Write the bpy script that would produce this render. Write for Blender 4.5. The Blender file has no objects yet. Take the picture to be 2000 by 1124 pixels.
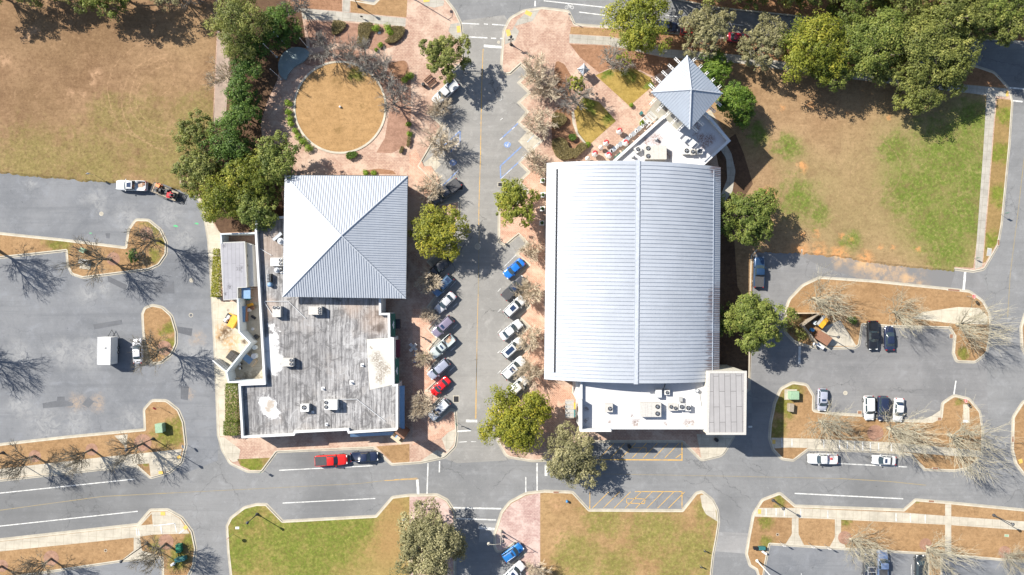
import bpy, bmesh, math, random
import numpy as np
from mathutils import Vector, Matrix
R = math.radians
random.seed(7)
rng = np.random.default_rng(11)
scene = bpy.context.scene
COL = scene.collection

# ---------------------------------------------------------------- camera, sky, sun, exposure
CAMH = 130.0
cd = bpy.data.cameras.new("camera")
cam = bpy.data.objects.new("camera", cd)
COL.objects.link(cam)
cam.location = (0, 0, CAMH)
cam.rotation_euler = (0, 0, 0)
cd.sensor_fit = 'HORIZONTAL'
cd.angle = 2 * math.atan(100.0 / CAMH)
cd.clip_start = 1.0
cd.clip_end = 3000
scene.camera = cam
SUN_EL, SUN_AZ = 40.0, (-0.857, 0.515)          # the sun stands up-left of the picture
world = bpy.data.worlds.new("World")
scene.world = world
world.use_nodes = True
wn = world.node_tree
sky = wn.nodes.new("ShaderNodeTexSky")
sky.sky_type = 'NISHITA'
sky.sun_disc = False
sky.sun_elevation = R(SUN_EL)
sky.sun_rotation = math.atan2(SUN_AZ[0], SUN_AZ[1])
bg = wn.nodes["Background"]
bg.inputs[1].default_value = 0.082
wn.links.new(sky.outputs[0], bg.inputs[0])
sl = bpy.data.lights.new("sun", 'SUN')
sl.energy = 4.9
sl.angle = R(0.5)
sl.color = (1.0, 0.94, 0.84)
so = bpy.data.objects.new("sun", sl)
COL.objects.link(so)
sd = Vector((SUN_AZ[0] * math.cos(R(SUN_EL)), SUN_AZ[1] * math.cos(R(SUN_EL)), math.sin(R(SUN_EL))))
so.rotation_euler = sd.to_track_quat('Z', 'Y').to_euler()
so.location = (-60, 40, 90)
scene.view_settings.view_transform = 'Standard'
scene.view_settings.look = 'None'
scene.view_settings.exposure = 1.13
scene.view_settings.gamma = 1.0
scene.render.engine = 'CYCLES'
scene.cycles.max_bounces = 6
scene.cycles.transparent_max_bounces = 8

# ---------------------------------------------------------------- helpers
def W(px, py, h=0.0):
    """photo pixel + real height above the ground -> world point"""
    f = 0.1 * (CAMH - h) / CAMH
    return Vector(((px - 1000) * f, (562 - py) * f, h))

def tag(o, label=None, cat=None, group=None, kind=None):
    if label: o["label"] = label
    if cat: o["category"] = cat
    if group: o["group"] = group
    if kind: o["kind"] = kind
    return o

def thing(name, loc, rz=0, label=None, cat=None, group=None):
    o = bpy.data.objects.new(name, None)
    COL.objects.link(o)
    o.empty_display_size = 0.3
    o.location = loc
    o.rotation_euler = (0, 0, rz)
    return tag(o, label, cat, group)

def copy_tree(o, parent=None):
    c = o.copy()
    COL.objects.link(c)
    if parent is not None:
        c.parent = parent
        c.matrix_parent_inverse = o.matrix_parent_inverse
    for ch in KIDS.get(o.name, []):
        copy_tree(ch, c)
        
    return c
KIDS = {}

class MB:
    def __init__(s):
        s.v, s.f = [], []
    def add(s, vs, fs):
        b = len(s.v)
        s.v += [tuple(v) for v in vs]
        s.f += [tuple(b + i for i in f) for f in fs]
        return s
    def box(s, cx, cy, z0, sx, sy, sz, rz=0, taper=1.0):
        c, n = math.cos(rz), math.sin(rz)
        vs = []
        for z, k in ((z0, 1.0), (z0 + sz, taper)):
            for x, y in ((-1, -1), (1, -1), (1, 1), (-1, 1)):
                a, b = x * sx / 2 * k, y * sy / 2 * k
                vs.append((cx + a * c - b * n, cy + a * n + b * c, z))
        return s.add(vs, [(3, 2, 1, 0), (4, 5, 6, 7), (0, 1, 5, 4), (1, 2, 6, 5), (2, 3, 7, 6), (3, 0, 4, 7)])
    def prism(s, poly, z0, z1, bottom=False):
        n = len(poly)
        area = sum(poly[i][0] * poly[(i + 1) % n][1] - poly[(i + 1) % n][0] * poly[i][1] for i in range(n))
        if area < 0: poly = poly[::-1]
        vs = [(p[0], p[1], z0) for p in poly] + [(p[0], p[1], z1) for p in poly]
        fs = [tuple(range(n, 2 * n))] + [(i, (i + 1) % n, n + (i + 1) % n, n + i) for i in range(n)]
        if bottom: fs.append(tuple(range(n - 1, -1, -1)))
        return s.add(vs, fs)
    def sheet(s, poly, z):
        n = len(poly)
        area = sum(poly[i][0] * poly[(i + 1) % n][1] - poly[(i + 1) % n][0] * poly[i][1] for i in range(n))
        if area < 0: poly = poly[::-1]
        return s.add([(p[0], p[1], z) for p in poly], [tuple(range(n))])
    def ring(s, a, b, za, zb):
        """quad strip between two loops with as many points"""
        n = len(a)
        return s.add([(p[0], p[1], za) for p in a] + [(p[0], p[1], zb) for p in b],
                     [(i, (i + 1) % n, n + (i + 1) % n, n + i) for i in range(n)])
    def tube(s, pts, rad, n=6, cap=True):
        pts = [Vector(p) for p in pts]
        b = len(s.v)
        for i, p in enumerate(pts):
            d = (pts[min(i + 1, len(pts) - 1)] - pts[max(i - 1, 0)])
            if d.length < 1e-6: d = Vector((0, 0, 1))
            d.normalize()
            u = d.cross(Vector((0.31, 0.92, 0.23)))
            if u.length < 0.1: u = d.cross(Vector((1, 0, 0)))
            u.normalize()
            w = d.cross(u)
            r = rad[i] if isinstance(rad, (list, tuple)) else rad
            for k in range(n):
                a = 2 * math.pi * k / n
                s.v.append(tuple(p + (u * math.cos(a) + w * math.sin(a)) * r))
        for i in range(len(pts) - 1):
            for k in range(n):
                s.f.append((b + i * n + k, b + i * n + (k + 1) % n, b + (i + 1) * n + (k + 1) % n, b + (i + 1) * n + k))
        if cap:
            s.f.append(tuple(b + k for k in range(n))[::-1])
            s.f.append(tuple(b + (len(pts) - 1) * n + k for k in range(n)))
        return s
    def cyl(s, cx, cy, z0, r, h, n=16, r2=None):
        return s.tube([(cx, cy, z0), (cx, cy, z0 + h)], [r, r if r2 is None else r2], n)
    def lathe(s, cx, cy, prof, n=14):
        b = len(s.v)
        for r, z in prof:
            for k in range(n):
                a = 2 * math.pi * k / n
                s.v.append((cx + r * math.cos(a), cy + r * math.sin(a), z))
        for i in range(len(prof) - 1):
            for k in range(n):
                s.f.append((b + i * n + k, b + i * n + (k + 1) % n, b + (i + 1) * n + (k + 1) % n, b + (i + 1) * n + k))
        s.f.append(tuple(b + (len(prof) - 1) * n + k for k in range(n)))
        return s
    def line(s, p, q, w, z):
        """flat painted line between two world points"""
        d = Vector((q[0] - p[0], q[1] - p[1], 0)).normalized()
        u = Vector((-d.y, d.x, 0)) * w / 2
        p, q = Vector((p[0], p[1], z)), Vector((q[0], q[1], z))
        return s.add([p - u, q - u, q + u, p + u], [(0, 1, 2, 3)])
    def build(s, name, mat, parent=None, smooth=False):
        me = bpy.data.meshes.new(name)
        me.from_pydata(s.v, [], s.f)
        me.update()
        if smooth:
            me.polygons.foreach_set("use_smooth", [True] * len(me.polygons))
        if mat: me.materials.append(mat)
        o = bpy.data.objects.new(name, me)
        COL.objects.link(o)
        if parent is not None:
            o.parent = parent
            KIDS.setdefault(parent.name, []).append(o)
        return o

def fillet(poly):
    """pixel polygon; (x, y, r) rounds that corner with radius r px"""
    n = len(poly)
    out = []
    for i in range(n):
        p = poly[i]
        if len(p) < 3:
            out.append((p[0], p[1])); continue
        a, c = Vector(poly[i - 1][:2]), Vector(poly[(i + 1) % n][:2])
        b, r = Vector(p[:2]), p[2]
        u, v = (a - b), (c - b)
        m = min(u.length, v.length) * 0.49
        u.normalize(); v.normalize()
        ang = u.angle(v)
        t = min(m, r / max(0.05, math.tan(ang / 2)))
        s, e = b + u * t, b + v * t
        k = max(3, int((math.pi - ang) / 0.22))
        for j in range(k + 1):
            q = j / k
            z = s * (1 - q) ** 2 + b * 2 * q * (1 - q) + e * q * q
            out.append((z.x, z.y))
    return out

def smooth_loop(poly, k=4):
    """closed Catmull-Rom through pixel points"""
    n = len(poly); out = []
    for i in range(n):
        p0, p1, p2, p3 = [np.array(poly[(i + d) % n][:2], float) for d in (-1, 0, 1, 2)]
        for j in range(k):
            t = j / k
            q = 0.5 * ((2 * p1) + (-p0 + p2) * t + (2 * p0 - 5 * p1 + 4 * p2 - p3) * t * t + (-p0 + 3 * p1 - 3 * p2 + p3) * t ** 3)
            out.append((q[0], q[1]))
    return out

def px2w(poly, h=0.0):
    return [tuple(W(p[0], p[1], h)[:2]) for p in poly]

def offset(poly, d):
    """offset a world loop; d > 0 goes inwards"""
    n = len(poly)
    area = sum(poly[i][0] * poly[(i + 1) % n][1] - poly[(i + 1) % n][0] * poly[i][1] for i in range(n))
    sgn = 1 if area > 0 else -1
    out = []
    for i in range(n):
        a, b, c = Vector(poly[i - 1]), Vector(poly[i]), Vector(poly[(i + 1) % n])
        u, v = b - a, c - b
        if u.length < 1e-6: u = v
        if v.length < 1e-6: v = u
        n1 = Vector((-u.y, u.x)).normalized() * sgn
        n2 = Vector((-v.y, v.x)).normalized() * sgn
        m = n1 + n2
        if m.length < 0.2: m = n1
        m.normalize()
        k = d / max(0.45, m.dot(n1))
        out.append((b.x + m.x * k, b.y + m.y * k))
    return out

# ---------------------------------------------------------------- material DSL
class G:
    def __init__(s, name, world=True):
        s.m = bpy.data.materials.new(name)
        s.m.use_nodes = True
        s.t = s.m.node_tree
        s.bsdf = s.t.nodes["Principled BSDF"]
        if world:
            s.pos = s.t.nodes.new("ShaderNodeNewGeometry").outputs["Position"]
        else:
            s.pos = s.t.nodes.new("ShaderNodeTexCoord").outputs["Object"]
    def put(s, sock, v):
        if v is None: return
        if hasattr(v, "is_output"): s.t.links.new(v, sock)
        elif isinstance(v, (tuple, list)) and len(v) == 3 and sock.type == 'RGBA': sock.default_value = (*v, 1)
        else: sock.default_value = v
    def noise(s, scale, detail=4, rough=0.6, vec=None, dist=0.0):
        n = s.t.nodes.new("ShaderNodeTexNoise")
        s.put(n.inputs["Vector"], vec or s.pos)
        n.inputs["Scale"].default_value = scale
        n.inputs["Detail"].default_value = detail
        n.inputs["Roughness"].default_value = rough
        n.inputs["Distortion"].default_value = dist
        return n.outputs["Fac"]
    def map(s, sx, sy, sz=1, rz=0, loc=(0, 0, 0), vec=None):
        n = s.t.nodes.new("ShaderNodeMapping")
        s.put(n.inputs["Vector"], vec or s.pos)
        n.inputs["Scale"].default_value = (sx, sy, sz)
        n.inputs["Rotation"].default_value = (0, 0, rz)
        n.inputs["Location"].default_value = loc
        return n.outputs[0]
    def rng(s, v, a, b, c=0.0, d=1.0):
        n = s.t.nodes.new("ShaderNodeMapRange")
        n.interpolation_type = 'SMOOTHSTEP'
        s.put(n.inputs[0], v)
        for i, x in enumerate((a, b, c, d)): s.put(n.inputs[i + 1], x)
        return n.outputs[0]
    def math(s, op, a, b=0.0):
        n = s.t.nodes.new("ShaderNodeMath"); n.operation = op
        s.put(n.inputs[0], a); s.put(n.inputs[1], b)
        return n.outputs[0]
    def mul(s, a, b): return s.math('MULTIPLY', a, b)
    def mix(s, f, a, b):
        n = s.t.nodes.new("ShaderNodeMix"); n.data_type = 'RGBA'
        s.put(n.inputs[0], f); s.put(n.inputs[6], a); s.put(n.inputs[7], b)
        return n.outputs[2]
    def warp(s, scale, amt):
        n = s.t.nodes.new("ShaderNodeTexNoise")
        s.put(n.inputs["Vector"], s.pos)
        n.inputs["Scale"].default_value = scale
        n.inputs["Detail"].default_value = 5
        n.inputs["Roughness"].default_value = 0.65
        a = s.t.nodes.new("ShaderNodeVectorMath"); a.operation = 'SUBTRACT'
        s.put(a.inputs[0], n.outputs["Color"]); a.inputs[1].default_value = (0.5, 0.5, 0.5)
        b = s.t.nodes.new("ShaderNodeVectorMath"); b.operation = 'SCALE'
        s.put(b.inputs[0], a.outputs[0]); b.inputs[3].default_value = amt
        c = s.t.nodes.new("ShaderNodeVectorMath"); c.operation = 'ADD'
        s.put(c.inputs[0], s.pos); s.put(c.inputs[1], b.outputs[0])
        return c.outputs[0]
    def blobs(s, pts, vec, soft=0.75, h=0.0):
        """patches round given photo points (px, py, radius px); 1 inside, 0 outside"""
        acc = None
        fl = s.t.nodes.new("ShaderNodeVectorMath"); fl.operation = 'MULTIPLY'
        s.put(fl.inputs[0], vec); fl.inputs[1].default_value = (1, 1, 0)
        for x, y, r in pts:
            p = W(x, y, h)
            d = s.t.nodes.new("ShaderNodeVectorMath"); d.operation = 'DISTANCE'
            s.put(d.inputs[0], fl.outputs[0]); d.inputs[1].default_value = (p.x, p.y, 0)
            f = s.rng(d.outputs["Value"], r * 0.1 * (1 - soft), r * 0.1 * (1 + soft * 0.4), 1, 0)
            acc = f if acc is None else s.math('MAXIMUM', acc, f)
        return acc
    def bump(s, h, strength=0.3, dist=0.05):
        n = s.t.nodes.new("ShaderNodeBump")
        n.inputs["Strength"].default_value = strength
        n.inputs["Distance"].default_value = dist
        s.put(n.inputs["Height"], h)
        return n.outputs[0]
    def out(s, col, rough=0.8, metal=0.0, normal=None, spec=None, coat=None, trans=None):
        b = s.bsdf.inputs
        s.put(b["Base Color"], col); s.put(b["Roughness"], rough); s.put(b["Metallic"], metal)
        if normal is not None: s.put(b["Normal"], normal)
        if spec is not None: b["Specular IOR Level"].default_value = spec
        if coat is not None: b["Coat Weight"].default_value = coat; b["Coat Roughness"].default_value = 0.08
        return s.m

def lerp(a, b, t): return tuple(x + (y - x) * t for x, y in zip(a, b))
def sc(c, k): return tuple(x * k for x in c)

def mat_plain(name, c, rough=0.6, metal=0.0, var=0.12, scale=3.0, spec=None, coat=None):
    g = G(name, world=False)
    n = g.noise(scale, 5, 0.65)
    return g.out(g.mix(g.rng(n, 0.3, 0.7), sc(c, 1 - var), sc(c, 1 + var)), rough, metal, spec=spec, coat=coat)

M = {}
def asphalt(name, c, tint, seed=0.0, streak_rz=0.0, crack=0.5, dust=None, stain=None, dark=None):
    g = G(name)
    base = g.map(1, 1, 1, 0, (seed, seed * 0.7, 0))
    n1 = g.noise(0.06, 6, 0.68, base, 0.6)
    n2 = g.noise(0.35, 6, 0.7, base, 0.5)
    n3 = g.noise(7.0, 3, 0.6)
    st = g.noise(0.5, 5, 0.7, g.map(0.06, 1.3, 1, streak_rz, (seed, 0, 0)))
    col = g.mix(g.rng(n1, 0.3, 0.7), sc(c, 0.84), tint)
    col = g.mix(g.mul(g.rng(n2, 0.5, 0.75), 0.6), col, sc(c, 1.5))
    n5 = g.noise(1.6, 5, 0.75, base, 0.8)
    col = g.mix(g.mul(g.rng(n5, 0.55, 0.72), 0.42), col, sc(c, 1.6))
    col = g.mix(g.mul(g.rng(n5, 0.45, 0.3), 0.35), col, sc(c, 0.6))
    col = g.mix(g.mul(g.rng(st, 0.5, 0.68), 0.42), col, sc(c, 0.72))
    col = g.mix(g.mul(g.rng(st, 0.48, 0.32), 0.3), col, sc(c, 1.3))
    col = g.mix(g.mul(g.rng(n2, 0.46, 0.28), 0.4), col, sc(c, 0.7))
    col = g.mix(g.mul(g.rng(n3, 0.35, 0.75), 0.22), col, sc(c, 1.5))
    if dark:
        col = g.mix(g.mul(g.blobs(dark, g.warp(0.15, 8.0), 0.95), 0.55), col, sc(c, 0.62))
    if dust:
        m = g.mul(g.blobs(dust, g.warp(0.3, 6.0), 0.95), g.rng(g.noise(0.8, 6, 0.72, base, 1.2), 0.34, 0.62))
        col = g.mix(g.mul(m, 0.5), col, (0.30, 0.30, 0.295))
    if stain:
        m = g.mul(g.blobs(stain, g.warp(0.5, 4.0), 0.9), g.rng(n5, 0.36, 0.6))
        col = g.mix(g.mul(m, 0.7), col, (0.30, 0.225, 0.16))
    vo = g.t.nodes.new("ShaderNodeTexVoronoi"); vo.feature = 'DISTANCE_TO_EDGE'
    g.put(vo.inputs["Vector"], g.warp(0.35, 3.0)); vo.inputs["Scale"].default_value = 0.11
    ck = g.mul(g.rng(vo.outputs["Distance"], 0.011, 0.0, 0, 1), g.mul(g.rng(g.noise(0.09, 2), 0.48, 0.58), crack))
    col = g.mix(ck, col, sc(c, 0.35))
    sp = g.noise(0.9, 2, 0.5, g.map(1, 1, 1, 0, (31 + seed, 4, 0)))
    col = g.mix(g.mul(g.rng(sp, 0.72, 0.78), 0.55), col, sc(c, 0.5))
    return g.out(col, 0.9, normal=g.bump(n3, 0.25, 0.03), spec=0.25)
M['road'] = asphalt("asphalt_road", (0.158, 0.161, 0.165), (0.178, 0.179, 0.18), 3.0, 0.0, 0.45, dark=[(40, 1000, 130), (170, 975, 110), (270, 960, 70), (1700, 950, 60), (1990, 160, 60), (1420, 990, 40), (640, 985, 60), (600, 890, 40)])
M['street'] = asphalt("asphalt_street", (0.205, 0.20, 0.19), (0.225, 0.218, 0.205), 9.0, R(90), 0.8)
M['lot'] = asphalt("asphalt_lot", (0.132, 0.139, 0.152), (0.168, 0.173, 0.182), 21.0, R(8), 0.25, dust=[(90, 835, 40), (150, 830, 30), (40, 790, 30), (120, 690, 30), (170, 690, 40), (165, 570, 20), (200, 560, 20), (40, 690, 24), (60, 360, 14), (260, 820, 30), (190, 390, 30), (330, 420, 30), (360, 470, 30), (380, 700, 50), (250, 430, 30)], stain=[(190, 788, 18), (385, 660, 16), (150, 788, 20), (370, 770, 10)])
M['lane'] = asphalt("asphalt_lane", (0.145, 0.147, 0.152), (0.172, 0.172, 0.173), 33.0, R(6), 0.3)
M['lot_east'] = asphalt("asphalt_lot_east", (0.15, 0.151, 0.155), (0.174, 0.173, 0.174), 45.0, R(-6), 0.4)
M['patch'] = asphalt("asphalt_patch", (0.095, 0.1, 0.112), (0.11, 0.114, 0.122), 51.0, 0, 0)
M['patch_light'] = asphalt("asphalt_patch_light", (0.2, 0.2, 0.2), (0.22, 0.215, 0.21), 61.0, 0, 0.3)

def concrete(name, c, joint=1.5, rz=0.0, stains=()):
    g = G(name)
    n1 = g.noise(0.5, 6, 0.7); n2 = g.noise(6, 4, 0.6)
    col = g.mix(g.rng(n1, 0.3, 0.7), sc(c, 0.82), sc(c, 1.1))
    col = g.mix(g.mul(g.rng(n2, 0.5, 0.8), 0.3), col, sc(c, 0.65))
    if joint:
        br = g.t.nodes.new("ShaderNodeTexBrick")
        br.offset = 0
        g.put(br.inputs["Vector"], g.map(1, 1, 1, rz))
        for k, v in (("Color1", (1, 1, 1, 1)), ("Color2", (0.93, 0.93, 0.93, 1)), ("Mortar", (0.62, 0.6, 0.57, 1))): br.inputs[k].default_value = v
        br.inputs["Scale"].default_value = 1.0; br.inputs["Mortar Size"].default_value = 0.03
        br.inputs["Brick Width"].default_value = joint; br.inputs["Row Height"].default_value = joint
        mm = g.t.nodes.new("ShaderNodeMix"); mm.data_type = 'RGBA'; mm.blend_type = 'MULTIPLY'
        mm.inputs[0].default_value = 0.8
        g.put(mm.inputs[6], col); g.put(mm.inputs[7], br.outputs["Color"]); col = mm.outputs[2]
    for sc_, sp_, am in stains:
        col = g.mix(g.mul(g.mul(g.blobs(sp_, g.warp(0.9, 2.0), 0.8), g.rng(g.noise(1.5, 5, 0.75), 0.36, 0.58)), am), col, sc_)
    return g.out(col, 0.9, spec=0.2)
M['concrete'] = concrete("concrete_walk", (0.40, 0.365, 0.30), 1.6, R(3))
M['concrete_grey'] = concrete("concrete_grey", (0.33, 0.31, 0.27), 1.5, R(5))
M['concrete_pale'] = concrete("concrete_pale", (0.44, 0.40, 0.32), 3.0, R(3), [((0.36, 0.21, 0.08), [(437, 645, 20), (450, 668, 22), (430, 660, 12), (455, 690, 14)], 0.8), ((0.07, 0.045, 0.03), [(440, 650, 12), (450, 642, 9), (432, 662, 6), (478, 668, 8), (486, 660, 7)], 0.9), ((0.12, 0.1, 0.07), [(500, 735, 16), (480, 735, 12), (495, 670, 12), (500, 600, 12), (505, 570, 14)], 0.8)])
M['kerb'] = concrete("kerb_concrete", (0.42, 0.385, 0.315), 0)
M['gutter'] = concrete("gutter_concrete", (0.33, 0.305, 0.255), 0)
M['slab_dark'] = concrete("stage_slab", (0.20, 0.245, 0.25), 0)

def pavers(name, c1, c2, rz, pale):
    g = G(name)
    br = g.t.nodes.new("ShaderNodeTexBrick")
    g.put(br.inputs["Vector"], g.map(1, 1, 1, rz))
    for k, v in (("Color1", c1), ("Color2", c2), ("Mortar", sc(c1, 0.6))): br.inputs[k].default_value = (*v, 1)
    br.inputs["Scale"].default_value = 1.0; br.inputs["Mortar Size"].default_value = 0.035
    br.inputs["Brick Width"].default_value = 0.62; br.inputs["Row Height"].default_value = 0.31
    n1 = g.noise(0.22, 6, 0.72, None, 0.4); n2 = g.noise(2.2, 5, 0.75); n3 = g.noise(4.5, 2)
    col = g.mix(g.mul(g.rng(n1, 0.42, 0.62), 0.8), br.outputs["Color"], pale)
    col = g.mix(g.mul(g.rng(n2, 0.45, 0.75), 0.5), col, sc(pale, 1.15))
    col = g.mix(g.mul(g.rng(n2, 0.45, 0.3), 0.6), col, sc(c2, 0.7))
    col = g.mix(g.mul(g.rng(n3, 0.55, 0.75), 0.25), col, sc(c1, 0.6))
    return g.out(col, 0.85, spec=0.25)
M['pavers'] = pavers("brick_pavers_pink", (0.365, 0.245, 0.185), (0.305, 0.188, 0.142), 0, (0.435, 0.33, 0.258))
M['pavers_orange'] = pavers("brick_pavers_orange", (0.43, 0.265, 0.19), (0.385, 0.22, 0.155), R(45), (0.49, 0.335, 0.255))
M['pavers_pale'] = pavers("brick_pavers_pale", (0.38, 0.265, 0.235), (0.31, 0.195, 0.175), 0, (0.45, 0.355, 0.315))

def grass(name, base, dry, green, gpts, dirt=None, dpts=None, gscale=0.5, gcut=0.46, soft=0.8, tone=None, gamt=1.0, rings=None):
    g = G(name)
    n1 = g.noise(0.09, 5, 0.65); n2 = g.noise(0.9, 6, 0.72); n3 = g.noise(4.2, 4, 0.75); n4 = g.noise(1.9, 5, 0.8)
    col = g.mix(g.rng(n1, 0.32, 0.68), base, dry)
    col = g.mix(g.mul(g.rng(n2, 0.42, 0.7), 0.45), col, sc(dry, 1.15))
    st = g.noise(0.8, 4, 0.65, g.map(0.15, 1.0, 1, R(4)))
    col = g.mix(g.mul(g.rng(st, 0.45, 0.7), 0.3), col, sc(base, 0.76))
    col = g.mix(g.mul(g.rng(n2, 0.50, 0.32), 0.5), col, sc(base, 0.78))
    s7 = g.noise(1.0, 5, 0.75, g.map(0.35, 2.2, 1, R(-5), (9, 3, 0)))
    col = g.mix(g.mul(g.rng(s7, 0.48, 0.34), 0.4), col, sc(base, 0.72))
    col = g.mix(g.mul(g.rng(s7, 0.55, 0.7), 0.3), col, sc(dry, 1.25))
    wv = g.warp(0.25, 5.0)
    if tone:
        for tc, tp, amt in tone:
            col = g.mix(g.mul(g.blobs(tp, wv, 0.9), amt), col, tc)
    if gpts:
        m = g.blobs(gpts, wv, soft)
        nz = g.noise(gscale, 8, 0.82, None, 0.3)
        f = g.rng(g.math('ADD', g.mul(m, 0.40), nz), gcut + 0.14, gcut + 0.48)
        gc = g.mix(g.rng(n4, 0.35, 0.68), sc(green, 0.7), sc(green, 1.2))
        gc = g.mix(g.mul(g.rng(n2, 0.45, 0.65), 0.4), gc, lerp(green, dry, 0.45))
        col = g.mix(g.mul(g.mul(f, g.rng(m, 0.0, 0.5)), gamt), col, gc)
    if rings:
        wr = g.warp(0.12, 2.0)
        fl = g.t.nodes.new("ShaderNodeVectorMath"); fl.operation = 'MULTIPLY'
        g.put(fl.inputs[0], wr)
        fl.inputs[1].default_value = (1, 1, 0)
        for x, y, r, w, side, tint in rings:
            p = W(x, y)
            d = g.t.nodes.new("ShaderNodeVectorMath"); d.operation = 'DISTANCE'
            g.put(d.inputs[0], fl.outputs[0]); d.inputs[1].default_value = (p.x, p.y, 0)
            e = g.math('ABSOLUTE', g.math('SUBTRACT', d.outputs["Value"], r * 0.1))
            sx = g.t.nodes.new("ShaderNodeSeparateXYZ"); g.put(sx.inputs[0], g.pos)
            half = g.rng(g.math('MULTIPLY', g.math('SUBTRACT', sx.outputs[0], p.x), side), -1.5, 1.5)
            col = g.mix(g.mul(g.mul(g.rng(e, w * 0.1, 0.0), g.rng(n4, 0.35, 0.6)), g.mul(half, 0.6)), col, sc(dry, tint))
    if dirt:
        m = g.blobs(dpts, g.warp(0.9, 2.6), 0.85)
        col = g.mix(g.mul(g.mul(m, g.rng(n2, 0.36, 0.58)), 0.85), col, dirt)
    n6 = g.noise(0.28, 6, 0.78, None, 0.6)
    col = g.mix(g.mul(g.rng(n6, 0.5, 0.66), 0.38), col, sc(base, 0.72))
    col = g.mix(g.mul(g.rng(n6, 0.46, 0.34), 0.3), col, sc(dry, 1.16))
    col = g.mix(g.mul(g.rng(n4, 0.50, 0.30), 0.55), col, sc(base, 0.55))
    col = g.mix(g.mul(g.rng(n4, 0.54, 0.74), 0.5), col, sc(dry, 1.4))
    col = g.mix(g.mul(g.rng(n3, 0.48, 0.30), 0.5), col, sc(base, 0.5))
    col = g.mix(g.mul(g.rng(n3, 0.56, 0.78), 0.35), col, sc(dry, 1.5))
    return g.out(col, 0.95, normal=g.bump(n4, 0.5, 0.1), spec=0.1)
BR, DR, GN = (0.165, 0.105, 0.052), (0.225, 0.15, 0.08), (0.115, 0.145, 0.022)
M['grass_field'] = grass("grass_field", (0.16, 0.093, 0.052), (0.262, 0.168, 0.098), (0.15, 0.14, 0.04),
    [(390, 225, 70), (330, 300, 110), (60, 330, 120), (170, 330, 120), (215, 225, 60), (370, 340, 60), (0, 320, 60), (280, 250, 90), (395, 280, 50), (330, 350, 60)],
    (0.36, 0.23, 0.14), [(52, 68, 15), (190, 145, 14), (140, 182, 9), (163, 185, 8), (12, 118, 14), (183, 160, 8), (70, 60, 12)], gamt=0.62, rings=[(330, 190, 75, 2.0, -1, 1.3), (330, 190, 62, 2.0, -1, 1.3), (330, 200, 92, 2.2, -1, 1.25), (310, 180, 100, 1.8, -1, 1.25), (300, 150, 40, 2, 1, 1.25)], tone=[((0.265, 0.19, 0.09), [(380, 90, 90), (330, 190, 110), (130, 290, 110), (260, 300, 100)], 0.3), ((0.14, 0.09, 0.045), [(60, 190, 90), (120, 100, 110), (200, 60, 120), (60, 60, 100)], 0.55), ((0.2, 0.165, 0.06), [(60, 318, 60), (330, 330, 60), (375, 260, 50), (200, 335, 60)], 0.35)])
M['grass_east'] = grass("grass_east", (0.22, 0.138, 0.075), (0.285, 0.192, 0.108), (0.098, 0.142, 0.022),
    [(1850, 300, 110), (1800, 360, 70), (1880, 420, 90), (1820, 440, 70), (1900, 240, 60), (1560, 390, 60), (1540, 290, 40), (1850, 490, 60), (1750, 290, 50), (1480, 260, 30), (1660, 470, 30), (1900, 350, 80), (1780, 380, 80), (1600, 420, 35)],
    (0.48, 0.23, 0.09), [(1527, 213, 7), (1583, 207, 8), (1570, 460, 6), (1593, 457, 9), (1645, 461, 6), (1662, 468, 7), (1719, 482, 7), (1743, 484, 6), (1793, 488, 6), (1500, 383, 18), (1567, 327, 12), (1560, 490, 22), (1600, 492, 18), (1640, 500, 22), (1690, 506, 18), (1655, 222, 5), (1735, 228, 6)], soft=0.9, tone=[((0.205, 0.175, 0.075), [(1740, 380, 170), (1800, 300, 130), (1600, 380, 100)], 0.6), ((0.14, 0.16, 0.04), [(1860, 330, 110), (1840, 430, 100), (1890, 250, 70), (1870, 490, 70), (1760, 330, 50)], 0.75), ((0.19, 0.16, 0.07), [(1560, 400, 60), (1540, 300, 50), (1640, 460, 60), (1480, 280, 40), (1750, 270, 60)], 0.5)], rings=[(1702, 338, 45, 2.0, -1, 0.62), (1700, 338, 33, 2.2, -1, 0.55), (1690, 335, 45, 2.0, 1, 0.8), (1700, 330, 58, 2.0, 1, 0.8)])
M['grass_lower_right'] = grass("grass_lower_right", (0.24, 0.15, 0.072), (0.30, 0.20, 0.10), (0.145, 0.155, 0.035),
    [(1130, 1090, 70), (1280, 1040, 80), (1360, 1080, 80), (1385, 1000, 40), (1110, 1060, 40), (1200, 1110, 60), (1180, 1010, 60), (1320, 1110, 60)], (0.35, 0.215, 0.12), [(1095, 1050, 22), (1085, 985, 16)], gamt=0.8)
M['grass_lower_left'] = grass("grass_lower_left", (0.21, 0.16, 0.055), (0.275, 0.205, 0.082), (0.115, 0.145, 0.024),
    [(640, 1040, 120), (560, 1060, 100), (470, 1080, 70), (600, 1100, 90), (700, 1020, 60), (480, 1010, 50)], tone=[((0.26, 0.155, 0.07), [(760, 1050, 70), (770, 990, 30), (480, 1015, 30)], 0.7)])
M['grass_circle'] = grass("grass_circle", (0.275, 0.168, 0.075), (0.325, 0.205, 0.098), (0.09, 0.11, 0.02), [(700, 150, 24)], (0.16, 0.1, 0.04), [(663, 255, 10), (708, 208, 6), (660, 160, 14)])
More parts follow.
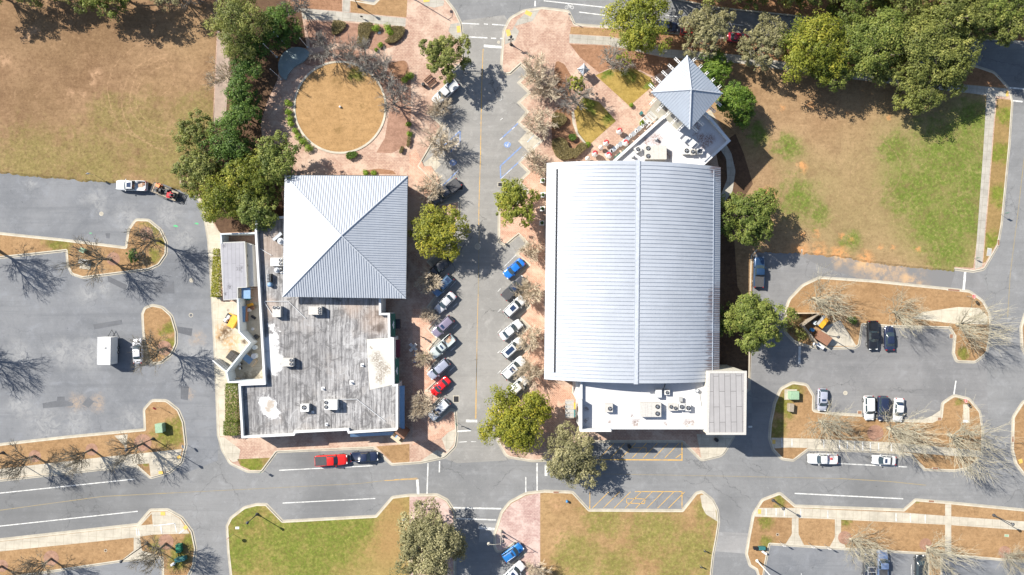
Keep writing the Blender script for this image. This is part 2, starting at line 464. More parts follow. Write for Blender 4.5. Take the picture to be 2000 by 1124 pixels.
M['grass_strip'] = grass("grass_strip", (0.235, 0.142, 0.07), (0.295, 0.188, 0.098), (0.125, 0.135, 0.025),
    [(1520, 975, 26), (1500, 1020, 20), (1497, 1060, 22), (1590, 1000, 12), (1790, 980, 12), (1650, 1015, 18), (330, 850, 40), (350, 825, 20), (300, 440, 25), (318, 470, 20), (300, 500, 20), (330, 640, 20), (335, 670, 20), (310, 1065, 25), (370, 1060, 20), (120, 470, 40), (1550, 765, 30), (1530, 800, 30), (1520, 840, 30), (1530, 780, 30), (350, 1090, 30), (280, 905, 10), (1880, 690, 20), (1870, 785, 15)])
M['grass_yellow'] = grass("grass_yellow", (0.235, 0.165, 0.045), (0.285, 0.205, 0.065), (0.08, 0.12, 0.018), [(1150, 200, 22), (1190, 230, 22), (1230, 150, 22), (1185, 145, 18), (1270, 165, 14), (1145, 282, 8)])
M['grass_green'] = grass("grass_green", (0.2, 0.14, 0.055), (0.24, 0.16, 0.07), (0.12, 0.155, 0.02), [(495, 905, 40), (1955, 300, 30), (1950, 380, 30), (1962, 230, 25), (1940, 470, 30)])
M['mulch'] = grass("mulch_bed", (0.20, 0.105, 0.06), (0.27, 0.155, 0.095), (0.1, 0.1, 0.03), None)
M['mulch_pink'] = grass("mulch_pink", (0.235, 0.135, 0.095), (0.30, 0.185, 0.135), (0.1, 0.1, 0.03), None)
M['mulch_shaded'] = grass("mulch_shaded", (0.075, 0.045, 0.03), (0.11, 0.068, 0.042), (0.1, 0.1, 0.03), None)  # mulch darkened by colour, shade of trees and hall painted in
M['forest'] = grass("forest_floor", (0.19, 0.10, 0.052), (0.25, 0.14, 0.078), (0.06, 0.07, 0.02), [(1650, 10, 60)])
M['path'] = concrete("gravel_path", (0.29, 0.225, 0.185), 0)

def paint(name, c, wear):
    g = G(name)
    n = g.noise(1.2, 6, 0.8)
    k = g.rng(n, 0.5 - wear, 0.62)
    return g.out(g.mix(g.mul(k, 0.75), c, lerp(c, (0.17, 0.17, 0.17), 0.75)), 0.8, spec=0.2)
M['paint_white'] = paint("paint_white", (0.58, 0.58, 0.56), 0.11)
M['paint_yellow'] = paint("paint_yellow", (0.52, 0.31, 0.07), 0.08)
M['paint_yellow_faded'] = paint("paint_yellow_faded", (0.27, 0.21, 0.10), 0.15)
M['paint_blue'] = paint("paint_blue", (0.15, 0.24, 0.47), 0.14)
M['paint_blue_pale'] = paint("paint_blue_pale", (0.40, 0.52, 0.62), 0.1)
M['tactile'] = mat_plain("tactile_yellow", (0.50, 0.33, 0.08), 0.8)
M['orange_stain'] = paint("rust_stain", (0.32, 0.22, 0.12), 0.2)
M['green_spray'] = paint("green_spray", (0.07, 0.40, 0.16), 0.1)
# ---------------------------------------------------------------- ground, roads, blocks
def S(name, mb, mat):
    return tag(mb.build(name, mat), kind="structure")
def sheet(name, poly, mat, z, rounded=True):
    return S(name, MB().sheet(px2w(fillet(poly) if rounded else poly), z), mat)

S("ground", MB().sheet([(-288, -700), (700, -700), (700, 700), (-288, 700)], -0.06), M['grass_field'])
sheet("road", [(-290, -75), (2250, -75), (2250, 1240), (-290, 1240)], M['road'], 0.0)
sheet("parking_lot", [(-288, 320), (380, 350), (440, 400), (425, 900), (360, 925), (290, 880), (-288, 980)], M['lot'], 0.004)
sheet("parking_lot", [(-288, 1100), (370, 1060), (375, 1800), (-288, 1238)], M['lot'], 0.004)
sheet("parking_lot", [(1470, 1020), (2248, 1090), (2248, 1238), (1480, 1238)], M['lot'], 0.004)
sheet("parking_lot", [(1462, 480), (1560, 470), (1900, 505), (1925, 560), (1930, 860), (1470, 900)], M['lot_east'], 0.004)
sheet("street", [(906, 40), (985, 30), (1050, 130), (1050, 890), (985, 900), (893, 905), (820, 880), (820, 150)], M['street'], 0.005)

def block(base_name, base_mat, poly, kerb_w=0.22, gutter=0.34, zt=0.15):
    w = px2w(fillet(poly))
    area = sum(w[i][0] * w[(i + 1) % len(w)][1] - w[(i + 1) % len(w)][0] * w[i][1] for i in range(len(w)))
    if area < 0: w = w[::-1]
    inn = offset(w, kerb_w)
    S(base_name, MB().sheet(inn, zt - 0.012), base_mat)
    k = MB().ring(w, w, 0.0, zt)
    k.ring(w, inn, zt, zt + 0.004)
    k.ring(inn, inn, zt + 0.004, zt - 0.03)
    k.build("kerb", M['kerb'])["kind"] = "structure"
    if gutter:
        S("gutter", MB().ring(offset(w, -gutter), w, 0.012, 0.016), M['gutter'])

# left block: plaza, hip-roofed restaurant block
zig = []
west = [(903, 78, 8), (905, 120), (885, 138, 3), (842, 227), (864, 246), (818, 325), (860, 364), (836, 388), (858, 400), (897, 392, 4), (897, 428, 4),
        (880, 440, 3), (838, 470), (858, 490), (836, 512), (856, 532), (836, 552), (855, 574), (836, 600), (855, 622), (836, 642), (855, 662), (835, 683), (855, 703),
        (835, 725), (855, 743), (834, 762), (862, 774), (836, 804), (852, 824, 4), (880, 800, 6), (889, 803, 4)]
block("plaza", M['pavers'], [(-300, -60), (640, -60), (640, -8), (731, 9, 4), (752, -12), (845, -30), (868, -4, 10), (888, 22, 20), (900, 47, 20)] + west +
      [(892, 849, 15), (889, 872, 15), (868, 893, 15), (822, 903, 10), (765, 907, 8), (730, 874, 3), (540, 882, 6), (511, 921, 6), (484, 921, 12), (450, 905, 14), (435, 879, 14),
       (427, 850, 4), (421, 700, 20), (414, 560, 20), (408, 470, 20), (397, 405, 15), (383, 378, 15), (350, 366, 20), (300, 358), (200, 352), (130, 345), (0, 333), (-300, 318)])
L1, L2, L3, L4 = 0.143, 0.147, 0.151, 0.155
LAYER = {1: 0.1425, 2: 0.1465, 3: 0.1505, 4: 0.1545}
def lay(name, poly, mat, k, smooth=False):
    p = smooth_loop(poly) if smooth else fillet(poly)
    return S(name, MB().sheet(px2w(p), LAYER[k]), M[mat])
lay("lawn", [(-298, -58), (420, -58), (424, 60, 10), (420, 150, 20), (416, 245, 10), (380, 300), (352, 330), (351, 364), (300, 356), (200, 350), (130, 343), (0, 331), (-298, 317)], 'grass_field', 1)
lay("mulch_bed", [(423, -58), (636, -58), (636, -6), (668, 2), (668, 22), (588, 17), (600, 95), (570, 92), (548, 115), (543, 155), (522, 200), (510, 240), (515, 300), (545, 340), (556, 420), (500, 452), (430, 456), (404, 405, 10), (388, 377, 10), (354, 364), (353, 330), (380, 300), (416, 245), (424, 150), (426, 60)], 'mulch_shaded', 2)
lay("path", [(426, 60), (446, 75), (449, 120), (445, 180), (441, 242), (418, 244), (422, 150)], 'path', 3)
lay("sidewalk", [(588, 17), (675, 25), (793, 37), (792, 53), (690, 43), (592, 38)], 'concrete_grey', 3)
lay("sidewalk", [(670, -2), (684, 0), (683, 25), (669, 24)], 'concrete_grey', 4)
lay("mulch_bed", [(685, -5), (728, 11), (756, -10), (797, -20), (794, 35), (685, 25)], 'grass_strip', 1)
lay("mulch_bed", [(560, -8), (668, -2), (668, 23), (600, 17), (560, 12)], 'mulch', 3)
lay("mulch_bed", [(598, 41), (690, 46), (791, 56), (786, 76, 12), (768, 92, 10), (735, 101, 8), (716, 96, 10), (660, 85, 10), (606, 94)], 'mulch_pink', 1)
lay("mulch_bed", [(756, 124, 8), (795, 118, 10), (803, 150, 10), (803, 220), (800, 282, 8), (765, 300, 10), (735, 299), (752, 270), (760, 220), (757, 170)], 'mulch_pink', 1)
lay("mulch_bed", [(757, 124, 8), (793, 118, 10), (800, 150, 10), (790, 162), (765, 150)], 'mulch', 2)
lay("mulch_bed", [(708, 340), (715, 333, 6), (740, 330, 8), (768, 334, 6), (774, 341)], 'mulch', 1)
lay("mulch_bed", [(590, 118), (635, 100), (690, 98), (740, 120), (762, 160), (755, 190), (735, 150), (700, 128), (655, 120), (610, 130)], 'mulch_pink', 4, True)
def circle(cx, cy, r, n=64): return [(cx + r * math.cos(2 * math.pi * i / n), cy + r * math.sin(2 * math.pi * i / n)) for i in range(n)]
S("lawn", MB().sheet(px2w(circle(664.5, 210.5, 87)), 0.19), M['grass_circle'])
o_, i_ = px2w(circle(664.5, 210.5, 91)), px2w(circle(664.5, 210.5, 87))
tag(MB().ring(o_, o_, 0.1, 0.24).ring(o_, i_, 0.24, 0.244).ring(i_, i_, 0.244, 0.15).build("kerb", M['kerb']), kind="structure")
lay("stage_apron", [(597, 112), (606, 122), (585, 140, 8), (568, 160), (548, 200), (535, 250), (520, 300), (512, 290), (523, 235), (540, 185), (560, 145)], 'pavers', 3)
# west walk and service yard slab
lay("sidewalk", [(386, 383, 6), (400, 400), (424, 448), (432, 456), (433, 590), (512, 590), (516, 748), (466, 748), (466, 770), (440, 760), (440, 852), (430, 852), (423, 700), (416, 560), (410, 470), (400, 405)], 'concrete_pale', 3)
lay("sidewalk", [(429, 853), (440, 855), (470, 878), (466, 900, 3), (455, 903), (442, 890, 6), (436, 878)], 'concrete', 2)
lay("sidewalk", [(889, 838), (876, 844), (863, 857), (873, 884), (886, 868, 6), (889, 850)], 'concrete', 2)
lay("sidewalk", [(853, 879), (872, 886), (862, 895), (822, 900)], 'concrete', 2)
lay("lawn", [(464, 897), (529, 894), (511, 918), (490, 918), (470, 909)], 'grass_green', 2)
lay("lawn", [(735, 872), (800, 867), (800, 902), (767, 904)], 'grass_strip', 2)
lay("sidewalk", [(842, 325), (819, 326), (838, 346), (856, 362), (860, 354)], 'pavers_orange', 1)
lay("sidewalk", [(800, 300), (812, 290), (850, 372), (835, 390), (800, 342)], 'pavers_orange', 2)
lay("sidewalk", [(806, 604), (832, 604), (854, 624), (838, 643), (853, 662), (838, 683), (853, 703), (838, 725), (853, 743), (836, 762), (858, 775), (838, 804), (850, 826), (878, 803), (888, 806), (888, 836), (862, 856), (806, 870)], 'pavers_orange', 1)
lay("sidewalk", [(821, -5), (868, 2), (866, 12), (848, 16), (830, 12)], 'concrete_grey', 2)
lay("sidewalk", [(880, 48), (897, 45), (902, 78), (890, 78), (876, 62)], 'concrete_grey', 2)

# right block: barrel-roofed hall, corner cafe, east lawn
east = [(979, 135), (983, 145, 4), (996, 144, 4), (1017, 125), (1034, 143), (1014, 162), (1035, 182), (1014, 201), (1031, 219), (1013, 240), (1031, 256), (1058, 276), (1014, 318), (1034, 337), (1014, 356), (1032, 374), (1006, 400, 4),
        (975, 402, 5), (975, 472), (986, 480, 3), (1013, 457), (1031, 476), (1010, 497), (1034, 518), (1012, 538), (1034, 558), (1012, 578), (1034, 598), (1012, 618), (1034, 638), (1012, 658), (1034, 678), (1012, 698), (1034, 718), (1012, 740), (1030, 758), (1005, 782, 5), (975, 782, 8)]
block("plaza", M['pavers'], [(1189, 54), (1152, 51), (1122, 49, 4), (1110, 23, 6), (1060, 17, 20), (1023, 22, 20), (996, 37, 20), (984, 62, 12)] + east +
      [(972, 860, 18), (990, 892, 18), (1040, 900, 20), (1120, 897, 10), (1152, 862, 4), (1333, 862, 4), (1370, 899, 10), (1411, 889, 20), (1433, 852, 15), (1436, 780), (1463, 760, 5), (1466, 560), (1468, 500, 8), (1480, 488, 6),
       (1567, 490, 20), (1640, 498), (1750, 514), (1868, 526, 4), (1900, 530), (1921, 526, 10), (1948, 480, 12), (1955, 440), (1961, 380), (1970, 287), (1976, 200, 4), (1969, 172, 12), (1940, 142, 16), (1875, 121, 6), (1740, 106), (1600, 88), (1433, 76), (1300, 64)])
lay("lawn", [(1262, 60), (1433, 79), (1600, 91), (1740, 109), (1870, 123), (1938, 144, 14), (1965, 173), (1962, 190), (1926, 187), (1920, 300), (1908, 460), (1900, 524), (1868, 522), (1750, 510), (1640, 495), (1567, 487), (1484, 489), (1470, 500), (1464, 740), (1408, 720), (1404, 330), (1425, 280), (1405, 240), (1300, 110)], 'grass_east', 1)
lay("sidewalk", [(1112, 68), (1190, 73), (1300, 97), (1440, 108), (1600, 132), (1870, 165), (1965, 174), (1964, 190), (1925, 187), (1870, 180), (1600, 148), (1440, 124), (1300, 113), (1190, 89), (1112, 85)], 'concrete_grey', 3)
lay("sidewalk", [(1926, 184), (1944, 186), (1931, 350), (1917, 521), (1903, 526), (1906, 480), (1919, 300)], 'concrete_grey', 4)
lay("lawn", [(1946, 193), (1974, 196), (1968, 290), (1953, 440), (1946, 476, 8), (1924, 512), (1919, 515), (1929, 400), (1941, 250)], 'grass_green', 2)
lay("mulch_bed", [(1950, 150), (1905, 132), (1872, 124), (1740, 109), (1600, 91), (1433, 79), (1262, 60), (1270, 84), (1300, 96), (1440, 107), (1600, 131), (1870, 164), (1960, 172)], 'forest', 2)
lay("mulch_bed", [(1115, 53), (1189, 57), (1262, 62), (1272, 84), (1190, 72), (1113, 67)], 'grass_strip', 2)
lay("mulch_bed", [(1113, 87), (1190, 90), (1290, 112), (1330, 118), (1296, 140), (1276, 150), (1250, 138), (1195, 132), (1170, 143), (1132, 112)], 'mulch', 2)
lay("lawn", [(1163, 148), (1190, 136), (1235, 133), (1270, 152), (1277, 167), (1229, 208)], 'grass_yellow', 3)
lay("lawn", [(1121, 218, 5), (1138, 190), (1170, 200), (1203, 237), (1149, 285), (1129, 261, 10)], 'grass_yellow', 3)
lay("mulch_bed", [(1078, 292, 8), (1077, 237), (1091, 205, 10), (1117, 218), (1119, 240), (1128, 262), (1147, 287), (1121, 312), (1094, 311, 6)], 'mulch', 2)
lay("walk_edge", [(1116, 219), (1121, 218), (1122, 240), (1131, 262), (1150, 285), (1147, 288), (1126, 264), (1118, 242)], 'concrete', 3)
lay("mulch_bed", [(1086, 118, 6), (1102, 126, 8), (1119, 155, 10), (1112, 200, 10), (1088, 190, 8), (1081, 150, 8)], 'mulch', 2)
lay("sidewalk", [(1000, 60), (1011, 40), (1030, 24), (1054, 20), (1040, 42), (1005, 52), (1014, 62), (1006, 80), (986, 88), (987, 62)], 'concrete_grey', 2)
lay("sidewalk", [(1040, 330), (1062, 345), (1062, 740), (1118, 760), (1134, 845), (1050, 845), (1050, 760), (1040, 740), (1020, 740), (1036, 718), (1018, 698), (1036, 678), (1018, 658), (1036, 638), (1018, 618), (1036, 598), (1018, 578), (1036, 558), (1018, 538), (1036, 518), (1016, 498), (1036, 476), (1016, 456), (988, 476), (978, 470), (978, 406), (1008, 404), (1038, 374), (1020, 356)], 'pavers_orange', 2)
lay("sidewalk", [(1360, 848), (1435, 848), (1410, 887), (1370, 898)], 'concrete', 2)
lay("mulch_bed", [(1398, 300), (1425, 270), (1436, 262), (1452, 300), (1470, 360), (1430, 420), (1440, 560), (1462, 600), (1462, 735), (1404, 735), (1404, 330)], 'mulch_shaded', 2)
lay("sidewalk", [(1418, 283), (1428, 300, 20), (1436, 335, 20), (1430, 375, 20), (1412, 400), (1408, 380), (1420, 350, 20), (1418, 310, 20), (1406, 292)], 'concrete_grey', 3)
lay("sidewalk", [(1370, 225), (1388, 215), (1412, 262), (1400, 262)], 'concrete_pale', 3)
# forest floor beyond the top road
block("forest_floor", M['forest'], [(1280, -60), (1303, -3), (1404, 17, 20), (1540, 31), (1740, 55), (1890, 77, 20), (2300, 100), (2300, -60)], gutter=0)
# islands of the east lot
block("lawn", M['grass_strip'], [(1534, 607, 10), (1542, 585, 25), (1568, 558, 25), (1600, 543, 20), (1703, 550), (1850, 565), (1893, 570, 15), (1918, 588, 20), (1931, 611, 20), (1934, 645, 20), (1926, 690, 15), (1904, 707, 10), (1868, 706, 8), (1862, 690), (1865, 657), (1855, 640), (1737, 637), (1683, 633, 4), (1677, 674, 5), (1669, 679, 4), (1630, 680), (1584, 678, 6), (1552, 668, 15), (1534, 650, 12)])
block("lawn", M['grass_strip'], [(1503, 856, 8), (1505, 828, 10), (1513, 788, 15), (1525, 760, 15), (1548, 748, 12), (1575, 752, 10), (1588, 774, 10), (1587, 803, 6), (1628, 809), (1686, 812), (1740, 822), (1820, 824), (1838, 815), (1841, 788, 8), (1863, 773, 12), (1892, 780, 12), (1913, 805, 14), (1918, 840, 10), (1917, 892, 12), (1890, 914, 14), (1864, 919, 6), (1806, 917, 4), (1778, 888), (1744, 883), (1578, 877, 3), (1549, 899, 4), (1527, 896, 8), (1510, 878, 10)])
block("lawn", M['grass_strip'], [(2080, 770), (1999, 784, 15), (1979, 815, 12), (1977, 879, 12), (1984, 906, 14), (2002, 929, 10), (2080, 940)])
block("lawn", M['grass_strip'], [(2080, 600), (2003, 610, 10), (1994, 640, 10), (1996, 680, 10), (2010, 705, 10), (2080, 710)])
LAYER[5] = 0.1585
lay("sidewalk", [(1870, 600), (1912, 602), (1928, 618), (1928, 634), (1866, 633), (1780, 622), (1800, 610)], 'concrete_pale', 1)
lay("sidewalk", [(1607, 640), (1640, 625), (1672, 676), (1587, 676)], 'concrete', 1)
lay("sidewalk", [(1506, 855), (1590, 857), (1740, 864), (1850, 874), (1914, 880), (1914, 893), (1850, 890), (1740, 881), (1578, 875), (1540, 874), (1510, 876)], 'concrete', 1)
lay("mulch_bed", circle(1709, 846, 16, 20), 'mulch_pink', 2)
lay("sidewalk", [(1740, 824), (1820, 826), (1838, 818), (1838, 800), (1820, 812), (1800, 820)], 'concrete', 1)
lay("sidewalk", [(1880, 790), (1892, 790), (1893, 826), (1881, 826)], 'concrete_pale', 1)
# lower right block with its own lot
block("lawn", M['grass_strip'], [(1463, 1050, 10), (1472, 1004, 15), (1489, 977, 12), (1523, 964, 6), (1552, 989, 3), (1765, 997, 3), (1788, 977, 4), (1858, 983), (2000, 997), (2200, 1010), (2200, 1108), (2000, 1096), (1838, 1083), (1838, 1200), (1812, 1200), (1812, 1081), (1640, 1071), (1502, 1062, 2), (1494, 1100), (1487, 1140), (1478, 1112), (1465, 1104, 6), (1458, 1082, 8)])
lay("sidewalk", [(1474, 992), (1552, 992), (1764, 1001), (1850, 1008), (2198, 1032), (2198, 1050), (1850, 1025), (1600, 1013), (1474, 1009)], 'concrete', 1)
for x0, x1, x2, x3, y0, y1 in ((1546, 1559, 1570, 1532, 1012, 1065), (1630, 1642, 1652, 1618, 1014, 1071), (1845, 1857, 1857, 1845, 985, 1085)):
    lay("sidewalk", [(x0, y0), (x1, y0), (x1, y1 - 22, 8), (x2, y1), (x3, y1), (x0, y1 - 22, 8)], 'concrete', 2)
for x, y, r in ((1649, 1050, 13), (1807, 1063, 12), (1961, 1078, 12)): lay("mulch_bed", circle(x, y, r, 20), 'mulch_pink', 3)
# lawn blocks along the bottom
block("lawn", M['grass_lower_right'], [(967, 1068, 4), (967, 1041, 15), (980, 1001, 20), (996, 981, 18), (1028, 964, 20), (1064, 960), (1118, 962, 8), (1150, 997, 4), (1333, 998, 4), (1360, 964, 4), (1371, 961, 6), (1391, 977, 14), (1401, 997, 10), (1403, 1021, 8), (1399, 1048, 30), (1392, 1085), (1380, 1200), (1003, 1200), (1003, 1140), (1025, 1120), (1004, 1100), (1025, 1080), (1006, 1059), (982, 1077, 4), (971, 1077, 5)])
lay("sidewalk", [(969, 1068), (970, 1041, 15), (982, 1003, 20), (998, 984, 18), (1028, 968, 20), (1055, 963), (1055, 1198), (1006, 1198), (1006, 1141), (1027, 1120), (1006, 1100), (1027, 1080), (1007, 1057), (982, 1075, 4), (972, 1074, 5)], 'pavers_pale', 2)
lay("sidewalk", [(1367, 967, 3), (1380, 966), (1396, 985, 6), (1400, 1018), (1378, 1004, 8), (1371, 990)], 'concrete', 2)
block("lawn", M['grass_lower_left'], [(444, 1028, 6), (452, 1012, 10), (478, 992, 14), (501, 986, 10), (520, 986, 4), (552, 1019, 3), (735, 1009, 3), (767, 972, 4), (799, 968), (853, 967, 12), (873, 977, 10), (888, 1000, 12), (888, 1200), (456, 1200), (452, 1124), (447, 1080)])
lay("sidewalk", [(800, 970), (853, 970, 12), (871, 979, 10), (885, 1002, 12), (885, 1198), (800, 1198)], 'pavers_pale', 2)
# left strips
block("lawn", M['grass_strip'], [(-300, 905), (0, 869), (135, 854), (284, 840, 2), (282, 800, 8), (297, 783, 10), (325, 783, 14), (348, 801, 16), (358, 825, 12), (363, 869, 15), (355, 903, 14), (331, 923, 12), (294, 933, 6), (267, 909, 3), (0, 938), (-300, 970)])
lay("sidewalk", [(-298, 948), (0, 916), (245, 888), (290, 884), (356, 877), (352, 903, 12), (330, 920, 10), (295, 930), (292, 905), (268, 907), (0, 935), (-298, 966)], 'concrete', 1)
lay("sidewalk", [(224, 851), (250, 848), (247, 888), (243, 870)], 'concrete', 2)
for x, y, r in ((69, 891, 12), (180, 878, 12), (280, 865, 17)): lay("mulch_bed", circle(x, y, r, 20), 'mulch_pink', 3)
block("lawn", M['grass_strip'], [(-300, 1095), (0, 1055), (270, 1025, 3), (294, 997, 4), (328, 996, 14), (355, 1011, 14), (375, 1038, 12), (382, 1072, 12), (378, 1104, 12), (365, 1130), (345, 1200), (322, 1200), (318, 1088, 3), (240, 1095), (84, 1118), (-300, 1170)])
lay("sidewalk", [(-298, 1100), (0, 1058), (268, 1028), (297, 1000), (328, 999, 12), (352, 1013, 10), (371, 1042), (300, 1044), (262, 1050), (0, 1077), (-298, 1120)], 'concrete', 1)
lay("lawn", [(276, 1026), (297, 1003), (299, 1024)], 'grass_strip', 2)
lay("sidewalk", [(262, 1048), (274, 1047), (278, 1075), (312, 1086), (240, 1093), (262, 1075)], 'concrete', 2)
for x, y, r in ((101, 1090, 15), (325, 1058, 15), (5, 1105, 12)): lay("mulch_bed", circle(x, y, r, 20), 'mulch_pink', 3)
block("lawn", M['grass_strip'], [(-300, 425), (0, 457), (125, 470), (247, 485, 3), (252, 450, 10), (266, 430, 8), (291, 431, 12), (314, 450, 14), (325, 474, 12), (324, 497, 12), (310, 517, 10), (290, 526, 14), (162, 542, 10), (141, 535, 8), (133, 518, 8), (131, 489, 2), (0, 503), (-300, 530)])
lay("mulch_bed", circle(222, 506, 13, 20), 'mulch_pink', 1)
lay("mulch_bed", circle(287, 457, 13, 20), 'mulch_pink', 1)
block("lawn", M['grass_strip'], [(279, 614, 8), (284, 602, 8), (298, 597, 10), (317, 601, 14), (335, 617, 18), (344, 648, 18), (344, 672, 16), (335, 692, 12), (315, 708, 10), (298, 710, 6), (286, 690, 14), (281, 650)])
lay("mulch_bed", circle(322, 680, 14, 20), 'mulch_pink', 1)

# asphalt repairs, wheel-washed dirt, pads
for poly, m in (([(182, 634), (238, 625), (239, 634), (184, 644)], 'patch'), ([(353, 755), (369, 756), (367, 782), (353, 780)], 'patch'),
                ([(210, 539), (248, 557), (246, 568), (211, 550)], 'patch'), ([(300, 552), (339, 547), (341, 574), (303, 573)], 'patch'),
                ([(346, 638), (376, 642), (374, 657), (347, 650)], 'patch'), ([(83, 788), (111, 783), (112, 775), (126, 775), (127, 782), (144, 788), (142, 793), (84, 798)], 'patch'),
                ([(160, 790), (172, 776), (184, 785), (173, 797)], 'patch'), ([(99, 519), (112, 518), (112, 528), (101, 529)], 'patch'), ([(206, 456), (215, 456), (214, 466), (208, 466)], 'patch'),
                ([(1402, 1039), (1462, 1042), (1458, 1082), (1396, 1077)], 'patch_light'), ([(972, 1022), (968, 1060), (935, 1060), (938, 1022)], 'patch_light')):
    sheet("asphalt_patch", poly, M[m], 0.009)
gd = G("driveway_dirt")
nn = gd.rng(gd.noise(0.35, 5, 0.7), 0.38, 0.66)
M['dirt_drive'] = gd.out(gd.mix(gd.mul(nn, gd.blobs([(1735, 528, 48), (1690, 512, 34), (1640, 503, 28), (1780, 545, 30), (1570, 492, 20)], gd.warp(0.25, 4.0), 0.95)), (0.15, 0.149, 0.15), (0.42, 0.28, 0.155)), 0.95, spec=0.1)
sheet("dirt_on_drive", [(1545, 488), (1640, 496), (1750, 512), (1868, 524), (1855, 566), (1700, 552), (1600, 520)], M['dirt_drive'], 0.008)
for poly in ([(1031, 256), (1057, 276), (1032, 297), (1012, 276)], [(845, 305), (862, 321), (838, 346), (819, 325)]):
    sheet("access_pad", poly, M['concrete'], 0.012)

def verge(name, pts, mat, seed, inn=7, out=6.0, nx=0, ny=1):
    rs = random.Random(seed); mb = MB(); A, B, C = [], [], []
    dense = []
    for (x0, y0), (x1, y1) in zip(pts, pts[1:]):
        n = max(2, int(math.hypot(x1 - x0, y1 - y0) / 3))
        dense += [(x0 + (x1 - x0) * k / n, y0 + (y1 - y0) * k / n) for k in range(n)]
    lo = 0
    for x, y in dense:
        lo = lo * 0.6 + rs.uniform(-1, 1) * 1.6
        j = out + lo
        A.append(W(x - nx * inn, y - ny * inn)); B.append(W(x + nx * j * .4, y + ny * j * .4)); C.append(W(x + nx * j, y + ny * j))
    n = len(dense)
    mb.add([(p.x, p.y, .15) for p in A] + [(p.x, p.y, .166) for p in B] + [(p.x, p.y, .012) for p in C], [(r * n + i, (r + 1) * n + i, (r + 1) * n + i + 1, r * n + i + 1) for r in range(2) for i in range(n - 1)])
    S(name, mb, M[mat])
verge("grass_verge", [(-200, 325), (0, 333), (130, 345), (200, 352), (300, 358), (350, 366), (383, 378)], 'grass_field', 1)
verge("dirt_verge", [(1567, 490), (1640, 498), (1750, 514), (1866, 526)], 'grass_east', 2, out=5.5)
verge("dirt_verge", [(1478, 489), (1567, 490)], 'grass_east', 3, out=5)

# tactile plates at the ramps
tp = MB()
for cx, cy, w, h, a in ((833, 2, 12, 6, 8), (896, 58, 7, 13, 5), (1032, 27, 13, 8, -25), (993, 65, 8, 13, 15), (315, 923, 9, 6, 0), (350, 893, 7, 6, 30), (319, 1003, 9, 7, 0), (363, 1030, 8, 7, 40), (1966, 184, 5, 10, 0), (1511, 863, 6, 8, 0), (1483, 999, 6, 9, 0), (1992, 901, 8, 8, 20), (287, 460, 0.1, 0.1, 0)):
    p = W(cx, cy); tp.box(p.x, p.y, 0.15, w * 0.1, h * 0.1, 0.014, R(a))
S("tactile_paving", tp, M['tactile'])

# ---------------------------------------------------------------- painted markings
ZM = 0.014
def lines(name, mat, segs, z=ZM):
    mb = MB()
    for s in segs:
        w = s[-1] * 0.1
        pts = [W(s[i], s[i + 1]) for i in range(0, len(s) - 1, 2)]
        for a, b in zip(pts, pts[1:]): mb.line(a, b, w, z)
    S(name, mb, M[mat])
ws = [(902, 46, 936, 47.5, 2), (945, 47, 953, 48, 2), (961, 48, 988, 50, 2), (905, 72, 952, 74.5, 2.4), (959, 75, 969, 75.5, 2.2), (977, 75.5, 983, 76, 2.2), (945, 90, 983, 93, 5),
      (1045.5, 2, 1045, 13, 3), (1062, 2, 1202, 17, 2), (1131, 24, 1202, 33, 2), (1300, 30, 1330, 34, 2), (1418, 46, 1452, 50, 2),
      (-100, 974, 264, 936, 1.9), (-100, 1039, 0, 1028, 269, 999, 1.9), (545, 919, 728, 910, 1.9), (552, 983, 733, 974, 1.9), (815, 937, 817, 967, 5), (836, 905, 834, 965, 2.4), (858.7, 901, 858, 923, 2.4),
      (885, 992, 979, 994, 3), (891, 1013, 969, 1016, 2.6), (935, 1031, 966, 1034, 5), (1049, 905, 1049, 959, 2.6), (1027, 932, 1027, 962, 2.2), (1066.6, 908, 1066.6, 930, 5.5),
      (910, 822.5, 932, 823, 5), (893, 843, 920, 841, 3), (896, 864, 912, 863, 1.2), (920, 863, 930, 863, 1), (1552, 964, 1764, 974.6, 2.2), (1635, 905.6, 1772, 912.5, 2),
      (1885, 532, 1882, 567, 4.6), (1867, 744, 1863, 771, 2.6), (1562, 677, 1561, 711, 4.6), (1971.6, 172, 2040, 177, 3), (1978, 197, 1997, 199, 3), (1780, 1103, 1779, 1200, 1), (1565, 1120, 1562, 1200, 1),
      (1461, 834, 1469, 834, 3.5)]
for k in range(9):
    y = 537 + 40 * k
    if k < 7: ws.append((972, y + 33, 978, y + 27, 1.2))
for x, y in ((978, 195), (979, 233)): ws.append((x - 2, y + 2, x + 3, y - 2, 1.2))
ws.append((985, 521, 1009, 497, 1.2))
for a in ((884, 225, 898, 212), (879, 562, 890, 550), (885, 600, 893, 593), (885, 642, 893, 634), (880, 686, 890, 677), (878, 725, 888, 716), (876, 765, 886, 757)): ws.append((*a, 1.2))
lines("road_marking", 'paint_white', ws)
lines("sidewalk_stripe", 'paint_white', [(x, y, x + 0.3, y + h, 2) for x, y, h in ((1495.5, 993, 15), (1515, 993, 15), (1531, 993, 15), (1563, 994, 17), (1616, 997, 16), (1749, 1002, 16), (1777, 1003, 17), (1806, 1005, 16), (1608, 859, 16), (1639, 860, 16), (1654, 861, 16), (1668, 862, 16), (1684, 863, 17), (1699, 864, 17), (1715, 865, 16), (1740, 866, 15))]
      + [(267, 1032, 269, 1047, 2), (271, 1032, 273, 1046, 1.6), (300, 1027, 342, 1022, 2.2), (342, 1022, 346, 1040, 2.2), (315, 1028, 317, 1042, 2.2), (350, 1042, 361, 1034, 3), (1526, 855, 1527, 873, 2.5), (1546, 857, 1546, 874, 2)], 0.163)
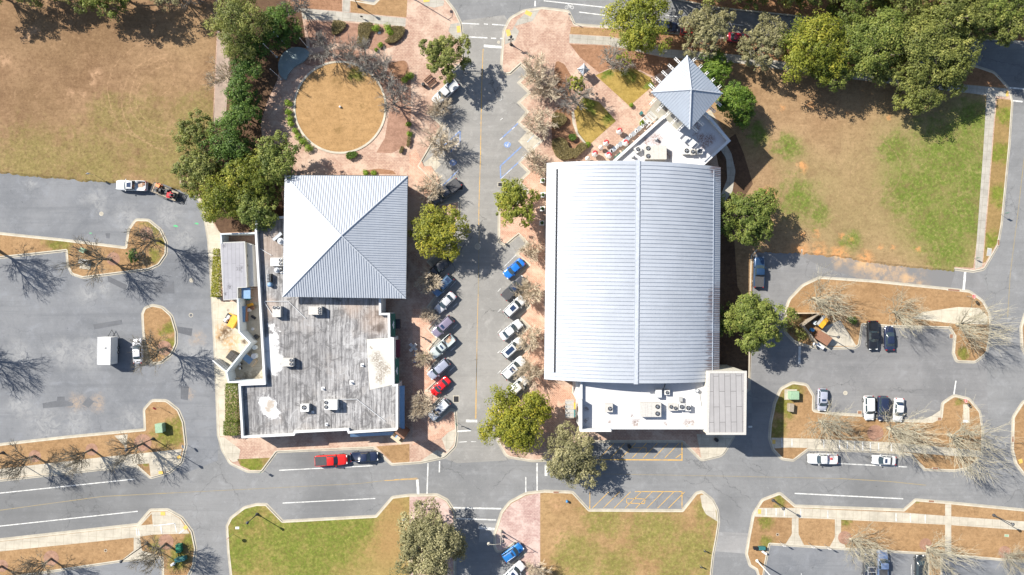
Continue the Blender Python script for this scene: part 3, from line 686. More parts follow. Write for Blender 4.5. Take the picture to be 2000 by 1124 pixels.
yl = [(943.6, 96, 941, 160, 938.5, 300, 935.5, 400, 1.3), (934, 575, 932, 640, 930.5, 740, 930, 818, 0.9), (931.6, 690, 928.3, 818, 0.9), (935.5, 400, 935, 440, 1.2), (751, 939, 817, 936, 1.0), (770, 937, 815, 934, 0.8)]
hy = []
for k in range(8):
    x = 1189 + 21.2 * k
    hy.append((x, 961, x - 32, 993, 1.2))
hy += [(1152, 960, 1152, 994, 1.6), (1240, 960.5, 1332, 960.5, 1.4), (1332, 960, 1332, 993, 1.6), (1224, 974, 1260, 975, 1.2), (1260, 975, 1259, 984, 1.2), (1259, 984, 1224, 983, 1.2), (1224, 983, 1224, 974, 1.2)]
for k in range(8):
    x = 1199 + 21.2 * k
    hy.append((min(x, 1332), 866 if x < 1332 else 886, x - 28, 895, 1.2))
hy += [(1165, 898, 1333, 899, 2.2), (1332, 864, 1332, 898, 2), (1227, 875, 1262, 875, 1.2), (1262, 875, 1262, 885, 1.2), (1227, 875, 1227, 885, 1.2), (1152, 864, 1152, 880, 1.2)]
lines("road_marking", 'paint_yellow', yl + hy)
lines("road_marking", 'paint_yellow_faded', [(-100, 1008, 0, 997, 200, 970, 340, 963, 1.2), (1640, 935, 1740, 941, 1808, 948, 1.3), (1968, 620, 1973, 536, 1990, 400, 1999, 320, 2010, 240, 1.3), (936, 440, 934, 575, 1.2), (340, 963, 700, 945, 751, 939, 0.8), (1120, 925, 1400, 930, 1640, 935, 0.7)])
bl = [(1013, 240, 977, 273, 2.4), (1018, 287, 977, 325, 2.6), (1057, 277, 978, 349, 2.2), (977, 325, 978, 349, 2.2), (899, 256, 861, 290, 2.2), (899, 256, 898, 278, 2.2), (898, 278, 880, 297, 2.2), (896, 332, 865, 363, 2)]
lines("road_marking", 'paint_blue', bl)
lines("road_marking", 'paint_white', [(1005, 249, 1000, 253, 1.6), (982, 269, 976, 274, 1.6), (1057, 275, 1018, 310, 0.9), (1000, 330, 978, 350, 0.9), (898, 254, 888, 264, 0.8), (897, 331, 890, 337, 1.2)], 0.019)
lines("road_marking", 'paint_blue_pale', [(1043, 264, 1030, 278, 1.6)], 0.02)
def wheelchair(px, py, r, rz):
    c = W(px, py)
    S("parking_symbol", MB().sheet([(c.x + r * 0.1 * math.cos(a * 0.3142), c.y + r * 0.085 * math.sin(a * 0.3142)) for a in range(20)], 0.02), M['paint_blue'])
    mb = MB()
    cr, sr = math.cos(rz), math.sin(rz)
    T = lambda x, y: (c.x + x * cr - y * sr, c.y + x * sr + y * cr)
    ring = [T(-0.08 + 0.24 * math.cos(a), -0.1 + 0.24 * math.sin(a)) for a in np.linspace(-2.6, 1.0, 14)]
    for a, b in zip(ring, ring[1:]): mb.line(a, b, 0.09, 0.025)
    for p, q in (((-0.08, 0.38), (-0.05, 0.02)), ((-0.05, 0.02), (0.2, 0.02)), ((0.2, 0.02), (0.3, -0.26)), ((-0.07, 0.2), (0.14, 0.2))):
        mb.line(T(*p), T(*q), 0.09, 0.025)
    mb.sheet([T(-0.08 + 0.09 * math.cos(a), 0.5 + 0.09 * math.sin(a)) for a in np.linspace(0, 5.6, 9)], 0.025)
    S("parking_symbol", mb, M['paint_white'])
wheelchair(991, 283, 7, R(-48)); wheelchair(885, 318, 7, R(130))
# cycle lane symbol by the top road
mb = MB(); c = W(1112, 14)
for dx in (-0.55, 0.55):
    r_ = [(c.x + dx + 0.3 * math.cos(a), c.y - 0.1 + 0.3 * math.sin(a)) for a in np.linspace(0, 6.283, 13)]
    for a, b in zip(r_, r_[1:]): mb.line(a, b, 0.09, ZM)
for p, q in (((-0.55, -0.1), (-0.2, 0.3)), ((-0.2, 0.3), (0.4, 0.3)), ((0.4, 0.3), (0.55, -0.1)), ((-0.2, 0.3), (0.05, -0.1)), ((0.05, -0.1), (0.4, 0.3)), ((0.35, 0.42), (0.75, 0.45)), ((-0.35, 0.42), (-0.05, 0.42))):
    mb.line((c.x + p[0], c.y + p[1]), (c.x + q[0], c.y + q[1]), 0.09, ZM)
S("cycle_symbol", mb, M['paint_white'])
# orange and green survey paint
mb = MB()
for x, y, r in ((343, 442, 5), (384, 437, 4), (177, 456, 3)): mb.sheet(px2w(smooth_loop([(x - r, y), (x - r * .3, y - r * .45), (x + r * .5, y - r * .3), (x + r, y + r * .3), (x, y + r * .4)])), 0.012)
S("survey_paint", mb, M['green_spray'])
for x, y in ((1114, 1), (0, 0)): pass
# ---------------------------------------------------------------- building materials
def metal_roof(name, c, dirt=None):
    g = G(name)
    n1 = g.noise(0.25, 5, 0.7); n2 = g.noise(3, 4, 0.65)
    col = g.mix(g.rng(n1, 0.3, 0.7), sc(c, 0.94), sc(c, 1.05))
    col = g.mix(g.mul(g.rng(n2, 0.5, 0.8), 0.12), col, sc(c, 0.7))
    pn = g.noise(1.0, 2, 0.5, g.map(0.03, 1.6, 1)); pv = g.noise(1.0, 2, 0.5, g.map(1.9, 0.05, 1))
    sk = g.noise(1.0, 6, 0.7, g.map(0.12, 1.1, 1, 0, (4, 7, 0)))
    if dirt is not None:
        col = g.mix(g.mul(g.rng(pn, 0.4, 0.62), 0.3), col, sc(c, 0.82))
        col = g.mix(g.mul(g.rng(sk, 0.5, 0.72), 0.28), col, sc(c, 0.72))
    else:
        col = g.mix(g.mul(g.rng(pv, 0.42, 0.6), 0.2), col, sc(c, 0.85))
        col = g.mix(g.mul(g.rng(g.noise(0.6, 6, 0.75), 0.52, 0.72), 0.2), col, sc(c, 0.75))
    if dirt:
        st = g.noise(1.0, 5, 0.75, g.map(0.16, 2.6, 1))
        st2 = g.noise(0.16, 4, 0.7, g.map(0.5, 1, 1))
        sx = g.t.nodes.new("ShaderNodeSeparateXYZ"); g.put(sx.inputs[0], g.pos)
        edge = g.math('MAXIMUM', g.rng(sx.outputs[0], 34.2, 36.4), g.mul(g.blobs([(1385, 650, 60), (1390, 735, 60), (1392, 590, 30), (1396, 330, 24), (1394, 450, 14)], g.map(0.6, 1, 1, 0, (14.6, 0, 0)), 0.9), 1.0))
        edge = g.mul(g.rng(sx.outputs[0], 33.2, 36.5), g.math('ADD', 0.35, g.mul(g.blobs([(1405, 650, 60), (1405, 735, 70), (1405, 330, 28), (1405, 590, 40)], g.pos, 0.9, 8), 0.75)))
        f = g.mul(g.rng(g.math('ADD', g.mul(edge, 0.45), st), 0.70, 0.92), g.rng(st2, 0.3, 0.5))
        col = g.mix(g.mul(f, 0.85), col, dirt)
    return g.out(col, 0.42, 0.0, spec=0.5)
M['roof_hip'] = metal_roof("metal_roof_silver", (0.355, 0.38, 0.42))
M['roof_barrel'] = metal_roof("metal_roof_barrel", (0.325, 0.35, 0.39), (0.12, 0.085, 0.085))
M['roof_tower'] = metal_roof("metal_roof_tower", (0.30, 0.335, 0.385))
M['rib'] = mat_plain("roof_rib", (0.25, 0.285, 0.34), 0.45)  # darker than the roof sheets: the seams' thin shadow lines painted into the colour
M['rib_light'] = mat_plain("roof_rib_light", (0.25, 0.278, 0.325), 0.45)  # barrel ribs, also toned down to carry the shadow line beside each seam
M['ridge'] = mat_plain("ridge_cap_metal", (0.355, 0.38, 0.42), 0.4)
M['stucco'] = mat_plain("stucco_white", (0.50, 0.50, 0.49), 0.85, 0, 0.05, 1.5)
M['stucco_cream'] = mat_plain("stucco_cream", (0.50, 0.47, 0.39), 0.85, 0, 0.08, 1.5)
M['stucco_blue'] = mat_plain("stucco_pale_blue", (0.50, 0.55, 0.57), 0.85, 0, 0.05, 1.5)
M['white_metal'] = mat_plain("white_metal", (0.50, 0.51, 0.52), 0.45, 0, 0.05)
M['grey_metal'] = mat_plain("grey_metal", (0.33, 0.33, 0.32), 0.5, 0.1, 0.1)
M['hvac'] = mat_plain("hvac_beige_grey", (0.40, 0.385, 0.36), 0.55, 0, 0.1, 4)
M['hvac_light'] = mat_plain("hvac_light", (0.50, 0.50, 0.49), 0.5, 0, 0.08, 4)
M['black'] = mat_plain("black_plastic", (0.012, 0.012, 0.014), 0.5)
M['steel'] = mat_plain("galvanised_steel", (0.42, 0.44, 0.46), 0.35, 0.6, 0.1)
M['dark_steel'] = mat_plain("dark_steel", (0.035, 0.037, 0.04), 0.45, 0.3)
M['glass'] = mat_plain("window_glass", (0.03, 0.045, 0.055), 0.08, 0, 0.1, 2, 0.7)
M['awn_green'] = mat_plain("awning_green", (0.015, 0.09, 0.065), 0.75)
M['awn_maroon'] = mat_plain("awning_maroon", (0.10, 0.015, 0.03), 0.8)
M['awn_blue'] = mat_plain("awning_blue_metal", (0.14, 0.24, 0.38), 0.45)
M['wood_brown'] = mat_plain("wood_brown", (0.20, 0.10, 0.06), 0.8, 0, 0.2, 6)
M['wood_tan'] = mat_plain("wood_tan", (0.42, 0.34, 0.24), 0.8, 0, 0.15, 6)
M['wood_grey'] = mat_plain("wood_weathered", (0.26, 0.22, 0.17), 0.85, 0, 0.2, 6)
M['red'] = mat_plain("red_fabric", (0.50, 0.02, 0.03), 0.7)
M['yellow'] = mat_plain("yellow_paint", (0.62, 0.30, 0.02), 0.5)
M['blue'] = mat_plain("blue_plastic", (0.03, 0.16, 0.36), 0.5)
M['teal'] = mat_plain("teal_plastic", (0.03, 0.13, 0.13), 0.5)
M['orange'] = mat_plain("orange_paint", (0.62, 0.17, 0.03), 0.45)
M['green_box'] = mat_plain("transformer_green", (0.22, 0.33, 0.22), 0.6)
M['white'] = mat_plain("white_paint", (0.55, 0.55, 0.55), 0.6, 0, 0.04)

g = G("membrane_weathered")
br = g.t.nodes.new("ShaderNodeTexBrick")
g.put(br.inputs["Vector"], g.map(1, 1, 1, R(89)))
for k, v in (("Color1", (1, 1, 1, 1)), ("Color2", (0.86, 0.86, 0.86, 1)), ("Mortar", (0.38, 0.37, 0.36, 1))): br.inputs[k].default_value = v
br.inputs["Scale"].default_value = 1; br.inputs["Mortar Size"].default_value = 0.035
br.inputs["Brick Width"].default_value = 5.2; br.inputs["Row Height"].default_value = 0.72
st = g.noise(1.0, 6, 0.72, g.map(2.2, 0.13, 1, R(1))); st2 = g.noise(1.0, 6, 0.75, g.map(4.5, 0.5, 1)); bl_ = g.noise(0.22, 5, 0.7)
col = g.mix(g.rng(st, 0.36, 0.62), (0.09, 0.088, 0.092), (0.315, 0.31, 0.31))
col = g.mix(g.mul(g.rng(st2, 0.45, 0.65), 0.5), col, (0.47, 0.47, 0.475))
col = g.mix(g.mul(g.rng(st2, 0.45, 0.32), 0.6), col, (0.08, 0.08, 0.09))
col = g.mix(g.mul(g.rng(bl_, 0.5, 0.7), 0.45), col, (0.34, 0.31, 0.285))
b2_ = g.noise(0.42, 6, 0.75, None, 0.8)
col = g.mix(g.mul(g.rng(b2_, 0.5, 0.62), 0.8), col, (0.10, 0.098, 0.1))
col = g.mix(g.mul(g.rng(b2_, 0.44, 0.34), 0.55), col, (0.44, 0.44, 0.44))
col = g.mix(g.mul(g.mul(g.blobs([(490, 800, 60), (520, 640, 60), (520, 480, 60), (560, 750, 60), (600, 690, 70)], g.warp(0.3, 6), 0.95, 4.2), g.rng(st2, 0.36, 0.56)), 0.5), col, (0.1, 0.098, 0.1))
wv = g.warp(0.7, 2.6)
col = g.mix(g.mul(g.blobs([(790, 590, 30), (735, 625, 34), (520, 600, 26), (690, 600, 24), (525, 480, 40)], wv, 0.9, 4.2), 0.5), col, (0.36, 0.27, 0.21))
col = g.mix(g.mul(g.blobs([(742, 640, 10), (738, 613, 8), (730, 642, 6)], wv, 0.8, 4.2), 0.8), col, (0.08, 0.06, 0.05))
mm = g.t.nodes.new("ShaderNodeMix"); mm.data_type = 'RGBA'; mm.blend_type = 'MULTIPLY'; mm.inputs[0].default_value = 0.6
g.put(mm.inputs[6], col); g.put(mm.inputs[7], br.outputs["Color"])
col = g.mix(g.blobs([(524, 793, 17), (530, 700, 22), (528, 672, 16), (537, 720, 12), (533, 640, 8), (537, 690, 10), (534, 806, 12), (517, 784, 13), (540, 655, 8)], g.warp(0.8, 3.4), 0.35, 4.2), mm.outputs[2], (0.52, 0.52, 0.52))
col = g.mix(g.mul(g.blobs([(528, 790, 9), (524, 800, 6)], g.warp(2.0, 1.4), 0.4, 4.2), 0.8), col, (0.28, 0.23, 0.18))
M['membrane'] = g.out(col, 0.85, spec=0.25)
def membrane(name, c, spots, dark, row=1.0, rz=89, mort=0.6):
    g = G(name)
    br = g.t.nodes.new("ShaderNodeTexBrick")
    g.put(br.inputs["Vector"], g.map(1, 1, 1, R(rz)))
    for k, v in (("Color1", (1, 1, 1, 1)), ("Color2", (0.93, 0.93, 0.93, 1)), ("Mortar", (mort, mort, mort, 1))): br.inputs[k].default_value = v
    br.inputs["Scale"].default_value = 1; br.inputs["Mortar Size"].default_value = 0.04
    br.inputs["Brick Width"].default_value = 5.5; br.inputs["Row Height"].default_value = row
    n = g.noise(0.5, 6, 0.7); n2 = g.noise(3.5, 5, 0.75)
    col = g.mix(g.rng(n, 0.3, 0.7), sc(c, 0.93), sc(c, 1.05))
    col = g.mix(g.mul(g.rng(n2, 0.55, 0.75), 0.18), col, sc(c, 0.6))
    mm = g.t.nodes.new("ShaderNodeMix"); mm.data_type = 'RGBA'; mm.blend_type = 'MULTIPLY'; mm.inputs[0].default_value = 0.8
    g.put(mm.inputs[6], col); g.put(mm.inputs[7], br.outputs["Color"]); col = mm.outputs[2]
    if spots:
        f = g.mul(g.blobs(spots[0], g.warp(1.6, 1.8), 0.8, spots[1]), g.rng(n2, 0.38, 0.55))
        col = g.mix(g.mul(f, 0.85), col, dark)
    return g.out(col, 0.7, spec=0.3)
M['roof_white'] = membrane("membrane_white", (0.49, 0.49, 0.50), ([(1146, 798, 6), (1145, 822, 5), (1234, 812, 3), (1247, 820, 4), (1242, 827, 10), (1342, 827, 9), (1350, 827, 9), (1300, 827, 5), (1190, 824, 4), (1222, 791, 2)], 8.4), (0.16, 0.11, 0.09), 2.4, 0, 0.9)
M['roof_cafe'] = membrane("membrane_cafe", (0.48, 0.48, 0.50), ([(1282, 273, 14), (1262, 277, 9), (1370, 270, 10), (1384, 273, 14), (1376, 283, 10), (1362, 248, 8), (1355, 240, 10), (1360, 262, 6), (1302, 303, 12)], 5.4), (0.17, 0.085, 0.06), 2.2, 45, 0.9)
M['roof_cream'] = membrane("membrane_cream", (0.48, 0.465, 0.425), ([(735, 700, 15), (743, 713, 14), (745, 728, 12), (752, 722, 14), (742, 740, 12), (757, 718, 10), (725, 680, 4)], 4.4), (0.17, 0.14, 0.11), 3.4, 89, 0.92)
M['roof_grey'] = membrane("membrane_grey", (0.27, 0.262, 0.262), None, None, 1.02, 89, 0.22)
M['roof_cooler'] = membrane("membrane_cooler", (0.265, 0.265, 0.29), ([(440, 480, 4), (440, 575, 4), (470, 525, 6), (450, 560, 6)], 3), (0.06, 0.06, 0.07), 0.75, 89, 0.62)

# ---------------------------------------------------------------- roof builders
def hip(root, name, cs, apex, mat, ribmat, spacing, thick=0.28, ribs=(0.055, 0.07)):
    mb = MB()
    cs = [Vector(c) for c in cs]; apex = Vector(apex)
    mb.add(cs + [apex], [(0, 1, 4), (1, 2, 4), (2, 3, 4), (3, 0, 4)])
    lo = [c - Vector((0, 0, thick)) for c in cs]
    mb.add(cs + lo, [(0, 4, 5, 1), (1, 5, 6, 2), (2, 6, 7, 3), (3, 7, 4, 0), (4, 7, 6, 5)])
    roof = mb.build(name, mat, root)
    rb = MB(); w, hh = ribs
    for i in range(4):
        A, B = cs[i], cs[(i + 1) % 4]
        L = (B - A).length; u = (B - A) / L
        tF = (apex - A).dot(u); F = A + u * tF; sdir = apex - F
        nrm = u.cross(sdir).normalized()
        if nrm.z < 0: nrm = -nrm
        n = int(L / spacing)
        for k in range(1, n):
            t = L * k / n
            kk = (t / tF if t < tF else (L - t) / (L - tF)) - 0.012
            if kk < 0.03: continue
            p, q = A + u * t, A + u * t + sdir * kk
            a = u * w / 2; up = nrm * hh
            rb.add([p - a, p + a, q + a, q - a, p - a + up, p + a + up, q + a + up, q - a + up],
                   [(4, 5, 6, 7), (0, 4, 7, 3), (1, 2, 6, 5), (0, 1, 5, 4), (2, 3, 7, 6)])
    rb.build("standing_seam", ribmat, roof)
    cp = MB()
    for c in cs:
        cp.tube([c + Vector((0, 0, 0.03)), apex + Vector((0, 0, 0.05))], 0.13, 6)
    cp.build("hip_cap", M['ridge'], roof)
    return roof

def parapet_block(root, poly_px, h_top, h_roof, wall, roofm, th=0.35, coping=None, ptop=None):
    w = px2w(poly_px, h_top)
    area = sum(w[i][0] * w[(i + 1) % len(w)][1] - w[(i + 1) % len(w)][0] * w[i][1] for i in range(len(w)))
    if area < 0: w = w[::-1]
    inn = offset(w, th)
    mb = MB().ring(w, w, 0, h_top).ring(inn, inn, h_top, h_roof - 0.02)
    wl = mb.build("wall", wall, root)
    MB().ring(offset(w, -0.03), offset(w, th + 0.03), h_top + 0.05, h_top + 0.052).ring(offset(w, -0.03), offset(w, -0.03), h_top - 0.1, h_top + 0.05).ring(offset(w, th + 0.03), offset(w, th + 0.03), h_top + 0.052, h_top - 0.1).build("coping", coping or M['white_metal'], wl)
    MB().sheet(inn, h_roof).build("roof", roofm, root)
    return w

def wall_opening(root, name, a, b, z0, z1, mat, out=0.04, frame=None, nmul=1):
    """glazed panel on a wall from world point a to b; outward is to the right of a->b"""
    a, b = Vector((a[0], a[1], 0)), Vector((b[0], b[1], 0))
    d = (b - a).normalized(); n = Vector((d.y, -d.x, 0))
    def slab(p, q, za, zb, t, nm, m, par):
        c = (p + q) / 2 + n * t / 2
        return MB().box(c.x, c.y, za, (q - p).length, t, zb - za, math.atan2(d.y, d.x)).build(nm, m, par)
    o = slab(a, b, z0, z1, out + 0.05, name, frame or M['white'], root)
    slab(a + d * 0.08, b - d * 0.08, z0 + 0.08, z1 - 0.08, out + 0.09, "pane", mat, o)
    return o

# ---------------------------------------------------------------- left building
b1 = thing("restaurant_building", W(640, 700), 0, "low grey flat-roofed building with a big silver pyramid roof, left of the street", "building")
b1.location = (0, 0, 0)
main = [(472, 856), (575, 851), (577, 846), (678, 841), (680, 847), (777, 841), (777, 751), (770, 751), (769, 660), (762, 659), (761, 612), (744, 612), (744, 420), (500, 424), (498, 454), (515, 748), (466, 750)]
w1 = parapet_block(b1, main, 5.0, 4.2, M['stucco'], M['membrane'])
MB().sheet(px2w([(716, 663), (766, 660), (767, 752), (722, 762)], 4.25), 4.25).build("roof_membrane", M['roof_cream'], b1)
hb = px2w([(564, 353), (786, 353), (783, 573), (563, 571)], 6.3)
MB().prism(hb, 0, 6.3).build("wall", M['stucco_cream'], b1)
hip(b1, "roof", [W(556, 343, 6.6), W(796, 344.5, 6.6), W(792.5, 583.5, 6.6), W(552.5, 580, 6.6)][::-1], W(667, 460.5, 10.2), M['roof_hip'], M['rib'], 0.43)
gt = MB()
ec = [W(556, 343, 6.6), W(796, 344.5, 6.6), W(792.5, 583.5, 6.6), W(552.5, 580, 6.6)]
gt.tube([ec[0] + Vector((0, .06, -.1)), ec[1] + Vector((.06, .06, -.1)), ec[2] + Vector((.06, -.06, -.1))], 0.09, 6)
gt.build("gutter", M['dark_steel'], b1)
def east_face(i): return w1[i]
# openings along the east and south walls
for x, y0, y1 in ((777, 760, 790), (777, 796, 830), (770, 668, 692), (770, 700, 744), (762, 618, 634), (762, 640, 655)):
    wall_opening(b1, "window", W(x, y1, 5.0), W(x, y0, 5.0), 0.3, 2.6, M['glass'])
for xa, ya, xb, yb in ((690, 846.5, 718, 845), (726, 844.6, 770, 842.4), (585, 846.7, 625, 844.8), (632, 844.4, 672, 842.2), (485, 856.3, 520, 854.6)):
    wall_opening(b1, "window", W(xa, ya - .4, 5), W(xb, yb - .4, 5), 0.4, 2.6, M['glass'])
for i, (ya, yb) in enumerate(((365, 420), (430, 480), (490, 545))):
    wall_opening(b1, "window", W(785.2, yb, 6.3), W(785.4, ya, 6.3), 0.4, 3.2, M['glass'])
def awning(name, px0, py0, px1, py1, zt, zb, mat, label=None, parent=None, emblem=False):
    """sloped cloth awning on an east wall, from wall line px0 out to px1"""
    a, b = W(px0, py0, zt), W(px0, py1, zt)
    c, d = W(px1, py1, zb), W(px1, py0, zb)
    c.x = max(c.x, a.x + 0.5); d.x = max(d.x, a.x + 0.5)
    dn = Vector((0, 0, -0.28))
    mb = MB().add([a, b, c, d, c + dn, d + dn], [(0, 1, 2, 3), (3, 2, 4, 5), (1, 4, 2), (0, 3, 5)])
    o = mb.build(name, mat, parent)
    if emblem:
        m = (a + b + c + d) / 4; e = MB()
        nrm = (c - a).cross(b - a).normalized(); nrm = nrm if nrm.z > 0 else -nrm
        u = (b - a).normalized(); v = (d - a).normalized()
        P2 = lambda x, y: m + nrm * 0.012 + u * x + v * y
        pts = [P2(-0.85, 0.1), P2(-0.45, 0.28), P2(-0.15, 0.14), P2(0, 0.3), P2(0.15, 0.14), P2(0.45, 0.28), P2(0.85, 0.1), P2(0.5, 0.02), P2(0.2, -0.12), P2(0, -0.26), P2(-0.2, -0.12), P2(-0.5, 0.02)]
        e.add(pts, [tuple(range(12))])
        e.build("emblem", M['white'], o)
    return o
awning("awning", 763.5, 613, 772, 657, 4.2, 3.3, M['awn_green'], parent=b1, emblem=True)
awning("awning", 770.5, 701, 779, 749, 4.2, 3.3, M['awn_green'], parent=b1, emblem=True)
awning("awning", 771, 664, 781, 698, 3.0, 2.6, M['awn_maroon'], parent=b1)
awning("awning", 779, 754, 790, 838, 3.4, 2.9, M['awn_blue'], parent=b1)
mb = MB(); a, b, c, d = W(684, 848, 3.6), W(772, 843.5, 3.6), W(771, 850, 3.0), W(684, 854, 3.0)
mb.add([a, b, c, d, a - Vector((0, 0, .15)), b - Vector((0, 0, .15)), c - Vector((0, 0, .15)), d - Vector((0, 0, .15))], [(3, 2, 1, 0), (4, 5, 6, 7), (2, 3, 7, 6), (0, 4, 7, 3), (1, 2, 6, 5)])
mb.build("awning", M['awn_blue'], b1)
MB().box(*W(777, 633, 2.6)[:2], 2.0, 0.9, 1.8, 0.9).build("wall_lantern_box", M['black'], b1)

def box_thing(name, px, py, h, z0, size, rz, mat, label, cat, group=None):
    p = W(px, py, h)
    r = thing(name, (p.x, p.y, z0), R(rz), label, cat, group)
    return r
def hvac(px, py, h0, sx, sy, hh, rz, fans, label, mat='hvac', cat="air conditioner", panels=(), group="rooftop air conditioners"):
    """fans: (x, y, r) on the lid in metres"""
    p = W(px, py, h0 + hh)
    r = thing("air_conditioner", (p.x, p.y, h0), R(rz), label, cat, group)
    MB().box(0, 0, 0.12, sx, sy, hh - 0.12).build("cabinet", M[mat], r)
    cab = KIDS[r.name][-1]
    MB().box(0, 0, hh, sx + 0.06, sy + 0.06, 0.04).build("lid", M[mat], r)
    for s in (-1, 1): MB().box(0, s * (sy / 2 - 0.12), 0.0, sx * 0.96, 0.14, 0.12).build("skid", M['grey_metal'], r)
    sm = MB()
    for q in panels: sm.box(q, 0, hh + 0.04, 0.03, sy, 0.012)
    sm.box(-sx / 2 - 0.01, 0, hh * 0.3, 0.03, sy * 0.8, hh * 0.5)
    sm.build("panel", M['grey_metal'], cab)
    for x, y, fr in fans:
        f = MB().lathe(x, y, [(fr, hh + 0.04), (fr, hh + 0.16), (fr * 0.86, hh + 0.16), (fr * 0.86, hh + 0.07), (0.01, hh + 0.07)], 18).build("fan", M['black'], r)
        bl = MB()
        for k in range(4):
            a = k * math.pi / 2 + x
            c, s = math.cos(a), math.sin(a)
            bl.add([(x + 0.1 * c * fr, y + 0.1 * s * fr, hh + 0.1), (x + fr * 0.8 * math.cos(a - .35), y + fr * .8 * math.sin(a - .35), hh + 0.12), (x + fr * 0.8 * math.cos(a + .35), y + fr * .8 * math.sin(a + .35), hh + 0.10)], [(0, 1, 2)])
        bl.cyl(x, y, hh + 0.1, fr * 0.22, 0.05, 8)
        bl.build("fan_blade", M['steel'], f)
    return r
hvac(540, 609, 4.2, 1.5, 2.0, 1.25, 0, [(-0.4, 0.75, 0.28), (0.3, 0.75, 0.28)], "grey air conditioner, two fans at its top end, below the pyramid roof's lower left corner")
hvac(615, 607, 4.2, 2.4, 1.5, 1.25, 0, [(0.85, 0.4, 0.24), (0.85, -0.05, 0.24), (0.85, -0.48, 0.24)], "three-fan grey air conditioner just under the pyramid roof's lower edge")
hvac(561, 708, 4.2, 2.2, 1.5, 1.25, 0, [(0.75, 0.38, 0.3), (0.75, -0.32, 0.3)], "roof air conditioner with two fans beside the white patched streak on the left grey roof")
hvac(595, 797, 4.2, 1.5, 1.4, 1.1, 0, [(-0.1, 0.1, 0.42)], "small single-fan cube air conditioner between the round white roof patch and a larger unit", 'hvac_light')
hvac(646, 791, 4.2, 2.4, 1.8, 1.4, 0, [(-0.85, 0.45, 0.34), (-0.85, -0.4, 0.34)], "large pale air conditioner with two fans on its left end, near the lower parapet", 'hvac_light')
hvac(540, 512, 4.2, 2.2, 1.5, 0.8, 0, [(0.75, 0.35, 0.3), (0.75, -0.35, 0.3)], "air conditioner half tucked under the left eave of the pyramid roof", 'hvac_light')
def exhaust(px, py, h0, r_, hh, label, dome=True, group="roof exhaust fans"):
    p = W(px, py, h0 + hh)
    t = thing("exhaust_fan", (p.x, p.y, h0), 0, label, "exhaust fan", group)
    MB().box(0, 0, 0, r_ * 2.0, r_ * 2.0, 0.3).build("curb", M['steel'], t)
    MB().lathe(0, 0, [(r_ * 0.7, 0.3), (r_ * 0.75, hh * 0.55), (r_ * 1.15, hh * 0.6), (r_ * 1.1, hh * 0.8)], 16).build("housing", M['steel'], t)
    MB().lathe(0, 0, [(r_ * 0.72, hh * 0.8), (r_ * 0.6, hh * 0.95), (0.02, hh)], 16).build("cap", M['white'], t, True)
    return t
exhaust(546, 471, 4.2, 0.55, 2.2, "tall round exhaust fan with white cap by the pyramid roof's left eave")
exhaust(539, 528, 4.2, 0.48, 1.9, "round exhaust fan with white cap lower down the pyramid roof's left eave")
exhaust(549, 533, 4.2, 0.25, 1.5, "smallest round white-capped vent beside the lower exhaust fan")
t = thing("kitchen_fan_unit", (*W(525, 546, 5.2)[:2], 4.2), 0, "dark ribbed kitchen fan unit with pale blue hood beside the left roof wall", "fan unit")
MB().box(0, 0.3, 0.0, 0.7, 1.5, 0.9).build("casing", M['dark_steel'], t)
rb = MB()
for k in range(5): rb.box(-0.2, -0.25 + k * 0.28, 0.9, 0.5, 0.08, 0.12)
rb.build("cooling_fin", M['steel'], t)
MB().lathe(0.05, -1.0, [(0.45, 0), (0.45, 0.7), (0.3, 0.9), (0.02, 0.95)], 14).build("hood", M['awn_blue'], t)
t = thing("vent_duct", (*W(541, 463, 5.0)[:2], 4.2), R(40), "angled sheet-metal duct at the upper left of the pyramid roof", "duct")
MB().box(0, 0, 0.2, 1.9, 0.55, 0.6).build("duct_body", M['steel'], t); MB().box(0.9, 0, 0, 0.4, 0.6, 0.9).build("elbow", M['steel'], t)
MB().box(-0.6, 0, 0, 0.1, 0.5, 0.2).build("support", M['grey_metal'], t)
for px, py, s, lab in ((610, 806, 0.22, "round white vent pipe near the small cube air conditioner"), (686, 748, 0.35, "square white vent patch with dark pipe in the middle of the grey roof"), (707, 714, 0.3, "small square roof hatch left of the cream roof patch"), (637, 830, 0.28, "white vent stub by the lower parapet of the grey roof"), (630, 760, 0.3, "small antenna mast on the grey roof above the large pale unit")):
    p = W(px, py, 4.6); t = thing("roof_vent", (p.x, p.y, 4.2), 0, lab, "roof vent", "small vents on the grey roof")
    MB().box(0, 0, 0, s * 2.2, s * 2.2, 0.12).build("flashing", M['white'], t); MB().cyl(0, 0, 0.12, s * 0.45, 0.4, 10).build("pipe", M['steel'], t)
for pts, lab in (([(517, 589), (563, 589), (597, 622)], "white conduit bending across the grey roof below the pyramid roof"), ([(632, 781), (697, 780), (752, 823)], "white conduit running from the large pale unit towards the lower right corner"), ([(508, 486), (530, 499)], "short white conduit by the left roof wall"), ([(516, 590), (533, 617)], "short conduit dropping to the two-fan roof unit")):
    o = MB().tube([W(x, y, 4.4) + Vector((0, 0, -0.03)) for x, y in pts], 0.06, 6).build("conduit", M['white_metal']); tag(o, lab, "conduit", "conduits on the grey roof")

# wooden corner tower sign and yard
p = W(783, 853, 6.5)
t = thing("corner_sign_tower", (p.x - .1, p.y + .2, 0.14), R(-37), "brown and cream angled sign tower at the lower right corner of the grey-roofed building", "sign tower")
MB().box(-0.1, 0.1, 0, 2.0, 0.35, 6.9).build("frame", M['wood_brown'], t)
MB().box(0.0, -0.5, 0, 0.7, 0.7, 7.0).build("post", M['wood_tan'], t)
MB().box(-0.1, -1.1, 0, 2.3, 0.5, 6.6).build("sign_panel", M['wood_tan'], t)
MB().box(-0.1, -0.45, 6.7, 1.0, 0.6, 0.25).build("cap", M['awn_blue'], t)

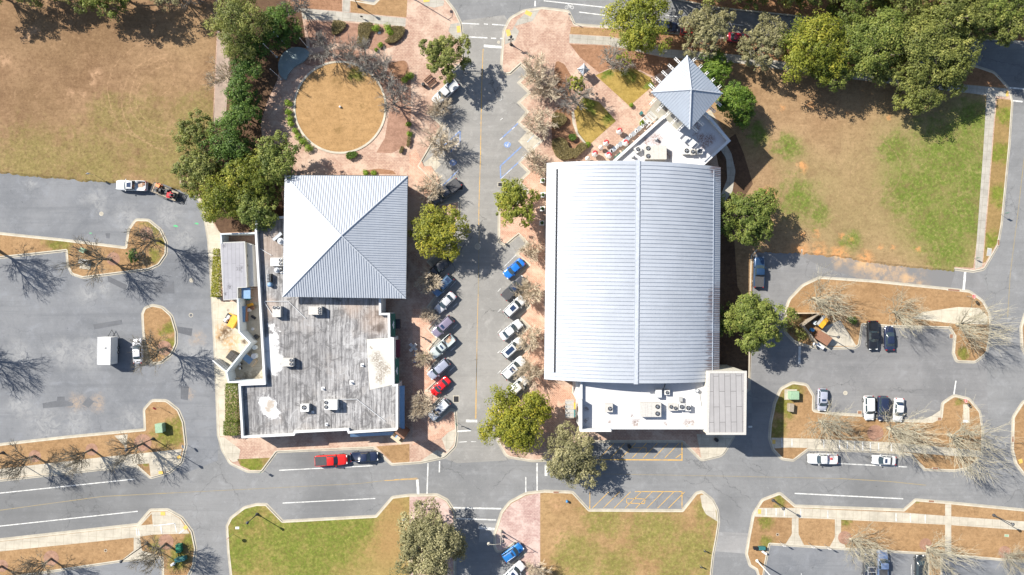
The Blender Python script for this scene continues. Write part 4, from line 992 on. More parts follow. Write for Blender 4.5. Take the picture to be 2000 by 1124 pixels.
t = thing("service_yard_wall", (0, 0, 0), 0, "white zigzag wall round the service yard left of the grey-roofed building", "wall")
def wall_run(root, pts, h, th, mat, name="wall"):
    mb = MB(); w = [W(x, y, h) for x, y in pts]
    L, Rr = [], []
    for i, p in enumerate(w):
        a, c = w[max(0, i - 1)], w[min(len(w) - 1, i + 1)]
        d1 = (p - a).normalized() if i else (c - p).normalized()
        d2 = (c - p).normalized() if i < len(w) - 1 else d1
        n1, n2 = Vector((-d1.y, d1.x)), Vector((-d2.y, d2.x)); m = (n1 + n2).normalized()
        k = th / 2 / max(0.4, m.dot(n1))
        L.append((p.x + m.x * k, p.y + m.y * k)); Rr.append((p.x - m.x * k, p.y - m.y * k))
    mb.prism(L + Rr[::-1], 0.1, h)
    return mb.build(name, mat, root)
wall_run(t, [(498, 455.5), (431, 457.5), (432.5, 476)], 3.4, 0.25, M['stucco_blue'])
wall_run(t, [(464, 583), (466.5, 648), (488, 670), (442, 727), (446.5, 747), (514, 746.5)], 3.6, 0.28, M['stucco_blue'])
wall_run(t, [(441, 726), (415, 704.5)], 3.2, 0.2, M['white'], "gate")
gt = KIDS[t.name][-1]
a, b = W(441, 726, 3.2), W(415, 704.5, 3.2)
sl_ = MB(); d = (b - a).normalized(); n = Vector((-d.y, d.x, 0)); n = n if n.y > 0 else -n
for k in range(3):
    m = (a + b) / 2 + n * 0.13
    sl_.box(m.x, m.y, 0.5 + k * 0.9, (b - a).length * 0.96, 0.06, 0.3, math.atan2(d.y, d.x))
sl_.build("gate_slat", M['grey_metal'], gt)
t = thing("walk_in_cooler", (0, 0, 0), 0, "grey flat-roofed cooler shed in the service yard with a white side panel", "shed")
cp_ = px2w([(431, 475), (478, 473), (482, 561), (464, 562), (464, 584), (437.5, 586)], 3.2)
MB().prism(cp_, 0.1, 3.2).build("wall", M['stucco_cream'], t)
MB().prism(offset(cp_, -0.1), 3.2, 3.3).build("roof_edge", M['grey_metal'], t)
MB().sheet(offset(cp_, 0.06), 3.305).build("roof", M['roof_cooler'], t)
MB().prism(px2w([(480.5, 474), (492.5, 478), (495.5, 560), (484.5, 560)], 2.3), 0.1, 2.3).build("side_panel", M['stucco'], t)
MB().box(*W(482, 500, 2.5)[:2], 2.3, 0.14, 0.5, 0.1).box(*W(483, 519, 2.5)[:2], 2.3, 0.14, 0.4, 0.1).build("vent", M['black'], t)

# ---------------------------------------------------------------- barrel-roofed hall
b2 = thing("barrel_roof_hall", (0, 0, 0), 0, "large hall with a ribbed silver barrel roof right of the street", "building")
NW, NE, SE, SW = Vector((6.38, 22.8, 0)), Vector((38.27, 22.05, 0)), Vector((38.0, -17.15, 0)), Vector((5.9, -16.8, 0))
ZE, ZR = 8.0, 12.0
def arc(u, v, dz=0.0):
    """u across 0..1, v along 0 north .. 1 south"""
    n = NW.lerp(NE, u); s_ = SW.lerp(SE, u); p = n.lerp(s_, v)
    x = 2 * u - 1
    hr = (16.0 ** 2 + 4.0 ** 2) / 8.0
    z = ZE - (hr - 4.0) + math.sqrt(hr * hr - (x * 16.0) ** 2)
    return Vector((p.x, p.y, z + dz))
NU = 40
mb = MB()
mb.add([arc(i / NU, 0) for i in range(NU + 1)] + [arc(i / NU, 1) for i in range(NU + 1)], [(i, NU + 1 + i, NU + 2 + i, i + 1) for i in range(NU)])
mb.add([arc(i / NU, 0, -0.35) for i in range(NU + 1)] + [arc(i / NU, 1, -0.35) for i in range(NU + 1)], [(i, i + 1, NU + 2 + i, NU + 1 + i) for i in range(NU)])
for v in (0, 1):
    mb.add([arc(i / NU, v) for i in range(NU + 1)] + [arc(i / NU, v, -0.35) for i in range(NU + 1)], [(i, i + 1, NU + 2 + i, NU + 1 + i) if v else (i, NU + 1 + i, NU + 2 + i, i + 1) for i in range(NU)])
for u in (0, 1):
    mb.add([arc(u, 0), arc(u, 1), arc(u, 1, -.35), arc(u, 0, -.35)], [(0, 3, 2, 1) if u == 0 else (0, 1, 2, 3)])
roof2 = mb.build("roof", M['roof_barrel'], b2, False)
rb = MB(); NR = 57
def arc_rib(rb, v, u0, u1, n, w, hh):
    pts = [arc(u0 + (u1 - u0) * i / n, v) for i in range(n + 1)]
    b = len(rb.v)
    for p in pts:
        for dy, dz in ((-w / 2, -0.02), (-w / 2, hh), (w / 2, hh), (w / 2, -0.02)): rb.v.append((p.x, p.y + dy, p.z + dz))
    for i in range(n):
        for k in range(3): rb.f.append((b + i * 4 + k, b + i * 4 + 4 + k, b + i * 4 + 5 + k, b + i * 4 + 1 + k))
for k in range(1, NR): arc_rib(rb, k / NR, 0.003, 0.997, 32, 0.10, 0.09)
for k in range(0, NR): arc_rib(rb, (k + 0.5) / NR, 0.957, 0.997, 3, 0.06, 0.08)
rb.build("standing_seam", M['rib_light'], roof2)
cp = MB()
a, b = arc(0.5, -0.004, 0.1), arc(0.5, 1.004, 0.1); m = (a + b) / 2
cp.box(m.x, m.y, a.z - 0.1, 0.62, (b - a).length, 0.16, math.atan2(b.y - a.y, b.x - a.x) + math.pi / 2)
cp.build("ridge_cap", M['ridge'], roof2)
cp = MB()
for dx in (-0.36, 0.36):
    cp.box(m.x + dx, m.y, a.z - 0.09, 0.09, (b - a).length, 0.13, math.atan2(b.y - a.y, b.x - a.x) + math.pi / 2)
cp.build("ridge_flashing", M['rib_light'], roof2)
sl2 = MB()
for u0, v0, v1, w, hh, m_ in ((0.0575, 0.03, 0.965, 0.13, 0.12, 'black'),):
    pts = [arc(u0, v0 + (v1 - v0) * i / 8, 0.05) for i in range(9)]
    sl2.tube(pts, 0.16, 5)
sl2.build("roof_gutter", M['black'], roof2)
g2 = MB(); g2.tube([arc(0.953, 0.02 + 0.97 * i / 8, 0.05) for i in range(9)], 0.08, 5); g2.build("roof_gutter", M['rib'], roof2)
inset = [NW.lerp(SE, 0.02), NE.lerp(SW, 0.02), SE.lerp(NW, 0.02), SW.lerp(NE, 0.02)]
mb = MB().prism([(p.x, p.y) for p in inset], 0, 7.7)
for v in (0.02, 0.98):
    top = [arc(0.02 + 0.96 * i / 20, v, -0.36) for i in range(21)]; bot = [Vector((p.x, p.y, 7.6)) for p in top]
    mb.add(top + bot, [(i, i + 1, 22 + i, 21 + i) for i in range(20)])
mb.build("wall", M['stucco_cream'], b2)
for k in range(8):
    v = 0.08 + k * 0.115
    p, q = NW.lerp(SW, v + 0.06), NW.lerp(SW, v)
    off = Vector((0.66, 0, 0))
    wall_opening(b2, "window", (q + off), (p + off), 0.4, 3.4, M['glass'], nmul=-1)
# white annex with roof plant
ax = thing("white_annex", (0, 0, 0), 0, "white flat-roofed annex at the lower end of the barrel-roofed hall", "building")
wA = parapet_block(ax, [(1134, 741), (1134, 841), (1196, 840), (1196, 838.5), (1386, 838.5), (1386, 741)], 9.0, 8.4, M['stucco'], M['roof_white'], 0.3)
cw = [W(x, y, 10.4) for x, y in ((1136, 782), (1136, 840.5), (1194, 840.5))]
mb = MB()
L_ = [(cw[0].x - .3, cw[0].y), (cw[1].x - .3, cw[1].y - .3), (cw[2].x, cw[2].y - .3), (cw[2].x, cw[2].y + .1), (cw[1].x + .1, cw[1].y + .1), (cw[0].x + .1, cw[0].y)]
mb.prism(L_, 9.06, 10.4); mb.build("corner_parapet", M['stucco'], ax)
mb = MB().box(W(1128, 760, 5).x, W(1128, 760, 5).y, 0, 1.0, 3.2, 7.0); mb.build("stair_bay", M['stucco'], ax)
for ya, yb in ((800, 812), (818, 834)): wall_opening(ax, "window", W(1133.6, ya, 9), W(1133.6, yb, 9), 4.6, 6.4, M['glass'])
for k in range(5): wall_opening(ax, "window", W(1205 + k * 34, 838.4, 9), W(1205 + k * 34 + 22, 838.4, 9), 0.6, 2.8, M['glass'])
t = MB().prism(px2w([(1104, 781), (1121, 781), (1121, 817), (1104, 817)], 3.4), 3.3, 3.42).build("entry_canopy", M['grey_metal'], ax)
rbm = MB()
for k in range(5): rbm.box(*W(1112.5, 783 + k * 8, 3.45)[:2], 3.42, 1.7, 0.07, 0.08)
rbm.build("canopy_rib", M['wood_tan'], t)
MB().box(*W(1122.4, 793, 3.6)[:2], 3.0, 0.24, 1.2, 0.9).build("sign_panel", M['yellow'], ax)
MB().box(*W(1122.4, 807, 3.6)[:2], 3.0, 0.24, 1.5, 0.9).build("sign_panel", M['teal'], ax)
hvac(1189, 797, 8.4, 1.4, 1.5, 1.0, 0, [(0.2, -0.15, 0.38)], "single-fan cube air conditioner alone on the left of the white annex roof", group="units on the white annex roof")
hvac(1271, 801, 8.4, 3.7, 2.5, 1.2, 0, [(1.2, 0.6, 0.4), (1.2, -0.65, 0.4)], "largest ribbed rooftop unit on the white annex, two fans on its right", group="units on the white annex roof", panels=(-1.0, -0.6, 0.1))
hvac(1315, 796, 8.4, 1.7, 1.2, 0.9, 0, [(-0.4, 0.1, 0.33), (0.4, -0.15, 0.33)], "two-fan condenser at the left of a row of three on the white annex", group="units on the white annex roof")
hvac(1331.5, 795, 8.4, 1.0, 1.1, 1.0, 0, [(0, 0, 0.4)], "middle pale condenser in the row of three on the white annex", 'hvac_light', group="units on the white annex roof")
hvac(1344, 797, 8.4, 0.9, 1.1, 1.0, 0, [(0, 0, 0.4)], "rightmost condenser in the row of three on the white annex", 'hvac_light', group="units on the white annex roof")
hvac(1303, 767, 8.4, 0.9, 0.8, 0.7, 0, [(0.0, 0.0, 0.3)], "small white condenser next to the barrel roof's lower edge", 'hvac_light', group="units on the white annex roof")
t = thing("roof_cabinet", (*W(1286, 769, 9.2)[:2], 8.4), 0, "plain pale cabinet left of the small white condenser under the barrel roof", "roof cabinet")
MB().box(0, 0, 0.1, 1.0, 1.3, 0.9).build("cabinet", M['white_metal'], t); MB().box(0, 0, 1.0, 1.08, 1.38, 0.05).build("lid", M['white_metal'], t); MB().tube([(0.9, 0.6, 0.3), (1.2, 1.2, 0.4), (1.25, 1.9, 0.7)], 0.08).build("pipe", M['dark_steel'], t)
exhaust(1363, 764, 8.4, 0.3, 0.8, "small round exhaust with a pipe near the grey tower block", group="units on the white annex roof")
o = MB().tube([W(1366, 768, 8.5), W(1370, 794, 8.5)], 0.06).build("conduit", M['grey_metal']); tag(o, "dark pipe leading from the small exhaust on the white annex", "conduit")
t = thing("vent_cowl", (*W(1330, 781, 9.2)[:2], 8.4), 0, "grey louvred cowl behind the row of three condensers", "vent")
MB().box(0, 0, 0, 0.6, 0.7, 0.5).build("base", M['grey_metal'], t); MB().box(0, 0, 0.5, 0.8, 0.9, 0.25, 0, 0.8).build("hood", M['grey_metal'], t)
# grey tower block at the corner
gb = thing("grey_tower_block", (0, 0, 0), 0, "tall grey flat-topped block at the right corner of the white annex", "building")
gp = px2w([(1384, 726.5), (1457.5, 726.5), (1456, 848.5), (1381.5, 848.5)], 11.0)
MB().prism(gp, 0, 10.9).build("wall", M['stucco_cream'], gb)
MB().ring(offset(gp, -0.12), offset(gp, -0.12), 10.5, 11.0).ring(offset(gp, -0.12), offset(gp, 0.3), 11.0, 11.002).ring(offset(gp, 0.3), offset(gp, 0.3), 11.0, 10.85).build("roof_edge", M['hvac'], gb)
MB().sheet(offset(gp, 0.28), 10.93).build("roof", M['roof_grey'], gb)
for k in range(3): wall_opening(gb, "window", W(1390 + k * 20, 848.3, 10.9), W(1402 + k * 20, 848.3, 10.9), 0.5, 3.0, M['glass'])

# ---------------------------------------------------------------- corner cafe with square tower
b3 = thing("corner_cafe", (0, 0, 0), 0, "white flat-roofed corner building with a silver pyramid-roofed tower above it", "building")
parapet_block(b3, [(1299, 223), (1340, 188), (1382, 222), (1427, 275.5), (1376, 322), (1345, 350), (1180, 350), (1197, 314)], 6.0, 5.4, M['stucco'], M['roof_cafe'], 0.45)
TC = Vector((30.6, 34.0, 0))
tw = [W(1342, 109, 14), W(1411, 183, 14), W(1347, 253, 14), W(1272, 180.5, 14)]
ctr = sum(tw, Vector()) / 4
body = [ctr.lerp(c, 0.70) for c in tw]
MB().prism([(p.x, p.y) for p in body], 0, 13.6).build("tower_wall", M['stucco_cream'], b3)
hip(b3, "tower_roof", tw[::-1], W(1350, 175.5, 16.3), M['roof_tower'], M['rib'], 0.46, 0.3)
for i in range(4):
    A, B = tw[i], tw[(i + 1) % 4]
    u = (B - A).normalized(); n = Vector((u.y, -u.x, 0)); n = n if n.dot((A + B) / 2 - ctr) > 0 else -n
    for k in range(5):
        p = A.lerp(B, 0.14 + 0.18 * k); p.z = 12.6
        br_ = MB()
        for s in (-0.16, 0.16):
            q = p + u * s
            br_.box((q - n * 0.6).x, (q - n * 0.6).y, 12.5, 3.9, 0.09, 0.22, math.atan2(n.y, n.x))
        q = p + n * 0.85; br_.box(q.x, q.y, 12.55, 0.1, 0.5, 0.14, math.atan2(n.y, n.x))
        q = p + n * 0.3; br_.box(q.x, q.y, 12.55, 0.1, 0.5, 0.14, math.atan2(n.y, n.x))
        br_.build("bracket", M['white'], b3)
for i in range(4):
    A, B = body[i], body[(i + 1) % 4]
    for k in (0.12, 0.55):
        wall_opening(b3, "window", B.lerp(A, 1 - k - 0.3) if False else A.lerp(B, k), A.lerp(B, k + 0.3), 8.2, 11.6, M['glass'])
aw = MB()
for (x0, y0, x1, y1) in ((1199, 309, 1211, 300), (1214, 298, 1227, 288), (1230, 285.5, 1242, 276), (1245, 274, 1255, 266), (1258, 263, 1268, 255), (1271, 252.5, 1286, 239)):
    a, b = W(x0 + 1, y0 - 1, 5.3), W(x1 + 1, y1 - 1, 5.3); d = (b - a).normalized(); m = (a + b) / 2
    aw.box(m.x, m.y, 4.9, (b - a).length, 0.22, 0.5, math.atan2(d.y, d.x))
aw.build("teal_sign_band", M['awn_green'], b3)
hvac(1281, 298, 5.4, 3.9, 2.5, 1.3, 0, [(-1.45, 0.75, 0.4), (-1.45, -0.7, 0.4)], "large ribbed roof unit with two fans next to the barrel roof's upper edge", group="units on the cafe roof", panels=(-0.4, 0.5, 1.1))
hvac(1246, 292, 5.4, 1.1, 1.0, 0.9, 30, [(0, 0, 0.38)], "tilted small condenser left of the large ribbed unit on the cafe roof", 'hvac_light', group="units on the cafe roof")
hvac(1341, 295, 5.4, 1.3, 1.2, 0.9, 0, [(0, 0, 0.42)], "left condenser of three in a row below the pyramid tower", 'hvac_light', group="units on the cafe roof")
hvac(1353, 297, 5.4, 0.9, 1.0, 0.9, 0, [(0, 0, 0.36)], "middle condenser of three in a row below the pyramid tower", group="units on the cafe roof")
hvac(1367, 296, 5.4, 1.0, 0.9, 0.9, 0, [(0, 0, 0.36)], "right condenser of three in a row below the pyramid tower", 'hvac_light', group="units on the cafe roof")
exhaust(1237, 305, 5.4, 0.25, 0.9, "small white exhaust at the cafe roof's left parapet", group="units on the cafe roof")
exhaust(1283, 271, 5.4, 0.25, 0.9, "white exhaust beside a rust stain on the cafe roof", group="units on the cafe roof")
for px, py, s, lab in ((1339, 273, 1.0, "white roof slab curb left of the tower's shadow on the cafe roof"), (1351, 279, 1.3, "larger white roof curb above the row of three condensers")):
    p = W(px, py, 5.8); t = thing("roof_curb", (p.x, p.y, 5.4), R(45), lab, "roof curb", "curbs on the cafe roof")
    MB().box(0, 0, 0, s * .9, s * .9, 0.35).build("curb_wall", M['white'], t); MB().box(0, 0, 0.35, s, s, 0.06).build("lid", M['white_metal'], t)
# ---------------------------------------------------------------- vehicles
PAINT = {}
def carpaint(c, metal=0.0):
    k = (c, metal)
    if k not in PAINT:
        g = G("car_paint", world=False)
        n = g.noise(1.6, 4, 0.6)
        PAINT[k] = g.out(g.mix(g.rng(n, 0.35, 0.7), c, sc(c, 0.9)), 0.28, metal, coat=0.6)
    return PAINT[k]
M['tyre'] = mat_plain("tyre_rubber", (0.018, 0.018, 0.019), 0.85)
M['rim'] = mat_plain("wheel_rim", (0.32, 0.33, 0.34), 0.35, 0.6)
M['trim'] = mat_plain("dark_trim", (0.02, 0.02, 0.022), 0.55)
M['lens'] = mat_plain("headlight_lens", (0.55, 0.57, 0.58), 0.15)
M['tail'] = mat_plain("taillight_red", (0.30, 0.012, 0.012), 0.25)
M['bedliner'] = mat_plain("bed_liner", (0.03, 0.03, 0.033), 0.8)
M['tonneau'] = mat_plain("tonneau_cover", (0.045, 0.046, 0.05), 0.7)
M['interior'] = mat_plain("dashboard", (0.05, 0.045, 0.04), 0.8)
M['cargo'] = mat_plain("cargo_tan", (0.34, 0.24, 0.17), 0.8, 0, 0.25, 5)

def smoothstep(a, b, x):
    t = max(0.0, min(1.0, (x - a) / (b - a))); return t * t * (3 - 2 * t)

# per kind: height, (rear glass base, roof rear, roof front, windscreen base) as fraction of L from the centre (front +), belt height, hood height, tail height
KIND = {
    'sedan': dict(h=1.45, cab=(-0.33, -0.20, 0.06, 0.23), belt=0.95, hood=0.92, tail=1.00),
    'suv': dict(h=1.72, cab=(-0.475, -0.42, 0.09, 0.22), belt=1.08, hood=1.08, tail=1.08),
    'hatch': dict(h=1.52, cab=(-0.47, -0.36, 0.10, 0.26), belt=1.0, hood=0.98, tail=1.0),
    'pickup': dict(h=1.85, cab=(-0.13, -0.085, 0.10, 0.205), belt=1.2, hood=1.18, tail=1.2),
}
def car(kind, px, py, heading, L, Wd, color, label, cat=None, metal=0.0, roofglass=None, roofcol=None, rails=False, bed='open', cargo=None, group="parked vehicles", name=None, rack=False):
    K = KIND[kind]; h = K['h']
    p = W(px, py, 0.75)
    cat = cat or ('pickup truck' if kind == 'pickup' else 'car')
    root = thing(name or ('pickup_truck' if kind == 'pickup' else 'parked_car'), (p.x, p.y, 0.012), R(heading), label, cat, group)
    mat = carpaint(color, metal)
    hw = Wd / 2
    r0, r1, f1, f0 = [c * L for c in K['cab']]
    # body shell as a loft of rounded sections
    N = 18
    xs = [-L / 2, -L / 2 + 0.06, -L / 2 + 0.2] + [(-0.5 + 0.5 * 0 + (k + 1) / (N - 4)) * (L - 0.9) + 0.0 for k in range(N - 6)]
    xs = sorted(set([-L / 2, -L / 2 + .05, -L / 2 + .18, -L / 2 + .4] + list(np.linspace(-L / 2 + .7, L / 2 - .95, 9)) + [L / 2 - .62, L / 2 - .34, L / 2 - .14, L / 2 - .04, L / 2]))
    mb = MB(); ns = 13
    bedx = r0 - 0.05
    for x in xs:
        t = x / L
        wf = 1.0
        wf -= 0.10 * smoothstep(0.34, 0.5, t) + 0.20 * smoothstep(0.455, 0.5, t) ** 2
        wf -= (0.05 if kind in ('pickup',) else 0.08) * smoothstep(-0.36, -0.5, t) + 0.12 * smoothstep(-0.465, -0.5, t) ** 2
        w = hw * wf
        top = K['belt']
        if x > f0 - 0.1: top = K['belt'] + (K['hood'] - 0.07 - K['belt']) * smoothstep(f0 - 0.1, L / 2 - 0.2, x) - 0.2 * smoothstep(L / 2 - 0.3, L / 2, x)
        if x < r0: top = K['belt'] + (K['tail'] - K['belt']) * smoothstep(r0, r0 - 0.3, x) - 0.16 * smoothstep(-L / 2 + 0.18, -L / 2, x)
        lo = 0.26 + 0.1 * smoothstep(0.44, 0.5, abs(t))
        sec = [(0.90, lo), (0.97, lo + 0.12), (1.0, 0.62), (0.985, top - 0.14), (0.93, top - 0.03), (0.62, top + 0.015), (0, top + 0.035)]
        if kind == 'pickup' and x < bedx: sec = [(0.92, lo), (0.98, lo + .12), (1.0, .62), (1.0, top - .1), (0.97, top), (0.88, top), (0.86, top - (0.62 if bed == 'open' else 0.05))]
        half = [(w * a, z) for a, z in sec]
        for a, z in half: mb.v.append((x, -a, z))
        for a, z in half[-2::-1]: mb.v.append((x, a, z))
    n = len(xs)
    for i in range(n - 1):
        for k in range(ns - 1): mb.f.append((i * ns + k, (i + 1) * ns + k, (i + 1) * ns + k + 1, i * ns + k + 1))
    mb.f.append(tuple(range(ns))); mb.f.append(tuple((n - 1) * ns + k for k in range(ns))[::-1])
    body = mb.build("body", mat, root, True)
    # greenhouse shell
    wb, wt = hw * 0.90, hw * (0.74 if kind != 'sedan' else 0.70)
    zb, zt = K['belt'] - 0.01, h
    def ring(z, xr, xf, w, bow):
        pts = []
        for a in np.linspace(-1, 1, 5): pts.append((xr - bow * (1 - a * a) * 0.5, -w * a * 1.0, z))
        for a in np.linspace(-1, 1, 5): pts.append((xf + bow * (1 - a * a), w * a, z))
        return pts
    lo_, hi_ = ring(zb, r0, f0, wb, 0.16), ring(zt - 0.07, r1, f1, wt, 0.09)
    cap = ring(zt, r1 + 0.22, f1 - 0.22, wt * 0.8, 0.05)
    sh = MB().add(lo_ + hi_ + cap, [(i, (i + 1) % 10, 10 + (i + 1) % 10, 10 + i) for i in range(10)])
    shell = sh.build("cabin", mat if roofcol is None else mat, root, True)
    rf = MB().add(hi_ + cap, [(i, (i + 1) % 10, 10 + (i + 1) % 10, 10 + i) for i in range(10)] + [tuple(range(10, 20))])
    roof = rf.build("roof", carpaint(roofcol, 0.0) if roofcol else mat, root, True)
    # glass: quads proud of the shell
    def glass(nm, a, b, c, d, ins=0.1, top=0.1, low=0.08):
        a, b, c, d = map(Vector, (a, b, c, d))
        nr = (b - a).cross(d - a).normalized()
        ctr = (a + b + c + d) / 4
        if nr.dot(ctr - Vector(((r0 + f0) / 2, 0, 0.9))) < 0: nr = -nr
        P = lambda s, t: (a.lerp(b, s)).lerp(d.lerp(c, s), t) + nr * 0.015
        q = [P(ins, low), P(1 - ins, low), P(1 - ins * .9, 1 - top), P(ins * .9, 1 - top)]
        MB().add(q, [(0, 1, 2, 3)]).build(nm, M['glass'], root)
    # windscreen and rear glass follow the bowed rings in 4 strips
    def bowed(nm, idx):
        vs = []; fs = []
        for k, i in enumerate(idx):
            l, u = Vector(lo_[i]), Vector(hi_[i])
            sgn = 1 if i >= 5 else -1
            o = Vector((0.02 * sgn, 0, 0.02))
            s = 0.93 if k in (0, len(idx) - 1) else 1.0
            for f in (0.06, 0.95):
                q = l.lerp(u, f) + o; q.y *= s; vs.append(q)
        for k in range(len(idx) - 1): fs.append((2 * k, 2 * k + 2, 2 * k + 3, 2 * k + 1))
        MB().add(vs, fs).build(nm, M['glass'], root, True)
    bowed("windscreen", [5, 6, 7, 8, 9]); bowed("rear_window", [0, 1, 2, 3, 4])
    for s, (ia, ib) in ((1, (9, 0)), (-1, (4, 5))):
        A, B, C, D = Vector(lo_[ia]), Vector(lo_[ib]), Vector(hi_[ib]), Vector(hi_[ia])
        mid = 0.5
        glass("side_window", A, A.lerp(B, mid), D.lerp(C, mid), D, 0.05)
        glass("side_window", A.lerp(B, mid), B, C, D.lerp(C, mid), 0.05)
    if roofglass:
        x0, x1 = roofglass
        MB().box((x0 + x1) / 2 * L, 0, zt + 0.0, (x1 - x0) * L, wt * 1.25, 0.014).build("sunroof", M['sunroof'], roof)
    if rails:
        for s in (-1, 1): MB().tube([(r1 + 0.25, s * wt * 0.86, zt + 0.02), (r1 + .4, s * wt * 0.88, zt + .06), (f1 - .35, s * wt * .88, zt + .06), (f1 - .2, s * wt * .86, zt + .02)], 0.025, 5).build("roof_rail", M['steel'], root)
    # wheels
    for fx in (0.315, -0.30):
        for s in (-1, 1):
            r_ = 0.40 if kind in ('pickup', 'suv') else 0.33
            wm = MB().tube([(fx * L, s * (hw - 0.22), r_), (fx * L, s * (hw + 0.012), r_)], r_, 16)
            wo = wm.build("wheel", M['tyre'], root)
            MB().tube([(fx * L, s * (hw - 0.02), r_), (fx * L, s * (hw + 0.022), r_)], r_ * 0.62, 12).build("rim", M['rim'], wo)
    for s in (-1, 1):
        MB().box(L / 2 - 0.12, s * hw * 0.62, K['hood'] - 0.34, 0.24, hw * 0.36, 0.17, -s * 0.28).build("headlight", M['lens'], root)
        MB().box(-L / 2 + 0.10, s * hw * 0.76, K['tail'] - 0.28, 0.16, hw * 0.22, 0.3, s * 0.15).build("taillight", M['tail'], root)
        MB().box(f0 - 0.28, s * (hw + 0.09), K['belt'] - 0.02, 0.16, 0.2, 0.17, 0, 0.85).build("mirror", mat, root)
    MB().box(L / 2 - 0.03, 0, 0.42, 0.08, hw * 1.0, 0.26).build("grille", M['trim'], root)
    if kind == 'pickup':
        bl, bw = (bedx + L / 2 - 0.22), Wd * 0.84
        bx = (bedx - L / 2 + 0.1) / 2
        if bed == 'open':
            MB().box(bx, 0, 0.62, bl, bw, 0.03).build("bed", M['bedliner'], root)
            MB().box(-L / 2 + 0.12, 0, 0.6, 0.08, bw, K['tail'] - 0.58).build("tailgate", mat, root)
            MB().box(bedx + 0.02, 0, 0.6, 0.06, bw, K['tail'] - 0.58).build("bulkhead", mat, root)
        else:
            MB().box(bx, 0, K['tail'] - 0.02, bl + 0.06, bw * 1.02, 0.05).build("bed_cover", M['tonneau'] if bed == 'cover' else carpaint(color, metal), root)
    if rack:
        rk = MB()
        for s in (-1, 1):
            for x in (r1 + .2, -L / 2 + .3): rk.tube([(x, s * hw * .8, zb), (x, s * hw * .8, zt + .25)], 0.035, 5)
            rk.tube([(-L / 2 + .3, s * hw * .8, zt + .25), (f1, s * hw * .8, zt + .25)], 0.035, 5)
        for k in range(4):
            x = -L / 2 + .3 + k * (f1 + L / 2 - .3) / 3; rk.tube([(x, -hw * .8, zt + .25), (x, hw * .8, zt + .25)], 0.035, 5)
        rk.build("ladder_rack", M['white_metal'], root)
    if cargo:
        c = M['cargo'] if cargo == 'tan' else M[cargo]
        cg = MB()
        cw0 = W(px, py, 1.0)
        z0 = 0.66
        ca, sa = math.cos(R(heading)), math.sin(R(heading))
        t = thing("cargo_load", (p.x + bx * ca, p.y + bx * sa, 0.012 + z0), R(heading), "load lying in the bed of the " + label.split(" ", 0)[0][:60], "cargo")
        t["label"] = CARGO_LABEL[label]
        MB().box(0.1, 0.1, 0, bl * 0.5, bw * 0.55, 0.35, 0.2).build("crate", c, t); MB().box(-0.45, -0.35, 0, 0.5, 0.5, 0.3, -0.3).build("bundle", M['wood_brown'], t)
    return root
M['sunroof'] = mat_plain("sunroof_glass", (0.02, 0.035, 0.075), 0.15, 0, 0.1, 2, 0.7)
CARGO_LABEL = {}
WHT, SIL, LAV, BLK, NVY, BLU, RED, GRY = (0.52, 0.53, 0.54), (0.42, 0.44, 0.45), (0.40, 0.42, 0.50), (0.012, 0.013, 0.016), (0.015, 0.022, 0.05), (0.012, 0.13, 0.48), (0.55, 0.012, 0.015), (0.05, 0.052, 0.06)
A1 = 223; A2 = 43
# left kerb of the street, top to bottom
l_ = "white pickup parked by the plaza kerb under the sparse top street tree"
car('pickup', 870, 181, A1, 5.9, 2.0, WHT, l_)
car('pickup', 871, 376, 218, 6.6, 2.1, GRY, "dark grey pickup with a covered bed, right of the pyramid roof's upper corner", bed='cover')
car('suv', 860, 521, A1, 4.9, 1.95, BLK, "black SUV half hidden under the yellowish tree beside the pyramid roof")
car('suv', 865, 558, A1 + 3, 4.8, 1.9, (0.10, 0.17, 0.27), "slate blue SUV with shiny roof, just below the yellowish street tree", metal=0.6, roofglass=(-0.38, -0.24))
car('sedan', 870, 591, A1 + 2, 4.7, 1.85, (0.52, 0.52, 0.53), "silver white sedan, second below the yellowish tree on the left kerb", metal=0.2)
car('suv', 865, 638, A1, 4.8, 1.9, (0.24, 0.21, 0.28), "mauve grey SUV with red tail lamps above the pale pickup", metal=0.3, roofglass=(-0.06, 0.05))
l_ = "pale green-silver pickup with a tan load in its bed"
CARGO_LABEL[l_] = "tan load in the bed of the pale green-silver pickup"
car('pickup', 864, 677, A1 - 1, 5.7, 1.95, (0.44, 0.49, 0.48), l_, metal=0.2, cargo='tan', roofglass=(-0.02, 0.04))
car('suv', 857, 721, A1 - 2, 4.8, 1.9, LAV, "lavender silver SUV between the pale pickup and the red car", metal=0.4)
car('sedan', 860, 755, A1, 4.4, 1.8, RED, "red car under bare twigs, second from the bottom of the left kerb", roofglass=(-0.02, 0.06))
car('suv', 858, 800, A1 + 2, 4.8, 1.9, (0.54, 0.57, 0.60), "white SUV with roof rails, last on the left kerb by the corner ramp", rails=True, roofglass=(-0.05, 0.05))
